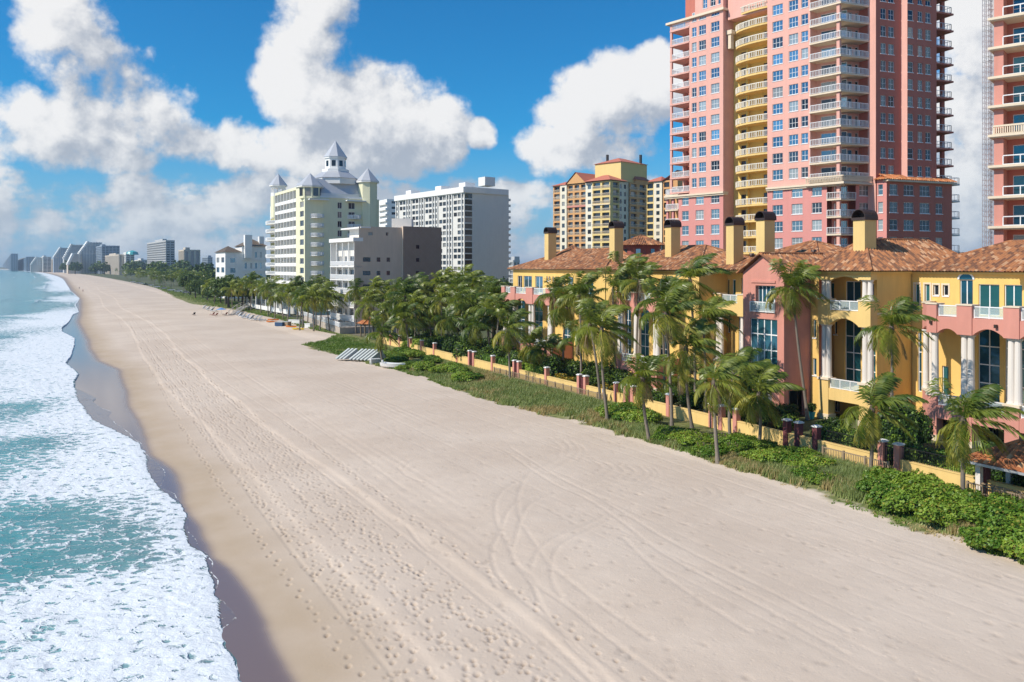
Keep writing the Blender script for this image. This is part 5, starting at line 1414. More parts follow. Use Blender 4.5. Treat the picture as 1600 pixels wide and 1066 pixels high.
def loggia(root, bf, bm, pil, col, wallmat, wa0, wa1, upper=False, slim_first=False, ends=True, wins=True):
    """Two-storey colonnade: piers, paired columns, arched band, balcony above. pil: (a0, a1) of each pier."""
    F = FV(root, pil[0][0], bf, pil[-1][1], bf); o0 = pil[0][0]
    for i, (p, q) in enumerate(pil):
        x0, x1 = p - o0, q - o0; w = x1 - x0; slim = w < 1.0
        F.box('pier', x0, x1, 0, 0.95, 0.55, 4.12, col)
        F.box('pier_base', x0 - 0.08, x1 + 0.08, -0.08, 1.03, 0.0, 0.55, 'trim'); F.box('pier_cap', x0 - 0.12, x1 + 0.12, -0.12, 1.07, 4.12, 4.34, 'trim')
        r = 0.30
        cs = [0.5] if slim else [0.27, 0.73]
        for c in cs: F.put('column', round_col(5.56, r), x0 + w * c, 0.48, 4.34)
        F.box('balcony_pier', x0 - 0.05, x1 + 0.05, -0.06, 0.95, 9.9, 12.5, col); F.box('pier_cap', x0 - 0.12, x1 + 0.12, -0.13, 1.02, 12.5, 12.62, 'trim')
        if upper:
            for c in cs: F.put('column', round_col(2.0, 0.27), x0 + w * c, 0.45, 12.62)
            F.box('lintel', x0 - 0.05, x1 + 0.05, -0.02, 0.9, 14.62, 15.28, col)
    for (p, q) in zip(pil[:-1], pil[1:]):
        x0, x1 = p[1] - o0, q[0] - o0
        if x1 - x0 < 0.6: continue
        F.box('beam', x0, x1, 0.05, 0.6, 2.1, 3.28, col)
        rail_part(F, x0 + 0.02, x1 - 0.02, 0.3, 3.28)
        F.put('arch', arch_mesh(x1 - x0 - 0.1, 9.9, min(0.75, (x1 - x0) * 0.22), 11.42, 0.6, col), x0 + 0.05, 0.04, 0)
        rail_part(F, x0 + 0.06, x1 - 0.06, 0.25, 11.43)
        if upper: F.put('arch', arch_mesh(x1 - x0 - 0.1, 14.5, 0.45, 15.28, 0.5, col), x0 + 0.05, 0.1, 0)
    D = bm - bf
    F.box('balcony_floor', 0.02, F.L - 0.02, 0.62, D, 3.0, 3.24, 'trim'); F.box('balcony_floor', 0.02, F.L - 0.02, 0.66, D, 11.1, 11.36, 'trim')
    if ends:                                       # arched flank towards the camera
        S = FV(root, pil[-1][1], bf + 0.97, pil[-1][1], bm)
        if S.L > 1.2:
            S.put('arch', arch_mesh(S.L, 9.9, 0.8, 12.45, 0.4, col), 0, 0, 0); S.box('beam', 0, S.L, 0.0, 0.4, 2.1, 4.1, col); S.box('flank_wall', 0, S.L, 0.004, 0.4, 0, 2.1, col)
    return F

def main_wall(root, b, a0, a1, wins, mat, zt=15.3, z0=0.0):
    """wins: (px0, px1, z0, z1, columns, rows, pane) on the sea wall of a villa."""
    F = FV(root, a0, b, a1, b); holes = []
    for (pa, pb, za, zb, nx, nz, pm) in wins:
        xa, xb = F.s(pa), F.s(pb); holes.append((xa, xb, za, zb)); F.window(xa, za, xb - xa, zb - za, nx, nz, pm=pm, bar=0.10, y=0.14, sill=zb - za < 2.0)
    F.wall(z0, zt, holes, mat, reveal=0.3)
    return F
def surround(F, x0, x1, z0, z1, w=0.16, arch=False, mat='trim'):
    mb = MB()
    mb.box(x0 - w, x0, -0.05, 0.01, z0, z1); mb.box(x1, x1 + w, -0.05, 0.01, z0, z1); mb.box(x0 - w, x1 + w, -0.06, 0.01, z1, z1 + w)
    F.put('surround', mb.mesh('surround', mat), 0, 0, 0)
def core(root, a0, a1, b0, b1, z1, mat, oa, ob_, z0=0.0):
    mb = MB(); mb.box(a0 - oa, a1 - oa, b0 - ob_, b1 - ob_, z0, z1); part('core', mb, mat, root)
def chimney(root, a, b, oa, ob_, z0, z1, w=1.35, d=1.6):
    x, y = a - oa, b - ob_
    mb = MB(); mb.box(-w / 2, w / 2, -d / 2, d / 2, z0, z1); o = part('chimney', mb, 'chimney_buff', root, (x, y, 0))
    mb = MB(); n = 10; R = w / 2 + 0.14; D = d / 2 + 0.12; T = 0.07          # barrel cowl, open at its ends
    for (r, flip) in ((R, 0), (R - T, 1)):
        for k in range(n):
            A, B = math.pi * k / n, math.pi * (k + 1) / n
            q = [(r * math.cos(A), -D, z1 + 0.25 + r * math.sin(A)), (r * math.cos(A), D, z1 + 0.25 + r * math.sin(A)), (r * math.cos(B), D, z1 + 0.25 + r * math.sin(B)), (r * math.cos(B), -D, z1 + 0.25 + r * math.sin(B))]
            mb.quad(*(q[::-1] if not flip else q))
    for s in (-1, 1):
        for k in range(n):
            A, B = math.pi * k / n, math.pi * (k + 1) / n; y_ = s * D
            mb.quad((R * math.cos(A), y_, z1 + .25 + R * math.sin(A)), (R * math.cos(B), y_, z1 + .25 + R * math.sin(B)), ((R - T) * math.cos(B), y_, z1 + .25 + (R - T) * math.sin(B)), ((R - T) * math.cos(A), y_, z1 + .25 + (R - T) * math.sin(A)))
    mb.box(-R, R, -D, D, z1 - 0.02, z1 + 0.26)
    mb.box(-R + T, R - T, D * .1, D * .2, z1 + .26, z1 + .26 + R * .6)
    part('cowl', mb, 'bronze', o)
def roof_vent(root, x, y, z):
    mb = MB(); mb.cone(0, 0, 0.2, 0, 0.2, 0.45, 8); mb.cone(0, 0, 0.34, 0.45, 0.28, 0.7, 8); part('roof_vent', mb, 'bronze', root, (x, y, z))
ZE = 15.5

# villa with the pink loggia at the camera end
oa, ob_ = 106.1, 14.0
V1 = thing('villa', 'yellow villa with pink colonnade, arched door and upper balconies at the row\'s near end', 'villa', (*PW(oa, ob_), 0), RZ_A)
p1 = [(A_of(x0, 14), A_of(x1, 14)) for (x0, x1) in ((1449, 1463), (1496, 1518), (1569, 1592))]
p1 += [(p1[-1][0] + 4.9, p1[-1][1] + 4.9)]
loggia(V1, 14, 19.8, p1, 'pink', 'yellow', 106.1, 127)
W1 = main_wall(V1, 19.8, 106.12, 127, [(1429.5, 1437, 11.5, 14.2, 1, 1, 'pane_teal'), (1445, 1453, 11.5, 14.2, 1, 1, 'pane_teal'), (1458.5, 1467, 13.1, 14.15, 1, 1, 'pane_dark'), (1473.5, 1482, 13.1, 14.15, 1, 1, 'pane_dark'),
     (1499.5, 1520, 11.4, 14.7, 2, 1, 'pane_villa'), (1529, 1561.5, 11.4, 14.3, 2, 1, 'pane_teal'), (1569, 1597, 11.5, 14.3, 2, 1, 'pane_teal'),
     (1434, 1440, 3.3, 9.3, 1, 3, 'pane_villa'), (1447, 1453, 3.3, 9.3, 1, 3, 'pane_teal'), (1472, 1482, 3.3, 6.2, 1, 1, 'pane_teal'), (1528, 1562, 3.3, 10.2, 2, 4, 'pane_villa'), (1570, 1600, 3.3, 10.2, 2, 4, 'pane_teal'), (1514, 1522, 3.3, 9.6, 1, 3, 'pane_teal'),
     (1470, 1490, 0.1, 2.5, 2, 1, 'pane_dark'), (1530, 1560, 0.1, 2.5, 3, 1, 'pane_dark')], 'yellow')
_x0, _x1 = W1.s(1499.5), W1.s(1520)
mb = MB(); n_ = 12; R_ = (_x1 - _x0) / 2; cxm = (_x0 + _x1) / 2
for k in range(n_):
    A_, B_ = math.pi * k / n_, math.pi * (k + 1) / n_
    mb.tri((cxm, -0.03, 14.72), (cxm - (R_ + .02) * math.cos(A_), -0.03, 14.72 + .8 * (R_ + .02) * math.sin(A_)), (cxm - (R_ + .02) * math.cos(B_), -0.03, 14.72 + .8 * (R_ + .02) * math.sin(B_)), 1)
    mb.quad((cxm - (R_ + .02) * math.cos(A_), -0.06, 14.72 + .8 * (R_ + .02) * math.sin(A_)), (cxm - (R_ + .2) * math.cos(A_), -0.06, 14.72 + .8 * (R_ + .2) * math.sin(A_)), (cxm - (R_ + .2) * math.cos(B_), -0.06, 14.72 + .8 * (R_ + .2) * math.sin(B_)), (cxm - (R_ + .02) * math.cos(B_), -0.06, 14.72 + .8 * (R_ + .02) * math.sin(B_)))
W1.put('fanlight', mb.mesh('fanlight', ['frame_white', 'pane_villa']), 0, 0, 0)
for (pa, pb, za, zb) in ((1429.5, 1437, 11.5, 14.2), (1445, 1453, 11.5, 14.2), (1458.5, 1467, 13.1, 14.15), (1473.5, 1482, 13.1, 14.15)): surround(W1, W1.s(pa), W1.s(pb), za, zb)
# canted far end of the loggia
_q0, _q1, _q2 = (108.3, 19.7), (109.4, 16.9), (p1[0][0] + .1, 14.45)
for (_s, _t) in ((_q0, _q1), (_q1, _q2)):
    _E = FV(V1, *_s, *_t); _E.put('arch', arch_mesh(_E.L, 9.9, 0.4, 12.45, 0.4, 'pink'), 0, 0, 0); _E.box('beam', 0.02, _E.L - .02, 0, 0.4, 0.0, 4.1, 'pink'); _E.box('pier_cap', 0, _E.L, -0.08, 0.48, 4.1, 4.3, 'trim'); _E.box('pier_cap', 0, _E.L, -0.08, 0.48, 12.45, 12.57, 'trim')
    _E.put('column', round_col(5.6, 0.28), 0.35 if _s == _q1 else 0.6, 0.25, 4.3)
for _z in (3.02, 11.12):
    _m = MB(); _m.prism(ccw([(a - oa, b - ob_) for (a, b) in (_q0, _q1, _q2, (p1[0][0] + .05, 19.75))]), _z, _z + .2); part('balcony_floor', _m, 'trim', V1)
core(V1, 106.5, 127, 20.3, 32, 15.3, 'yellow', oa, ob_)
hip_roof(V1, 106.3 - oa, 128 - oa, 19.8 - ob_, 32 - ob_, ZE, 2.9, hips=(1, 1), eave_mat='yellow')
hip_roof(V1, 117.5 - oa, 123.5 - oa, 18.4 - ob_, 28 - ob_, ZE + 0.02, 2.3, hips=(1, 1), over=0.5, eave_mat='yellow', name='front_roof')
roof_vent(V1, 3.0, 9.3, 16.7)
lt = MB(); lt.box(-.12, .12, -.2, 0, -.2, .1)
for a in (112.5, 118.6): part('wall_lamp', lt, 'bronze', V1, (a - oa, -0.02, 10.9))

# yellow villa with two storeys of paired columns
oa, ob_ = 98.5, 13.7
V2 = thing('villa', 'yellow villa with stacked paired white columns and a tall buff chimney', 'villa', (*PW(oa, ob_), 0), RZ_A)
p2 = [(A_of(x0, 13.7), A_of(x1, 13.7)) for (x0, x1) in ((1279, 1294), (1342, 1360))]
loggia(V2, 13.7, 17.2, p2, 'cream_yellow', 'yellow', 98.5, 106, upper=True, ends=False)
FL = FV(V2, 98.42, 13.75, p2[0][0], 13.75)
FL.wall(0, 15.3, [(0.35, 0.75, 8.4, 10.3), (0.3, 0.8, 4.4, 6.2)], 'yellow'); FL.window(0.35, 8.4, 0.4, 1.9, 1, 1, pm='pane_teal'); FL.window(0.3, 4.4, 0.5, 1.8, 1, 1, pm='pane_villa'); 
W2 = main_wall(V2, 17.2, 98.5, p2[-1][1] - 0.1, [(1296, 1303.5, 11.5, 14.2, 1, 1, 'pane_teal'), (1321, 1345, 11.4, 14.4, 2, 1, 'pane_villa'), (1352, 1366, 11.4, 14.2, 1, 1, 'pane_dark'), (1303, 1308, 8.6, 10.3, 1, 1, 'pane_dark'), (1320, 1345, 3.3, 10.3, 2, 4, 'pane_teal'), (1358, 1368, 3.3, 8.5, 1, 3, 'pane_teal'), (1303, 1312, 0.2, 2.4, 2, 1, 'pane_dark')], 'yellow')
S2 = FV(V2, p2[-1][1] - 0.02, 14.66, p2[-1][1] - 0.02, 19.9); S2.wall(0, 15.3, [], 'yellow')
core(V2, 98.6, p2[-1][1] - 0.3, 17.6, 30, 15.3, 'yellow', oa, ob_)
hip_roof(V2, 98.6 - oa, p2[-1][1] - oa, 13.7 - ob_, 31 - ob_, ZE + 0.03, 3.3, hips=(1, 1), eave_mat='yellow')
chimney(V2, A_of(1351, 16.5), 16.5, oa, ob_, 15.4, 20.75, 1.45, 1.7)
V2w = p2[-1][1]

# villa with the pink gabled bay
oa, ob_ = 81.0, 10.0
V3 = thing('villa', 'villa with pink gabled bay and tall gridded window', 'villa', (*PW(oa, ob_), 0), RZ_A)
BA0, BA1 = A_of(1161, 10), A_of(1225, 10)
B3 = FV(V3, BA0, 10, BA1, 10); h3 = []
for (pa, pb, za, zb, nx, nz, pm) in ((1180.5, 1211.5, 11.2, 13.9, 5, 1, 'pane_villa'), (1172, 1214.5, 3.6, 10.3, 4, 4, 'pane_villa'), (1178, 1206, 0.3, 2.6, 3, 1, 'pane_dark')):
    xa, xb = B3.s(pa), B3.s(pb); h3.append((xa, xb, za, zb)); B3.window(xa, za, xb - xa, zb - za, nx, nz, pm=pm, bar=0.13, y=0.14 if nz > 1 else 0.45, sill=nz > 1)
B3.wall(0, 14.9, h3, 'pink', reveal=0.5)
mb = MB(); wB = B3.L; mb.poly([(0, 0, 14.9), (wB, 0, 14.9), (wB, 0, 15.35), (wB / 2, 0, 17.2), (0, 0, 15.35)]); B3.put('gable', mb.mesh('gable', 'pink'), 0, 0, 0)
B3.box('moulding', B3.s(1174), B3.s(1212), -0.1, 0.05, 14.2, 14.45, 'pink'); rail_part(B3, B3.s(1173), B3.s(1212), -0.12, 11.0, 1.15)
S3 = FV(V3, BA1, 10, BA1, 15.6); S3.wall(3.0, 15.3, [], 'pink'); S3.box('ground_pier', 0, 0.7, 0.02, 0.7, 0, 3.0, 'pink'); S3.box('ground_pier', 3.3, 4.0, 0.02, 0.7, 0, 3.0, 'pink')
SB3 = FV(V3, BA1 - 2.6, 10.6, BA1 - 2.6, 15.5); SB3.wall(0, 3.0, [], 'dark_inside'); SB3.window(0.4, 0.1, 3.6, 2.6, 3, 1, pm='pane_dark', y=-0.08, sill=False)
S3.box('bay_floor', 0, S3.L, 0.05, 2.6, 2.85, 2.99, 'pink')
core(V3, BA0 + 0.05, BA1 - 0.5, 10.6, 16.2, 14.8, 'pink', oa, ob_, 3.0)
core(V3, BA0 + 0.05, BA1 - 2.7, 10.6, 16.0, 3.0, 'pink', oa, ob_)
mb = MB(); mb.uv = []; xL, xR, xm = BA0 - 0.55 - oa, BA1 + 0.55 - oa, (BA0 + BA1) / 2 - oa
hip_slope(mb, (xR, -0.45, 15.2), (xR, 9, 15.2), (xm, -0.45, 17.35), (xm, 9, 17.35)); hip_slope(mb, (xL, 9, 15.2), (xL, -0.45, 15.2), (xm, 9, 17.35), (xm, -0.45, 17.35))
gr = part('gable_roof', mb, 'tiles', V3); rm = MB(); rm.uv = []
for (p, q) in (((xm, -0.5, 17.42), (xm, 9, 17.42)), ((xL, -0.42, 15.25), (xm, -0.42, 17.4)), ((xR, -0.42, 15.25), (xm, -0.42, 17.4))): ridge_tube(rm, p, q)
part('ridge_tiles', rm, 'tiles', gr)
p3 = [(A_of(x0, 15.5), A_of(x1, 15.5)) for (x0, x1) in ((1114.5, 1126), (1153, 1164))]
loggia(V3, 15.5, 17.8, p3, 'cream_yellow', 'yellow', 81, 92, ends=False)
W3 = main_wall(V3, 17.8, 81.02, 98.5, [(1124, 1129.5, 11.6, 14.3, 1, 1, 'pane_teal'), (1134, 1139.5, 11.6, 14.3, 1, 1, 'pane_teal'), (1144, 1149.5, 11.6, 14.3, 1, 1, 'pane_teal'), (1158, 1170, 11.5, 14.5, 2, 2, 'pane_villa'), (1133, 1141, 7.5, 9.8, 2, 1, 'pane_dark'), (1154, 1163, 3.4, 9.6, 1, 4, 'pane_villa'), (1130, 1138, 3.4, 5.9, 2, 1, 'pane_villa')], 'yellow')
core(V3, 81.2, 98.3, 18.2, 31, 15.3, 'yellow', oa, ob_)
hip_roof(V3, 81.2 - oa, 98.3 - oa, 15.4 - ob_, 31.5 - ob_, ZE + 0.05, 3.4, hips=(1, 1), eave_mat='yellow')
chimney(V3, A_of(1148, 17), 17.0, oa, ob_, 15.6, 21.1); chimney(V3, A_of(1196, 15), 15.0, oa, ob_, 15.6, 21.3)
roof_vent(V3, 3.5, 8.6, 16.9); roof_vent(V3, 13, 9, 17.2)

# villas at the far end: pink loggias again
def far_villa(oa, ob_, a0, a1, bm, bf, pil_px, label, wins, chims, turret=None, side_to=None):
    V = thing('villa', label, 'villa', (*PW(oa, ob_), 0), RZ_A)
    pil = [(A_of(x0, bf), A_of(x1, bf)) for (x0, x1) in pil_px]
    loggia(V, bf, bm, pil, 'pink', 'yellow', a0, a1)
    Wf = main_wall(V, bm, a0, a1, wins, 'yellow')
    S = FV(V, a1, bm, a1, bm + 6); S.wall(0, 15.3, [], 'yellow')
    core(V, a0 + 0.3, a1 - 0.3, bm + 0.4, bm + 15, 15.3, 'yellow', oa, ob_)
    hip_roof(V, a0 - oa, a1 - oa, bm - ob_, bm + 15 - ob_, ZE, 3.3, eave_mat='yellow')
    for (px, b, z1) in chims: chimney(V, A_of(px, b), b, oa, ob_, 15.6, z1)
    if turret:
        px, b, r, ze = turret; x, y = A_of(px, b) - oa, b - ob_
        mb = MB(); mb.cone(x, y, r, 15.6, r, ze, 8, ph=.39); t = part('turret', mb, 'brick_red', V)
        mb = MB(); mb.uv = []
        c = Vector((x, y, ze + 1.7)); R = r * 1.35
        P = [Vector((x + R * math.cos(.39 + math.pi * k / 4), y + R * math.sin(.39 + math.pi * k / 4), ze)) for k in range(8)]
        for k in range(8): hip_slope(mb, P[k], P[(k + 1) % 8], c, c)
        part('turret_roof', mb, 'tiles', t)
        for k in range(8):
            an = math.pi * k / 4 + .39 + math.pi / 8; wm = MB(); wm.box(-0.35, 0.35, -0.05, 0.0, 0, 1.1); part('turret_window', wm, 'pane_blue', t, (x + r * .925 * math.cos(an), y + r * .925 * math.sin(an), ze - 1.7), an + math.pi / 2)
    for k in range(2): roof_vent(V, (a1 - a0) * (.35 + .3 * k), 4.5 + bm - ob_, 17.0)
    return V, Wf
up = lambda pa, pb, pm, nx=1: (pa, pb, 11.5, 14.3, nx, 1, pm)
dn = lambda pa, pb, pm='pane_villa', nx=2: (pa, pb, 3.3, 10.0, nx, 4, pm)
V4, _ = far_villa(60.2, 9, 60.2, 81.0, 13.2, 9.0, ((962, 969), (987, 995), (1017, 1026)), 'yellow villa with pink colonnade half hidden by tall palms and a round brick turret behind',
    [up(985, 997, 'pane_teal', 2), up(1008, 1020, 'pane_teal', 2), up(1030, 1040, 'pane_teal'), up(1052, 1062, 'pane_teal', 2), dn(975, 986), dn(1000, 1014), dn(1030, 1045)], [(1051, 17.5, 21.4), (963, 17, 21.8)], turret=(1002, 24, 3.2, 19.3))
V5, _ = far_villa(30.5, 9, 30.5, 60.0, 13.2, 9.0, ((784, 788.5), (798, 804.5), (822, 832), (853, 859)), 'farthest yellow villa with pink colonnade and slit windows',
    [up(809, 816, 'pane_dark', 2), up(818, 831, 'pane_blue', 2), up(836, 848, 'pane_blue', 2), (853.5, 856, 13.6, 14.3, 1, 1, 'pane_dark'), (857.5, 860, 13.6, 14.3, 1, 1, 'pane_dark'), up(863, 865.5, 'pane_dark'), up(867.5, 870, 'pane_dark'), up(876, 878.5, 'pane_dark'), up(880.5, 883, 'pane_dark'), up(887, 895, 'pane_villa', 2), up(912, 927, 'pane_teal', 2), dn(808, 820), dn(834, 848), dn(880, 892)],
    [(860, 17, 21.7)], turret=(895, 26, 2.4, 18.2))

# ------------------------------------------------------------------ garden wall
GW = thing('garden_wall', 'low yellow garden wall with pink capped pillars along the dune', 'wall', (*PW(0, 0), 0), RZ_A)
gates = [(733, 740), (803, 810), (904, 914), (977, 988), (1377, 1402)]
singles = [610, 624, 640, 658, 678, 714, 769, 853, 962, 1044, 1111, 1126, 1149]
darks = [1228, 1246, 1274, 1537]
pw = 0.5
pm_ = MB(); pm_.box(-pw / 2, pw / 2, -0.12, 0.42, 0, 2.3); pil_me = pm_.mesh('pillar', 'pink'); pm_ = MB(); pm_.box(-pw / 2, pw / 2, -0.12, 0.42, 0, 2.3); pil_dk = pm_.mesh('pillar', 'maroon')
cp = MB(); cp.box(-pw / 2 - .07, pw / 2 + .07, -0.19, 0.49, 2.3, 2.40); cp.box(-pw / 2 + .02, pw / 2 - .02, -0.1, 0.4, 2.4, 2.46); cap_me = cp.mesh('cap', 'white_paint')
def pillar(a, dark=False):
    o = ob('pillar', pil_dk if dark else pil_me, GW, (a, 0, 0)); ob('cap', cap_me, o)
    if dark: o["label"] = "dark maroon pillar"
cuts = []
for (g0, g1) in gates:
    a0, a1 = A_of(g0, 0), A_of(g1, 0); pillar(a0); pillar(a1); cuts.append((a0 + pw / 2, a1 - pw / 2))
    g = MB()
    k = max(3, int((a1 - a0 - pw) / 0.16))
    for i in range(k + 1): x = a0 + pw / 2 + (a1 - a0 - pw) * i / k; g.bar((x, .15, .08), (x, .15, 2.0), 0.035)
    for z in (.2, 1.2, 1.95): g.bar((a0 + pw / 2, .15, z), (a1 - pw / 2, .15, z), .05)
    if g0 < 1300: g.box(a0 + pw / 2 + .02, a1 - pw / 2 - .02, .17, .2, .1, 1.95)
    part('gate', g, 'iron' if g0 > 1300 else 'maroon', GW)
for x in singles: pillar(A_of(x, 0))
for x in darks: pillar(A_of(x, 0), True)
lo = -3.0
for c0, c1 in cuts + [(A_of(1600, 0) + 14, None)]:
    n_ = max(1, round((c0 - lo) / 7.5))
    for i in range(n_):
        x0, x1 = lo + (c0 - lo) * i / n_, lo + (c0 - lo) * (i + 1) / n_
        mb = MB(); mb.box(x0, x1 - .012, 0, 0.3, -0.2, 1.17); mb.box(x0, x1 - .012, -0.04, 0.34, 1.17, 1.25); part('wall_panel', mb, 'cream_yellow', GW)
    lo = c1
mb = MB(); x0, x1 = A_of(1290, 0), A_of(1530, 0); n_ = int((x1 - x0) / 0.14)
for i in range(n_): x = x0 + (x1 - x0) * i / n_; mb.bar((x, .15, 1.25), (x, .15, 2.2), .022)
o = part('iron_bars', mb, 'iron', GW); o["kind"] = "stuff"
mb = MB(); mb.bar((x0, .15, 2.2), (x1, .15, 2.2), .045); part('iron_rail', mb, 'iron', GW)

def dune_fence(px0, px1, b, label, h=1.0):
    a0, a1 = A_of(px0, b), A_of(px1, b)
    t = thing('dune_fence', label, 'fence', (*PW(a0, b), 0), RZ_A)
    L = a1 - a0; n = max(1, round(L / 1.9)); pm = MB(); pm.box(-.07, .07, -.07, .07, 0, h + .12); pme = pm.mesh('post', 'wood')
    for i in range(n + 1): ob('post', pme, t, (L * i / n, 0, 0.25))
    for z in (.35, h): mb = MB(); mb.box(-.1, L + .1, -.04, .04, z + .22, z + .30); part('rail', mb, 'wood', t)
    k = int(L / .16); mb = MB()
    for i in range(k): x = L * (i + .5) / k; mb.box(x - .022, x + .022, -.018, .018, .35, h + .2)
    o = part('pickets', mb, 'wood', t); o["kind"] = "stuff"
dune_fence(772, 948, -2.2, 'brown picket dune fence along the grassy stretch of the wall')
dune_fence(1286, 1388, -2.0, 'brown picket dune fence near the iron gate', 1.05)
dune_fence(1512, 1640, -2.0, 'brown picket dune fence passing in front of the tiled pavilion', 1.05)

def pavilion():
    a0 = A_of(1530, -0.6); oa, ob_ = a0, -0.6
    t = thing('pavilion', 'open pavilion with barrel tile roof on stone posts beside the garden wall', 'pavilion', (*PW(oa, ob_), 0), RZ_A)
    for (x, y) in ((0, 0), (3.4, 0), (6.8, 0), (0, 3.4), (3.4, 3.4), (6.8, 3.4)):
        mb = MB(); mb.box(x - .17, x + .17, y - .17, y + .17, 0, 2.5); part('post', mb, 'column_stone', t)
    hip_roof(t, -.3, 7.1, -.3, 3.7, 2.62, 1.45, over=.5, mat='tiles_orange', eave_mat='wood_grey')
    mb = MB(); mb.box(-.95, 7.75, -.98, -.86, 2.5, 2.66); part('gutter', mb, 'metal_grey', t)
    mb = MB(); mb.box(.17, 3.23, -.04, .04, 1.05, 1.15); mb.box(.17, 3.23, -.04, .04, .35, .43)
    part('handrail', mb, 'wood', t)
pavilion()

def small_gazebo():
    d = d_of(577, 66); x, y = at(577, d); z0 = 1.0
    t = thing('gazebo', 'small gazebo with orange tiled pyramid roof by the grey block', 'gazebo', (x, y, 0), RZ_A)
    for (sx, sy) in ((-1, -1), (1, -1), (1, 1), (-1, 1)):
        mb = MB(); mb.box(sx * 1.5 - .13, sx * 1.5 + .13, sy * 1.5 - .13, sy * 1.5 + .13, 0, 3.0); part('post', mb, 'wood', t)
    hip_roof(t, -1.7, 1.7, -1.7, 1.7, 3.0, 1.35, over=.5, mat='tiles_orange', eave_mat='wood')
small_gazebo()
# ------------------------------------------------------------------ palms
RP = random.Random(21)
WIND = Vector((0.95, 0.25, 0.0)).normalized()
def frond_geo(mb, az, el, L, rnd, n_leaf=32, wind=0.16, grav=0.16, mi=0, o=(0, 0, 0), leaf=0.95, lw=0.06):
    d = Vector((math.cos(az) * math.cos(el), math.sin(az) * math.cos(el), math.sin(el))); p = Vector(o) + d * 0.12
    N = 10; st = L / N; pts = [p.copy()]; dirs = [d.copy()]
    for k in range(N):
        t = (k + 1) / N
        d = (d + WIND * wind * (0.3 + t) + Vector((0, 0, -grav * (0.35 + 1.1 * t)))).normalized(); p = p + d * st
        pts.append(p.copy()); dirs.append(d.copy())
    for k in range(N):                               # midrib
        w0 = 0.05 * (1 - k / N) + 0.012; w1 = 0.05 * (1 - (k + 1) / N) + 0.012; s = dirs[k].cross(Vector((0, 0, 1)))
        s = s.normalized() if s.length > .05 else Vector((1, 0, 0))
        mb.quad(pts[k] - s * w0, pts[k] + s * w0, pts[k + 1] + s * w1, pts[k + 1] - s * w1, mi)
    for i in range(n_leaf):
        t = 0.10 + 0.9 * (i + .5) / n_leaf; f = t * N; k = min(int(f), N - 1); q = pts[k].lerp(pts[k + 1], f - k); dd = dirs[k]
        s = dd.cross(Vector((0, 0, 1))); s = s.normalized() if s.length > .05 else Vector((1, 0, 0)); up_ = s.cross(dd).normalized()
        ln = leaf * (0.35 + 0.95 * math.sin(math.pi * (0.12 + 0.80 * t)))
        for sg in (-1, 1):
            jit = rnd.uniform(-.15, .15)
            v = (s * sg * (0.72 + jit) + dd * 0.62 + up_ * 0.12 + WIND * 0.38 + Vector((0, 0, -0.34 - .25 * rnd.random()))).normalized()
            w = dd * lw; mid = q + v * ln * .55 + Vector((0, 0, -0.03)); tip = q + (v + Vector((0, 0, -.28)) + WIND * .12).normalized() * ln
            mb.quad(q - w * .6, mid - w, tip, mid + w, mi)
FRONDS = {}
def frond_lib():
    r = random.Random(5)
    def fm(cls, el, L, mat, wind, grav, nl=32, leaf=.98):
        out = []
        for k in range(12):
            mb = MB(); frond_geo(mb, 2 * math.pi * (k + r.random() * .7) / 12, el + r.uniform(-.15, .15), L * r.uniform(.9, 1.1), r, nl, wind, grav, leaf=leaf); out.append(mb.mesh('frond', mat))
        FRONDS[cls] = out
    fm('top', 1.28, 3.4, 'frond', .20, .06); fm('mid', .80, 3.6, 'frond', .18, .14); fm('low', -.02, 3.4, 'frond_light', .12, .20)
    fm('side', .30, 3.7, 'frond', .17, .20); fm('hang', -.75, 2.9, 'frond_light', .08, .26); fm('dry', -.9, 2.3, 'frond_dry', .05, .30, 22, .7)
frond_lib()
_k = MB(); _k.cone(0, 0, .17, -.55, .26, -.1, 8); _k.cone(0, 0, .26, -.1, .10, .35, 8); HEART = _k.mesh('crown_heart', 'bark')

def crown_joined(seed, n=27, nl=18):
    r = random.Random(seed); mb = MB()
    for k in range(n):
        c = r.random(); az = r.random() * 6.28
        if c < .28: frond_geo(mb, az, 1.1, 3.2, r, nl, .2, .10, 0, leaf=1.05, lw=.085)
        elif c < .62: frond_geo(mb, az, .55, 3.5, r, nl, .17, .17, 0, leaf=1.1, lw=.085)
        elif c < .86: frond_geo(mb, az, .05, 3.4, r, nl, .14, .21, 0 if r.random() < .6 else 1, leaf=1.1, lw=.085)
        else: frond_geo(mb, az, -.6, 2.6, r, nl, .08, .26, 1, leaf=.95, lw=.085)
    mb.cone(0, 0, .2, -.5, .26, 0, 6, 2)
    return mb.mesh('crown', ['frond', 'frond_light', 'bark'])
CROWNS = [crown_joined(s) for s in (3, 8, 15, 27)]
def crown_far(seed):
    r = random.Random(seed); mb = MB()
    for k in range(18): frond_geo(mb, r.random() * 6.28, r.choice((1.1, .6, .5, .05, -.4)), 3.3, r, 6, .17, .17, 0, leaf=1.5, lw=.2)
    return mb.mesh('crown', ['frond'])
CROWNS_FAR = [crown_far(s) for s in (2, 5, 9)]
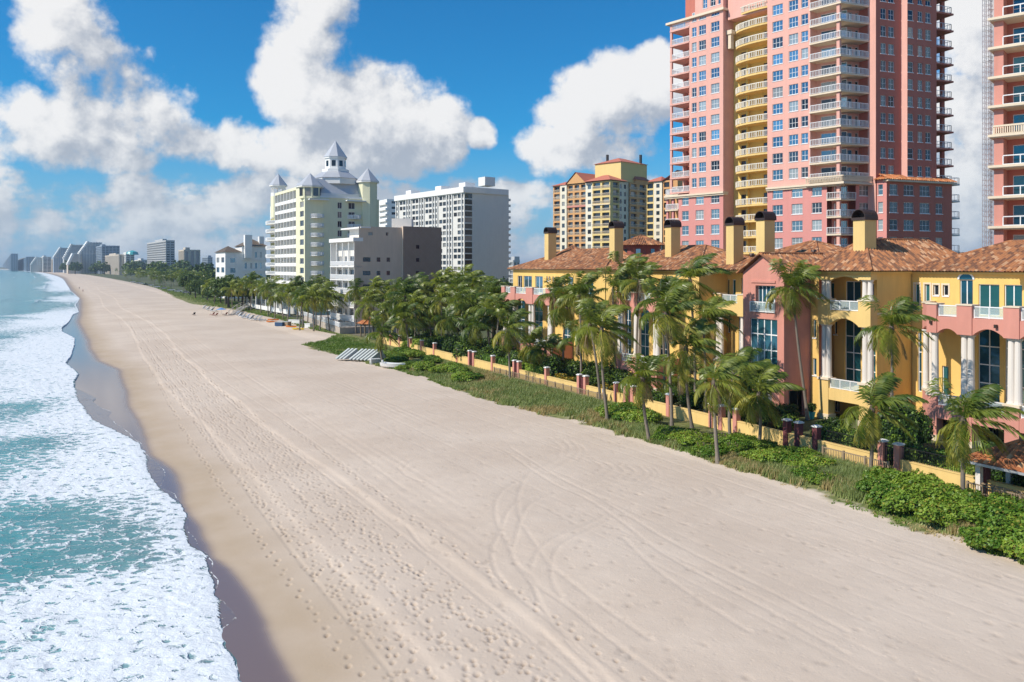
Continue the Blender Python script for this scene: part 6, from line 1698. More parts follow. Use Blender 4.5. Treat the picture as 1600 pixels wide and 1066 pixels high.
def palm(base, top, label, group=None, scale=1.0, detail=2, seed=0, nfr=21):
    r = random.Random(seed * 31 + 7)
    b = Vector(base); t = Vector(top) - b
    root = thing('palm_tree', label, 'palm tree', tuple(b), 0, group)
    n = 9; pts = []; rad = []
    bow = Vector((r.uniform(-.3, .3), r.uniform(-.2, .2), 0))
    for k in range(n + 1):
        q = k / n; pts.append(Vector((t.x * q ** 1.5, t.y * q ** 1.5, t.z * q)) + bow * math.sin(math.pi * q)); rad.append((0.17 - .065 * q + (.09 if k == 0 else 0)) * (1.0 + .05 * (k % 2)))
    mb = MB(); mb.tube(pts, rad, 8 if detail == 2 else 6); part('trunk', mb, 'trunk', root, smooth=True)
    if detail == 2:
        ob('crown_heart', HEART, root, tuple(t), r.random() * 6)
        cls = ['top'] * 5 + ['mid'] * 6 + ['side'] * 5 + ['low'] * 4 + ['hang'] * 3 + ['dry'] * r.choice((1, 2, 3))
        for k, c in enumerate(cls):
            i = (k * 5 + r.randrange(12)) % 12
            o = ob('frond', FRONDS[c][i], root, tuple(t), r.uniform(-.25, .25)); s = scale * r.uniform(.88, 1.1); o.scale = (s, s, s)
    else:
        lib = CROWNS if detail == 1 else CROWNS_FAR
        o = ob('crown', r.choice(lib), root, tuple(t), r.uniform(-.5, .5)); s = scale * r.uniform(.9, 1.12); o.scale = (s, s, s * r.uniform(.9, 1.05))
    return root

# palms on the dune, in front of the wall: (base column, base row, crown column, crown row)
dune_palms = [(1505, 796, 1506, 658, 1.0), (1360, 744, 1362, 640, 1.02), (1185, 708, 1186, 618, .95), (1142, 697, 1146, 585, .95), (1122, 726, 1116, 597, .88), (1082, 674, 1072, 545, 1.12), (1050, 674, 1040, 492, 1.15), (1015, 692, 1004, 592, .85),
              (950, 664, 940, 515, 1.1), (938, 632, 922, 508, 1.1), (797, 597, 793, 516, 1.1), (637, 553, 632, 500, 1.15), (598, 569, 596, 521, 1.0)]
for i, (bx, by, cx_, cy_, sc) in enumerate(dune_palms):
    d = CAMH * FPX / (by - HY); x, y = at(bx, d); dt = d - RP.uniform(-.3, .3); tx, ty = at(cx_, dt)
    palm((x, y, 0.0), (tx, ty, z_of(cy_, dt)), 'coconut palm rooted in the dune planting, %s one from the tiled pavilion' % ORD[i], 'palms on the dune side of the wall', sc, 2, i)
# palms inside the gardens: crown column, crown row, inland offset, base shift in columns
garden_palms = [(1393, 512, 70.5, -6, 1.0), (1238, 450, 74, 24, 1.05), (1172, 598, 66, 0, .85), (1160, 612, 64.5, -4, .85), (1098, 500, 65.5, 4, 1.15), (1078, 438, 66, 8, 1.15), (1032, 470, 69, 6, 1.15), (1000, 440, 73, -5, 1.1), (1062, 590, 66, 3, .9), (975, 425, 75, 4, 1.1),
                (958, 452, 72, 6, 1.15), (905, 462, 68, 3, 1.2), (885, 482, 69, -3, 1.15), (866, 460, 72, -4, 1.1), (852, 548, 66, 4, 1.0), (905, 530, 66, 2, 1.0), (828, 540, 66, 5, 1.0), (762, 486, 69, 4, 1.2), (742, 508, 66, -2, 1.1), (718, 470, 71, 8, 1.25), (700, 498, 67, 2, 1.15), (672, 484, 70, 2, 1.25), (655, 498, 67, -3, 1.1)]
for i, (cx_, cy_, u, sh, sc) in enumerate(garden_palms):
    d = d_of(cx_, u); tx, ty = at(cx_, d); bx, by = at(cx_ + sh, d + RP.uniform(-.4, .4))
    palm((bx, by, 0), (tx, ty, z_of(cy_, d)), 'coconut palm inside the villa gardens, %s one behind the wall from the near villa' % ORD[i], 'palms in the villa gardens', sc, 2 if d < 135 else 1, 40 + i)
grey_palms = [(585, 452, 66), (602, 458, 70), (618, 450, 68), (633, 462, 66), (645, 446, 71), (662, 452, 72), (683, 446, 74), (697, 440, 78), (712, 448, 76), (728, 440, 80), (742, 446, 78), (757, 452, 76), (772, 462, 74), (575, 475, 64), (612, 478, 65), (690, 470, 70), (735, 480, 72), (555, 452, 66), (625, 488, 64.5), (780, 490, 69), (648, 478, 66), (600, 490, 63.5)]
for i, (cx_, cy_, u) in enumerate(grey_palms):
    d = d_of(cx_, u); tx, ty = at(cx_, d); sh = RP.uniform(-5, 5)
    bx, by = at(cx_ + sh, d); palm((bx, by, 0), (tx, ty, z_of(cy_, d)), 'palm with feathery crown crowding the garden beside the grey apartment block', 'palms beside the grey block', RP.uniform(1.1, 1.35), 1, 90 + i)
hotel_palms = [(338, 444, 58), (350, 440, 60), (362, 452, 57), (378, 446, 62), (392, 440, 63), (404, 447, 62), (416, 452, 60), (430, 462, 58), (440, 455, 61), (452, 462, 57), (462, 452, 60), (470, 460, 56), (482, 455, 60), (494, 446, 63), (503, 455, 60), (512, 462, 61), (488, 466, 57), (424, 446, 64), (325, 448, 60), (472, 472, 55)]
for i, (cx_, cy_, u) in enumerate(hotel_palms):
    d = d_of(cx_, u); tx, ty = at(cx_, d); bx, by = at(cx_ + RP.uniform(-4, 4), d)
    palm((bx, by, 0), (tx, ty, z_of(cy_, d)), 'palm on the beachfront lawn before the pale yellow hotel', 'palms before the hotel', RP.uniform(1.15, 1.5), 1, 140 + i)
for i in range(34):
    px = 150 + 165 * (i / 34) ** .9 + RP.uniform(-3, 3); u = RP.uniform(66, 92); d = d_of(px, u)
    if d < 0 or d > 1600: continue
    x, y = at(px, d); h = RP.uniform(7, 11)
    palm((x, y, 0), (x + RP.uniform(-1, 1), y, h), 'small palm lining the road along the distant beach', 'palms along the distant beach road', RP.uniform(1.2, 1.8), 0, 180 + i)

# ------------------------------------------------------------------ bushes and trees
def leaf_blob(seed, lobes, n, size, mats, flat=.0, core_mi=None, up_bias=.35, jitter=.5):
    """Foliage: many separate leaf faces through the outer volume of several lobes."""
    r = np.random.default_rng(seed); V = []; F = []; MI = []
    tot = sum(l[3] * l[4] for l in lobes)
    for (cx_, cy_, cz_, rx, rz) in lobes:
        m = int(n * rx * rz / tot)
        d = r.normal(size=(m, 3)); d /= np.linalg.norm(d, axis=1)[:, None]; d[:, 2] = np.where(d[:, 2] < -.5, -d[:, 2], d[:, 2])
        rad = (0.72 + 0.34 * r.random(m)) * (1 + .22 * np.sin(d[:, 0] * 5 + seed) * np.cos(d[:, 1] * 4 + 1.7 * seed))
        c = np.stack([cx_ + d[:, 0] * rx * rad, cy_ + d[:, 1] * rx * rad, cz_ + d[:, 2] * rz * rad], 1)
        nr_ = d * .7 + r.normal(size=(m, 3)) * jitter; nr_[:, 2] += up_bias; nr_ /= np.linalg.norm(nr_, axis=1)[:, None]
        t = np.cross(nr_, r.normal(size=(m, 3))); t /= np.linalg.norm(t, axis=1)[:, None]; s = np.cross(nr_, t)
        sz = size * (.6 + .8 * r.random(m))[:, None]
        q = np.stack([c - t * sz * .5, c + s * sz * .42, c + t * sz * .5, c - s * sz * .42], 1)
        ok = q[:, :, 2].min(1) > 0.01
        q = q[ok]; i0 = len(V); V += [tuple(p) for p in q.reshape(-1, 3)]
        F += [(i0 + 4 * k, i0 + 4 * k + 1, i0 + 4 * k + 2, i0 + 4 * k + 3) for k in range(len(q))]
        MI += list((r.random(len(q)) < flat).astype(int))
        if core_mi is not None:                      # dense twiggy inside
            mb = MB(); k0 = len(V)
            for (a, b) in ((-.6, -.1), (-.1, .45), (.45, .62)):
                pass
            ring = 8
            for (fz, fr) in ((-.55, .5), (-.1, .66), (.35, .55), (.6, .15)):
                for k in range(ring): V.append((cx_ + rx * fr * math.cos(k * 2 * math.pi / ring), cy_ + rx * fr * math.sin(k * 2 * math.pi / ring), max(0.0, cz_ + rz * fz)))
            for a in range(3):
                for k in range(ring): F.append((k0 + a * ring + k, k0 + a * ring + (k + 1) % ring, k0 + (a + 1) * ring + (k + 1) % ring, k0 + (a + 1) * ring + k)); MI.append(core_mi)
    mb = MB(); mb.v = V; mb.f = F; mb.mi = MI
    return mb.mesh('foliage', mats)
def lobes_round(seed, n, R, H):
    r = random.Random(seed); L = [(0, 0, H * .5, R * .75, H * .55)]
    for k in range(n): a = k * 6.28 / n + r.random(); q = R * r.uniform(.45, .75); L.append((q * math.cos(a), q * math.sin(a), H * r.uniform(.32, .62), R * r.uniform(.38, .55), H * r.uniform(.30, .45)))
    return L
BUSH = [leaf_blob(s, lobes_round(s, 6, 1.6, 1.35), 4200, .165, ['leaf_seagrape', 'leaf_yellow', 'leaf_dark'], .10, 2) for s in (1, 2, 3, 4)]
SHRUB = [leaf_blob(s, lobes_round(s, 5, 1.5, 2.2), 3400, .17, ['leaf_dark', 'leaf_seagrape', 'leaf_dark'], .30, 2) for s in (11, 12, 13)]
CROTON = [leaf_blob(s, lobes_round(s, 5, 1.1, 1.3), 1500, .20, ['leaf_croton', 'leaf_dark', 'leaf_dark'], .35, 2) for s in (21, 22)]
def twig_mesh(h=.8):
    mb = MB()
    for k in range(5): a = k * 1.256; mb.bar((0.05 * math.cos(a), .05 * math.sin(a), 0), (.45 * math.cos(a), .45 * math.sin(a), h), .06)
    return mb.mesh('stem', 'bark')
TWIG = twig_mesh()
def plant(name, lib, pos, s, label, cat, group, r, sz=None, stem=True):
    t = thing(name, label, cat, pos, r.random() * 6.28, group)
    o = ob('foliage', r.choice(lib), t); o.scale = (s, s * r.uniform(.85, 1.15), s * (sz or r.uniform(.85, 1.15)))
    if stem: ob('stem', TWIG, t)
    return t
rb = random.Random(77)
def pz(u, y): return float(dune_z(np.array([u]), np.array([y]))[0] + sand_z(np.array([u]), np.array([y]))[0])
def spread(n, px0, px1, u0, u1, s0, s1, lib, name, label, cat, group, flatz=None):
    for k in range(n):
        px = px0 + (px1 - px0) * (k + rb.random()) / n; u = rb.uniform(u0, u1); d = d_of(px, u); x, y = at(px, d)
        plant(name, lib, (x, y, pz(u, y) - .06 if u < 62 else 0), rb.uniform(s0, s1), label, cat, group, rb, flatz)
SG = ('sea_grape_bush', 'round-leaved sea grape bush growing on the dune before the yellow wall', 'bush', 'sea grape bushes on the dune')
spread(16, 1365, 1500, 52.6, 57.2, .8, 1.12, BUSH, SG[0], 'glossy sea grape bush on the dune between the iron gate and the tiled pavilion', SG[2], 'sea grapes by the iron gate', flatz=1.05); spread(17, 1515, 1660, 51.0, 57.4, .85, 1.2, BUSH, SG[0], 'glossy sea grape bush at the foot of the tiled pavilion', SG[2], 'sea grapes below the pavilion', flatz=.95)
spread(20, 1140, 1290, 53.6, 58.5, .6, .9, BUSH, SG[0], 'low sea grape bush on the dune facing the pink gabled bay', SG[2], 'sea grapes facing the pink bay', flatz=.85); spread(18, 1030, 1150, 52.6, 58.2, .6, .85, BUSH, SG[0], 'low sea grape bush among the clustered dune palms left of the pink bay', SG[2], 'sea grapes among the dune palms', flatz=.75)
spread(10, 948, 1015, 54.5, 58.5, .75, 1.0, BUSH, SG[0], 'rounded sea grape bush below the twin leaning dune palms', SG[2], 'sea grapes below the twin palms'); spread(16, 610, 735, 52, 58.5, .8, 1.25, BUSH, SG[0], 'spreading sea grape bush along the far stretch of wall by the white dinghy', SG[2], 'sea grapes at the far wall', flatz=.8); spread(8, 590, 640, 50, 58, .7, 1.0, BUSH, SG[0], 'flat sea grape bush right behind the folded cabanas', SG[2], 'sea grapes behind the cabanas', flatz=.7)
GS = ('garden_shrub', 'dark leafy shrub in the villa gardens behind the yellow wall', 'shrub', 'garden shrubs behind the wall')
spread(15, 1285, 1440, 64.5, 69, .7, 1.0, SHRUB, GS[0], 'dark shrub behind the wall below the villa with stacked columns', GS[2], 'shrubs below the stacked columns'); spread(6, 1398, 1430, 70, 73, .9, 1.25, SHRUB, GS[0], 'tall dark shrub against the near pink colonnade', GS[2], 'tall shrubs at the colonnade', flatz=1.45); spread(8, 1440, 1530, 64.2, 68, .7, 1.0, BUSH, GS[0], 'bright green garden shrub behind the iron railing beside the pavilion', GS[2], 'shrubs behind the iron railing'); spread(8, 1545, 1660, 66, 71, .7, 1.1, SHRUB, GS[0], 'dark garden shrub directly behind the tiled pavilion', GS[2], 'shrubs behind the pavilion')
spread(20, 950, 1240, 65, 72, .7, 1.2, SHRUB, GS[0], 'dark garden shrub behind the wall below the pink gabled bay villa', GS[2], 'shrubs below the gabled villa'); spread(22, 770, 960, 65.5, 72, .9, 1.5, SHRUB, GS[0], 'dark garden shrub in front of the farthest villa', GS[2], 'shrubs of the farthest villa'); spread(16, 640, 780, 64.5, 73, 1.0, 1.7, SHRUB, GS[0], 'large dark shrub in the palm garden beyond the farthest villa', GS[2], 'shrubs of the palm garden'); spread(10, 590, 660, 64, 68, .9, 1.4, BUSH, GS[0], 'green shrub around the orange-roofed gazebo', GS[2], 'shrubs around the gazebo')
CR = ('croton_bush', 'yellow-leaved croton bush behind the yellow wall', 'bush', 'croton bushes')
spread(6, 862, 895, 64.4, 66, .8, 1.05, CROTON, *CR); spread(8, 915, 960, 64.3, 66.5, .8, 1.1, CROTON, *CR)
# clipped hedges
def hedge(px0, px1, b, label, h=1.9):
    a0, a1 = A_of(px0, b), A_of(px1, b); L = a1 - a0
    t = thing('hedge', label, 'hedge', (*PW(a0, b), 0), RZ_A); r = np.random.default_rng(int(px0)); mb = MB(); m = int(L * 420)
    for k in range(m):
        f = r.random(); x = r.random() * L
        if f < .45: c = np.array([x, -.45 + r.normal() * .04, r.random() * h]); nn = np.array([0, -1, .2])
        elif f < .85: c = np.array([x, r.uniform(-.45, .45), h + r.normal() * .05]); nn = np.array([0, 0, 1.])
        else: c = np.array([L * (r.random() > .5), r.uniform(-.45, .45), r.random() * h]); nn = np.array([1., 0, .2])
        nn = nn + r.normal(size=3) * .5; nn /= np.linalg.norm(nn); tt = np.cross(nn, r.normal(size=3)); tt /= np.linalg.norm(tt); ss = np.cross(nn, tt); s = .07 + .06 * r.random()
        mb.quad(tuple(c - tt * s), tuple(c + ss * s), tuple(c + tt * s), tuple(c - ss * s))
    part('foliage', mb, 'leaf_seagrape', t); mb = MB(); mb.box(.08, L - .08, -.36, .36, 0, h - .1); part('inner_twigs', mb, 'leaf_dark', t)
hedge(742, 801, 1.3, 'clipped green hedge behind the wall between two far gates'); hedge(812, 852, 1.3, 'clipped green hedge next to the yellow crotons')
# broadleaf trees
def tree_mesh(seed, n, size): return leaf_blob(seed, lobes_round(seed, 9, 3.6, 5.2), n, size, ['leaf_tree', 'leaf_dark', 'leaf_dark'], .3, 2, .3, .6)
TREE = [tree_mesh(s, 5200, .42) for s in (31, 32, 33)]
TREE_FAR = [tree_mesh(s, 1200, .95) for s in (41, 42)]
def tree_trunk(seed):
    r = random.Random(seed); mb = MB(); mb.tube([(0, 0, 0), (.1, 0, 1.5), (.0, .1, 3.4)], [.32, .26, .2], 8)
    for k in range(5): a = k * 1.3; mb.tube([(0, .05, 2.6), (.9 * math.cos(a), .9 * math.sin(a), 4.0), (2.0 * math.cos(a), 2.0 * math.sin(a), 5.2)], [.15, .1, .05], 6)
    return mb.mesh('trunk', 'bark')
TRUNK = tree_trunk(1)
def tree(pos, s, label, group, far=False, sz=1.0):
    t = thing('broadleaf_tree', label, 'tree', pos, rb.random() * 6.28, group); o = ob('crown', rb.choice(TREE_FAR if far else TREE), t, (0, 0, 1.9 * s)); o.scale = (s, s, s * sz); q = ob('trunk', TRUNK, t); q.scale = (s, s, s)
for k in range(18):
    px = 640 + 165 * k / 17; d = rb.uniform(215, 300); x, y = at(px, d); tree((x, y, 0), rb.uniform(1.15, 1.6), 'leafy green tree between the grey block and the villas', 'trees behind the palms')
for k in range(8):
    px = rb.uniform(650, 790); d = rb.uniform(165, 200); x, y = at(px, d); tree((x, y, 0), rb.uniform(.8, 1.05), 'leafy green tree between the grey block and the villas', 'trees behind the palms')
for k in range(16):
    px = 300 + 100 * k / 15 + rb.uniform(-4, 4); u = rb.uniform(56, 80); d = d_of(px, u); x, y = at(px, d); tree((x, y, 0), rb.uniform(1.0, 1.7), 'dark leafy tree in the beach grove beside the white mansion', 'trees of the beach grove', d > 500)
for k in range(46):
    px = 108 + 217 * (k / 45) + rb.uniform(-3, 3); u = rb.uniform(100, 190); d = d_of(px, u)
    if not 300 < d < 2200: d = rb.uniform(1600, 2000)
    x, y = at(px, d); tree((x, y, -2.0), rb.uniform(1.3, 2.4) * (1 + d / 2500), 'dark tree in the long belt behind the distant beach', 'trees of the distant belt', True)
for k in range(16):
    px = rb.uniform(400, 600) if k < 8 else rb.uniform(780, 1100); d = rb.uniform(420, 620); x, y = at(px, d); tree((x, y, 0), rb.uniform(1.5, 2.2), 'dark tree far behind the beachfront buildings', 'trees far behind the buildings', True)

# ------------------------------------------------------------------ dune grass and creeping ground cover
def grass_patch(name, label, regions, mats, dry=.15, seed=0, blade=(.25, .6), wid=.03, lean=.5):
    r = np.random.default_rng(seed); P = []; HS = []
    for (n, px0, px1, u0, u1, hs) in regions:
        px = r.uniform(px0, px1, n); u = u0 + (u1 - u0) * r.random(n); d = np.array([d_of(a, b) for a, b in zip(px, u)]); x = (px - CX) / FPX * d
        # ragged outer edge
        keep = (u - u0) / max(u1 - u0, .1) > 0.42 * fbm(d * .35 + seed, d * .02, 3) * (r.random(n) * .8 + .5) - .08
        keep &= u > veg_edge(d) + 2.6 * (fbm(u * 0.55 + 8, d * 0.55, 4) - 0.42) - (0.2 if hs > .46 or n > 200 else 9)
        x, d, u = x[keep], d[keep], u[keep]; z = dune_z(u, d) + sand_z(u, d)
        P.append(np.stack([x, d, z], 1)); HS.append(np.full(len(x), hs))
    P = np.concatenate(P); HS = np.concatenate(HS); nb = 9; m = len(P) * nb
    base = np.repeat(P, nb, 0) + np.concatenate([r.normal(size=(m, 2)) * .11, np.zeros((m, 1))], 1); base[:, 2] -= .03
    h = np.repeat(HS, nb) * r.uniform(blade[0], blade[1], m); a = r.uniform(0, 6.28, m); ln = r.uniform(.1, lean, m) * h
    dx = np.stack([np.cos(a) * ln * .7 + .45 * ln, np.sin(a) * ln * .7 + .12 * ln, h], 1)
    sd = np.stack([-np.sin(a), np.cos(a), np.zeros(m)], 1) * wid
    V = np.stack([base - sd, base + sd, base + dx], 1).reshape(-1, 3)
    me = bpy.data.meshes.new(name); me.vertices.add(len(V)); me.vertices.foreach_set('co', V.astype(np.float32).ravel())
    me.loops.add(len(V)); me.loops.foreach_set('vertex_index', np.arange(len(V), dtype=np.int32)); me.polygons.add(m); me.polygons.foreach_set('loop_start', np.arange(0, 3 * m, 3, dtype=np.int32))
    mi = (np.repeat(fbm(P[:, 0] * .22, P[:, 1] * .22, 3) + r.normal(size=len(P)) * .08, nb) > 1 - dry - .25).astype(np.int32)
    for q in mats: me.materials.append(MATS[q])
    me.polygons.foreach_set('material_index', mi); me.update(calc_edges=True)
    o = ob(name, me); o["kind"] = "stuff"; o["label"] = label; o["category"] = "grass"
grass_patch('dune_grass', 'pale green dune grass growing between wall and sand', [
    (2600, 1255, 1375, 52.0, 60.5, 1.35), (700, 1480, 1530, 51.5, 57, 1.2), (900, 1170, 1260, 51.5, 55, 1.1), (1300, 985, 1060, 50.8, 56, 1.0), (3600, 840, 1000, 50.3, 60.5, 1.1), (4200, 690, 850, 47.5, 60.8, 1.1), (900, 640, 720, 47, 56, .9), (500, 1560, 1650, 50.5, 53, .9), (600, 1090, 1180, 51, 54, .8)], ['grass_dune', 'grass_dry'], .14, 3, (.25, .6), .035, .8)
grass_patch('ground_cover', 'bright green creeping ground cover on the low dune', [
    (7500, 455, 610, 45, 60.5, .9), (2600, 575, 720, 46.5, 55, .6), (2400, 1040, 1180, 51.2, 55, .55), (1600, 1360, 1500, 51.5, 54.5, .5), (1500, 1515, 1640, 50.5, 53.5, .5), (2200, 410, 500, 58, 66, .7), (3200, 330, 420, 55, 72, .9), (2500, 250, 345, 52, 72, 1.1), (1500, 170, 270, 60, 75, 1.6)], ['grass_green', 'grass_dune'], .18, 9, (.2, .5), .06, .9)
grass_patch('beach_creeper', 'sparse runners of beach creeper spreading over bare sand', [
    (330, 620, 780, 43.0, 48.5, .6), (24, 955, 970, 48.8, 49.4, .5), (90, 430, 520, 42.5, 46, .5), (70, 1130, 1260, 49.8, 51.8, .55), (130, 1290, 1520, 49.6, 51.6, .55), (90, 700, 900, 46, 50, .5), (40, 380, 440, 52, 57, .5)], ['grass_green', 'grass_dry'], .3, 12, (.15, .4), .05, 1.2)
# ------------------------------------------------------------------ things on the beach
rt = random.Random(9)
def spot(px, py, z=0.0):
    d = (CAMH - z) * FPX / (py - HY); return (*at(px, d), z), d
def gz(p): u = u_of(p[0], p[1]); return float(sand_z(np.array([u]), np.array([p[1]]))[0] + dune_z(np.array([u]), np.array([p[1]]))[0])

plain('cabana_cover', (0.52, 0.55, 0.53), 0.5)
# folded cabana loungers stacked on edge by the dune
def cabana_meshes():
    a = MB()                                        # padded board with rounded edge strips
    a.box(-1.45, 1.45, -.27, .27, .0, .18); a.box(-1.5, -1.45, -.24, .24, .03, .15); a.box(1.45, 1.5, -.24, .24, .03, .15)
    board = a.mesh('cushion', 'cabana_cover')
    b = MB(); b.poly([(-1.4, -.3, 0), (1.4, -.3, 0), (1.4, -.3, -1.5)]); b.poly([(1.4, .3, -1.5), (1.4, .3, 0), (-1.4, .3, 0)]); b.quad((1.4, -.3, 0), (1.4, .3, 0), (1.4, .3, -1.5), (1.4, -.3, -1.5)); b.quad((-1.4, .3, 0), (-1.4, -.3, 0), (1.4, -.3, -1.5), (1.4, .3, -1.5))
    return board, b.mesh('frame', 'grey_plastic')
CB_, CF_ = cabana_meshes()
(x, y, _), d = spot(536, 563); z0 = gz((x, y))
for k in range(9):
    q = k * .72 + (.5 if k > 2 else 0); px_, py_ = x + .93 * q + .0 * k, y - .36 * q
    t = thing('folded_cabana', 'folded pale grey beach cabana lounger tilted in the row beside the dune', 'beach lounger', (px_, py_, z0), math.radians(38), 'folded cabanas beside the dune')
    for (me, nm, mat) in ((CB_, 'cushion', None), (CF_, 'frame', None)):
        o = ob(nm, me, t, (0, 0, 1.05)); o.rotation_euler = (0, math.radians(-33), 0)
(x, y, _), d = spot(586, 569)
t = thing('storage_chest', 'grey plastic chest beside the folded cabanas', 'chest', (x, y, gz((x, y))), .5)
mb = MB(); mb.box(-.8, .8, -.45, .45, 0, .75); part('chest', mb, 'grey_plastic', t); mb = MB(); mb.box(-.85, .85, -.5, .5, .75, .9); part('lid', mb, 'white_plastic', t)

def boat_mesh(L, W, H, open_=True):
    mb = MB(); n = 10; rings = []
    for k in range(n + 1):
        q = k / n; w = W / 2 * math.sin(math.pi * min(1, .12 + q * .88)) ** .6 if q < .98 else .03; x_ = -L / 2 + L * q; sh = .18 * H * (2 * q - 1) ** 2
        rings.append([(x_, -w, H + sh), (x_, -w * .75, H * .35 + sh), (x_, 0, sh * .6), (x_, w * .75, H * .35 + sh), (x_, w, H + sh), (x_, w * .8, H * .92 + sh), (x_, 0, H * .55 + sh), (x_, -w * .8, H * .92 + sh)])
    for k in range(n):
        for j in range(8): mb.quad(rings[k][j], rings[k][(j + 1) % 8], rings[k + 1][(j + 1) % 8], rings[k + 1][j])
    mb.poly(rings[0][::-1]); mb.poly(rings[-1]); return mb
(x, y, _), d = spot(614, 576)
t = thing('dinghy', 'white dinghy lying on the sand at the dune edge', 'boat', (x, y, gz((x, y)) + .02), -.35)
part('hull', boat_mesh(4.2, 1.5, .8), 'white_plastic', t, smooth=True); mb = MB(); mb.box(-.12, .12, -.6, .6, .62, .68); part('thwart', mb, 'wood', t)
mb = MB(); mb.box(-1.95, -1.75, -.15, .15, .7, 1.25); part('motor', mb, 'white_plastic', t)
KM = {c: boat_mesh(3.2, .75, .34).mesh('hull', c) for c in ('yellow_plastic', 'orange_plastic')}
def kayak(px, py, c, rz, label, dz=0, tilt=0, grp=None):
    (x, y, _), d = spot(px, py); t = thing('kayak', label, 'kayak', (x, y, gz((x, y)) + dz), rz, grp)
    o = ob('hull', KM[c], t); o.rotation_euler = (tilt, 0, 0); mb = MB(); mb.box(-.35, .35, -.22, .22, .24, .40); q = part('seat', mb, 'cloth_dark', t); q.rotation_euler = (tilt, 0, 0)
kayak(466, 517, 'yellow_plastic', -.3, 'yellow kayak on the sand below the pool terrace'); kayak(455, 513, 'orange_plastic', -.35, 'orange kayak behind the yellow kayak')
for k, (px, py, dz) in enumerate(((425, 506, 0), (427, 505, .4))): kayak(px, py, 'orange_plastic', -.2 + .1 * k, ['lower orange kayak of the stack beside the striped cabanas', 'upper orange kayak of the stack beside the striped cabanas'][k], dz, math.pi * 0)
for k, (px, py) in enumerate(((414, 480), (418, 482), (421, 479))): kayak(px, py, 'orange_plastic', 1.2 + .3 * k, 'orange kayak standing on the lawn before the hotel veranda', .35 * (k % 2), 1.0, 'orange kayaks on the hotel lawn')
for k, (px, py, w, m_, lab) in enumerate(((438, 511, 1.3, 'dark_blue', 'dark blue crate beside the kayaks'), (447, 511, 1.2, 'wood', 'brown wooden crate next to the dark blue crate'), (462, 508, 2.4, 'white_plastic', 'long white storage box at the foot of the pool terrace'), (483, 514, .9, 'white_plastic', 'white board box leaning by the terrace steps'))):
    (x, y, _), d = spot(px, py); t = thing('storage_box', lab, 'box', (x, y, gz((x, y))), -.5)
    mb = MB(); mb.box(-w, w, -.7, .7, 0, 1.0); part('body', mb, m_, t); mb = MB(); mb.box(-w - .06, w + .06, -.76, .76, 1.0, 1.14); part('lid', mb, 'grey_plastic' if k < 2 else 'white_plastic', t)
# clamshell cabanas
def clam():
    h = MB(); n = 8
    for k in range(n):
        A, B = math.pi * .5 * k / n + .15, math.pi * .5 * (k + 1) / n + .15
        for s in range(4):
            y0, y1 = -.8 + .4 * s, -.4 + .4 * s
            h.quad((-.9 + 1.1 * (1 - math.cos(A)) - .2, y0, 1.5 * math.sin(A)), (-.9 + 1.1 * (1 - math.cos(A)) - .2, y1, 1.5 * math.sin(A)), (-.9 + 1.1 * (1 - math.cos(B)) - .2, y1, 1.5 * math.sin(B)), (-.9 + 1.1 * (1 - math.cos(B)) - .2, y0, 1.5 * math.sin(B)), s % 2)
    for s in (-.8, .8): h.poly([(-1.1, s, .22)] + [(-.9 + 1.1 * (1 - math.cos(math.pi * .5 * k / n + .15)) - .2, s, 1.5 * math.sin(math.pi * .5 * k / n + .15)) for k in range(n + 1)], 1)
    return h.mesh('hood', ['blue_cloth', 'white_plastic'])
HOOD = clam(); _b2 = MB(); _b2.box(-.9, 1.0, -.75, .75, .28, .46)
for (a, b) in ((-.8, -.7), (.9, -.7), (-.8, .7), (.9, .7)): _b2.box(a - .04, a + .04, b - .04, b + .04, 0, .28)
BASE = _b2.mesh('bed', 'white_plastic')
for k, (px, py) in enumerate(((322, 483), (328, 485), (334, 487), (374, 494), (379, 496), (384, 498), (391, 499), (396, 501), (404, 502), (410, 503))):
    (x, y, _), d = spot(px, py); t = thing('clamshell_cabana', 'blue and white hooded beach cabana in the row below the hotel lawn', 'beach lounger', (x, y, gz((x, y))), RZ_A + 1.2 + rt.uniform(-.3, .3), 'hooded cabanas below the hotel'); ob('bed', BASE, t); ob('hood', HOOD, t)
(x, y, _), d = spot(346, 493); t = thing('beach_umbrella', 'blue beach umbrella over the brown loungers', 'umbrella', (x, y, gz((x, y))), 0)
mb = MB(); mb.cone(0, 0, 1.7, 1.9, .05, 2.5, 10); part('canopy', mb, 'blue_cloth', t); mb = MB(); mb.tube([(0, 0, 0), (0, 0, 2.5)], [.03, .03], 6); part('pole', mb, 'white_plastic', t)
def lounger(px, py, m_, lab, rz, grp=None):
    (x, y, _), d = spot(px, py); t = thing('sun_lounger', lab, 'beach lounger', (x, y, gz((x, y))), rz, grp)
    mb = MB(); mb.box(-.3, 1.1, -.33, .33, .32, .40); part('seat', mb, m_, t); mb = MB(); mb.quad((-.3, -.33, .36), (-.3, .33, .36), (-.95, .33, 1.0), (-.95, -.33, 1.0)); mb.quad((-.95, -.33, 1.05), (-.95, .33, 1.05), (-.3, .33, .41), (-.3, -.33, .41)); part('backrest', mb, m_, t)
    for (a, b) in ((-.25, -.3), (1.0, -.3), (-.25, .3), (1.0, .3)): mb = MB(); mb.box(a - .03, a + .03, b - .03, b + .03, 0, .32); part('leg', mb, 'wood', t)
for k, px in enumerate((332, 337, 352)): lounger(px, 493 + k % 2, 'brick_red', 'brown wooden lounger near the blue umbrella', 2.6, 'brown loungers by the umbrella')
lounger(303, 493, 'cloth_dark', 'dark sun lounger alone on the open sand', 2.2)
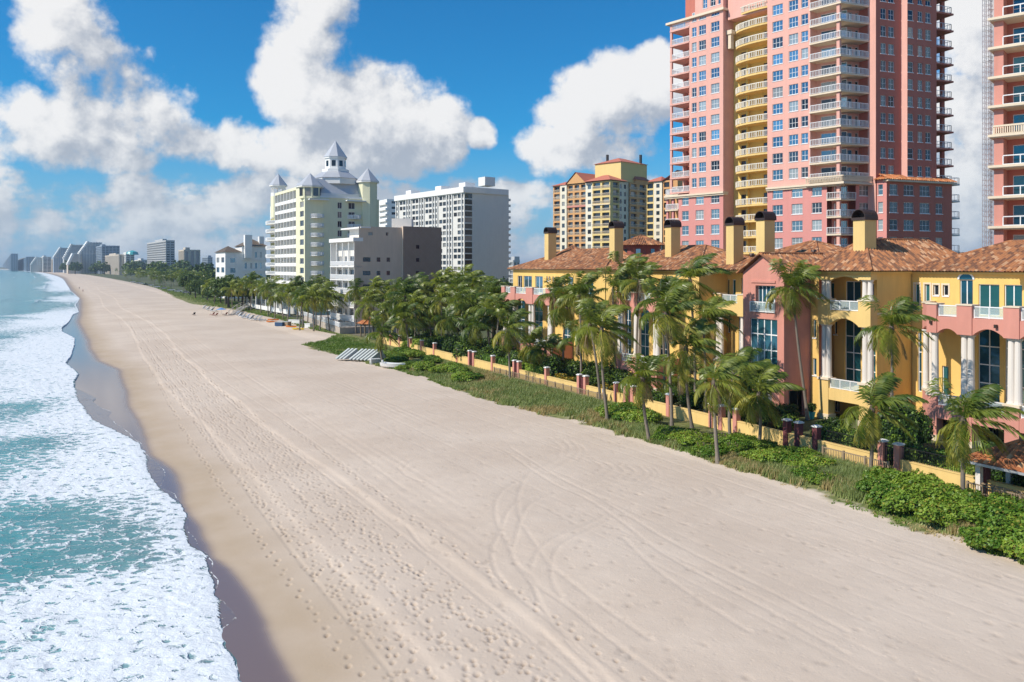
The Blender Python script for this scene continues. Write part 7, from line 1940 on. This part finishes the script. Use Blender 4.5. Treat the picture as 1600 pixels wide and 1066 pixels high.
# boardwalk over the dune
def boardwalk():
    (x, y, _), d = spot(364, 493); q, d2 = spot(398, 478); dx, dy = q[0] - x, q[1] - y; L = math.hypot(dx, dy)
    t = thing('boardwalk', 'weathered wooden boardwalk with railings climbing the dune', 'boardwalk', (x, y, 0), math.atan2(dy, dx))
    n = 26; pl = MB(); pl.box(0, L / n * .9, -1.2, 1.2, -.08, 0); pm = pl.mesh('plank', 'wood_grey')
    for k in range(n): ob('plank', pm, t, (L * k / n, 0, .3 + 1.1 * min(1, k / 8)))
    for s in (-1, 1):
        mb = MB(); mb.bar((0, s * 1.25, 1.5), (L * 8 / n, s * 1.25, 2.6), .14); mb.bar((L * 8 / n, s * 1.25, 2.6), (L, s * 1.25, 2.6), .14); mb.bar((L * 8 / n, s * 1.25, 2.0), (L, s * 1.25, 2.0), .09); part('handrail', mb, 'wood_grey', t)
    for k in range(0, n, 4):
        for s in (-1, 1): mb = MB(); mb.box(-.1, .1, -.1, .1, 0, 1.5 + 1.1 * min(1, k / 8)); part('post', mb, 'wood_grey', t, (L * k / n, s * 1.25, 0))
boardwalk()
# pool terrace of the grey block
def terrace():
    A = Vector(at(474, 244)); B = Vector(at(531, 196)); C = Vector(at(563, 199)); t = thing('pool_terrace', 'raised pool terrace with white railings in front of the grey block', 'terrace', (*B, 0)); rp = Vector((B.x, B.y))
    e = (B - A).normalized(); n = Vector((-e.y, e.x)); mb = MB(); mb.prism(ccw([tuple(p - rp) for p in (A, B, C, C + n * 14, A + n * 14)]), 0, 1.5); part('deck', mb, 'paving', t)
    o = ob('railing', rail_mesh([tuple(p - rp) for p in (A, B, C)], 1.15, 'rail_white', step=.32, bar=.17, top=.14, posts=2.6), t, (0, 0, 1.5))
    for k in range(3):
        q = A.lerp(B, .45 + .22 * k) + n * (4 + k) - rp; mb = MB(); mb.cone(0, 0, 1.8, 2.5, .05, 3.2, 8); u = thing('patio_umbrella', 'white patio umbrella open on the pool terrace', 'umbrella', (q.x + rp.x, q.y + rp.y, 1.5), 0, 'umbrellas on the pool terrace'); part('canopy', mb, 'white_plastic', u); mb = MB(); mb.tube([(0, 0, 0), (0, 0, 2.6)], [.04, .04], 6); part('pole', mb, 'wood', u)
terrace()
# cars along the distant beach road
def car(px, u, m_, lab, rz, grp):
    d = d_of(px, u); x, y = at(px, d); t = thing('parked_car', lab, 'car', (x, y, 0), rz, grp)
    mb = MB(); prof = [(-2.2, .35), (-2.25, .8), (-1.3, .98), (1.2, .98), (2.1, .85), (2.2, .4)]
    for s in (-1, 1): mb.poly([(a, s * .88, b) for a, b in (prof if s < 0 else prof[::-1])])
    for k in range(6): p, q = prof[k], prof[(k + 1) % 6]; mb.quad((p[0], .88, p[1]), (q[0], .88, q[1]), (q[0], -.88, q[1]), (p[0], -.88, p[1]))
    part('body', mb, m_, t); mb = MB(); pr = [(-1.5, .98), (-.9, 1.5), (.5, 1.5), (1.15, .98)]
    for s in (-1, 1): mb.poly([(a, s * .76, b) for a, b in (pr if s < 0 else pr[::-1])])
    for k in range(3): p, q = pr[k], pr[k + 1]; mb.quad((p[0], .76, p[1]), (q[0], .76, q[1]), (q[0], -.76, q[1]), (p[0], -.76, p[1]), 1 if k == 1 else 0)
    part('cabin', mb, ['car_dark', m_], t)
    for (a, b) in ((-1.4, -.85), (1.4, -.85), (-1.4, .85), (1.4, .85)):
        w = MB(); w.tube([(0, -.1, 0), (0, .1, 0)], [.33, .33], 10); w.v = [(v[0], v[1], v[2]) for v in w.v]
        k = MB(); nn = 10; P = [(.33 * math.cos(6.283 * i / nn), .33 * math.sin(6.283 * i / nn)) for i in range(nn)]
        for i in range(nn): j = (i + 1) % nn; k.quad((P[i][0], -.1, P[i][1]), (P[i][0], .1, P[i][1]), (P[j][0], .1, P[j][1]), (P[j][0], -.1, P[j][1]))
        k.poly([(p[0], -.1, p[1]) for p in P]); k.poly([(p[0], .1, p[1]) for p in P[::-1]]); part('wheel', k, 'cloth_dark', t, (a, b, .33))
for k, (px, m_) in enumerate(((208, 'car_white'), (216, 'car_silver'), (222, 'car_white'), (229, 'car_dark'), (236, 'car_white'), (245, 'car_white'), (256, 'car_silver'), (268, 'car_white'), (279, 'car_white'), (291, 'car_silver'))):
    car(px, 66 + rt.uniform(-1.5, 1.5), m_, '%s car parked on the distant beach road' % {'car_white': 'white', 'car_silver': 'silver', 'car_dark': 'dark'}[m_], RZ_A + 1.3, '%s cars on the distant road' % {'car_white': 'white', 'car_silver': 'silver', 'car_dark': 'dark'}[m_])
# potted plant on a villa terrace
x, y = PW(A_of(1268, 12.5), 12.5); t = thing('potted_plant', 'green plant in a teal pot on the terrace below the pink bay', 'plant', (x, y, 0)); mb = MB(); mb.cone(0, 0, .25, 0, .42, .75, 12); part('pot', mb, 'teal_roof', t); o = ob('foliage', SHRUB[0], t, (0, 0, .6)); o.scale = (.4, .4, .45)

# ------------------------------------------------------------------ people
def skin_mesh(name, verts, edges, radii, mat, parent, root=0):
    me = bpy.data.meshes.new(name); me.from_pydata(verts, edges, []); o = ob(name, me, parent); me.materials.append(MATS[mat])
    o.modifiers.new('skin', 'SKIN'); sv = me.skin_vertices[0].data
    for k, r in enumerate(radii): sv[k].radius = (r, r) if not isinstance(r, tuple) else r; sv[k].use_root = (k == root)
    o.modifiers.new('sub', 'SUBSURF').levels = 1; o.modifiers['sub'].render_levels = 2
    return o
def person(pos, rz, shirt, shorts, label, arms=.3, stride=.15):
    t = thing('person', label, 'person', pos, rz)
    V = [(0, 0, .95), (0, 0, 1.15), (0, 0, 1.38), (0, 0, 1.50), (0, .02, 1.60), (0, .01, 1.74),
         (.17, 0, 1.42), (.24, arms * .3, 1.15), (.25, arms, .92), (.25, arms * 1.1, .84), (-.17, 0, 1.42), (-.24, -arms * .3, 1.15), (-.25, -arms, .92), (-.25, -arms * 1.1, .84),
         (.09, 0, .90), (.10, stride * .6, .50), (.10, stride, .09), (.10, stride + .14, .04), (-.09, 0, .90), (-.10, -stride * .3, .50), (-.10, -stride, .09), (-.10, -stride + .14, .04)]
    E = [(0, 1), (1, 2), (2, 3), (3, 4), (4, 5), (2, 6), (6, 7), (7, 8), (8, 9), (2, 10), (10, 11), (11, 12), (12, 13), (0, 14), (14, 15), (15, 16), (16, 17), (0, 18), (18, 19), (19, 20), (20, 21)]
    R = [.135, .12, .14, .055, .075, .085, .06, .045, .035, .035, .06, .045, .035, .035, .085, .06, .04, .035, .085, .06, .04, .035]
    skin_mesh('body', V, E, R, 'skin', t)
    skin_mesh('shirt', [V[0], V[1], V[2], V[6], V[7], V[10], V[11]], [(0, 1), (1, 2), (2, 3), (3, 4), (2, 5), (5, 6)], [.155, .145, .165, .085, .065, .085, .065], shirt, t)
    skin_mesh('shorts', [(0, 0, 1.0), (0, 0, .92), V[14], V[15], V[18], V[19]], [(0, 1), (1, 2), (2, 3), (1, 4), (4, 5)], [.15, .15, .105, .085, .105, .085], shorts, t)
    skin_mesh('hair', [(0, -.02, 1.73), (0, -.03, 1.80)], [(0, 1)], [.092, .07], 'hair', t)
x, y = PW(A_of(943, -1.0), -1.0); person((x, y, .12), 1.0, 'shirt_blue', 'cloth_dark', 'person in a light blue shirt walking along the yellow wall')
(x, y, _), d = spot(124, 451, -.4); person((x, y, gz((x, y))), .3, 'cloth_dark', 'cloth_dark', 'person in dark clothes standing near the distant waterline')
(x, y, _), d = spot(126, 455, -.4); person((x + 1.5, y, gz((x, y))), .1, 'brick_red', 'cloth_dark', 'person in a red shirt walking by the distant waterline')

# ------------------------------------------------------------------ air
mb = MB(); mb.box(-5200, 6000, -60, 16000, -6.0, 96.0)
hz_m = bpy.data.materials.new('haze'); hz_m.use_nodes = True; MATS['haze'] = hz_m
_h = NT(hz_m.node_tree); _h.n.clear(); _o = _h.node('ShaderNodeOutputMaterial'); _v = _h.node('ShaderNodeVolumePrincipled')
_v.inputs['Color'].default_value = (0.62, 0.80, 0.98, 1); _v.inputs['Density'].default_value = 0.00011; _v.inputs['Anisotropy'].default_value = 0.2
_h.l.new(_v.outputs[0], _o.inputs['Volume'])
hz_o = part('haze', mb, 'haze', None); hz_o["kind"] = "stuff"; hz_o["label"] = "thin bluish sea haze over the coast"
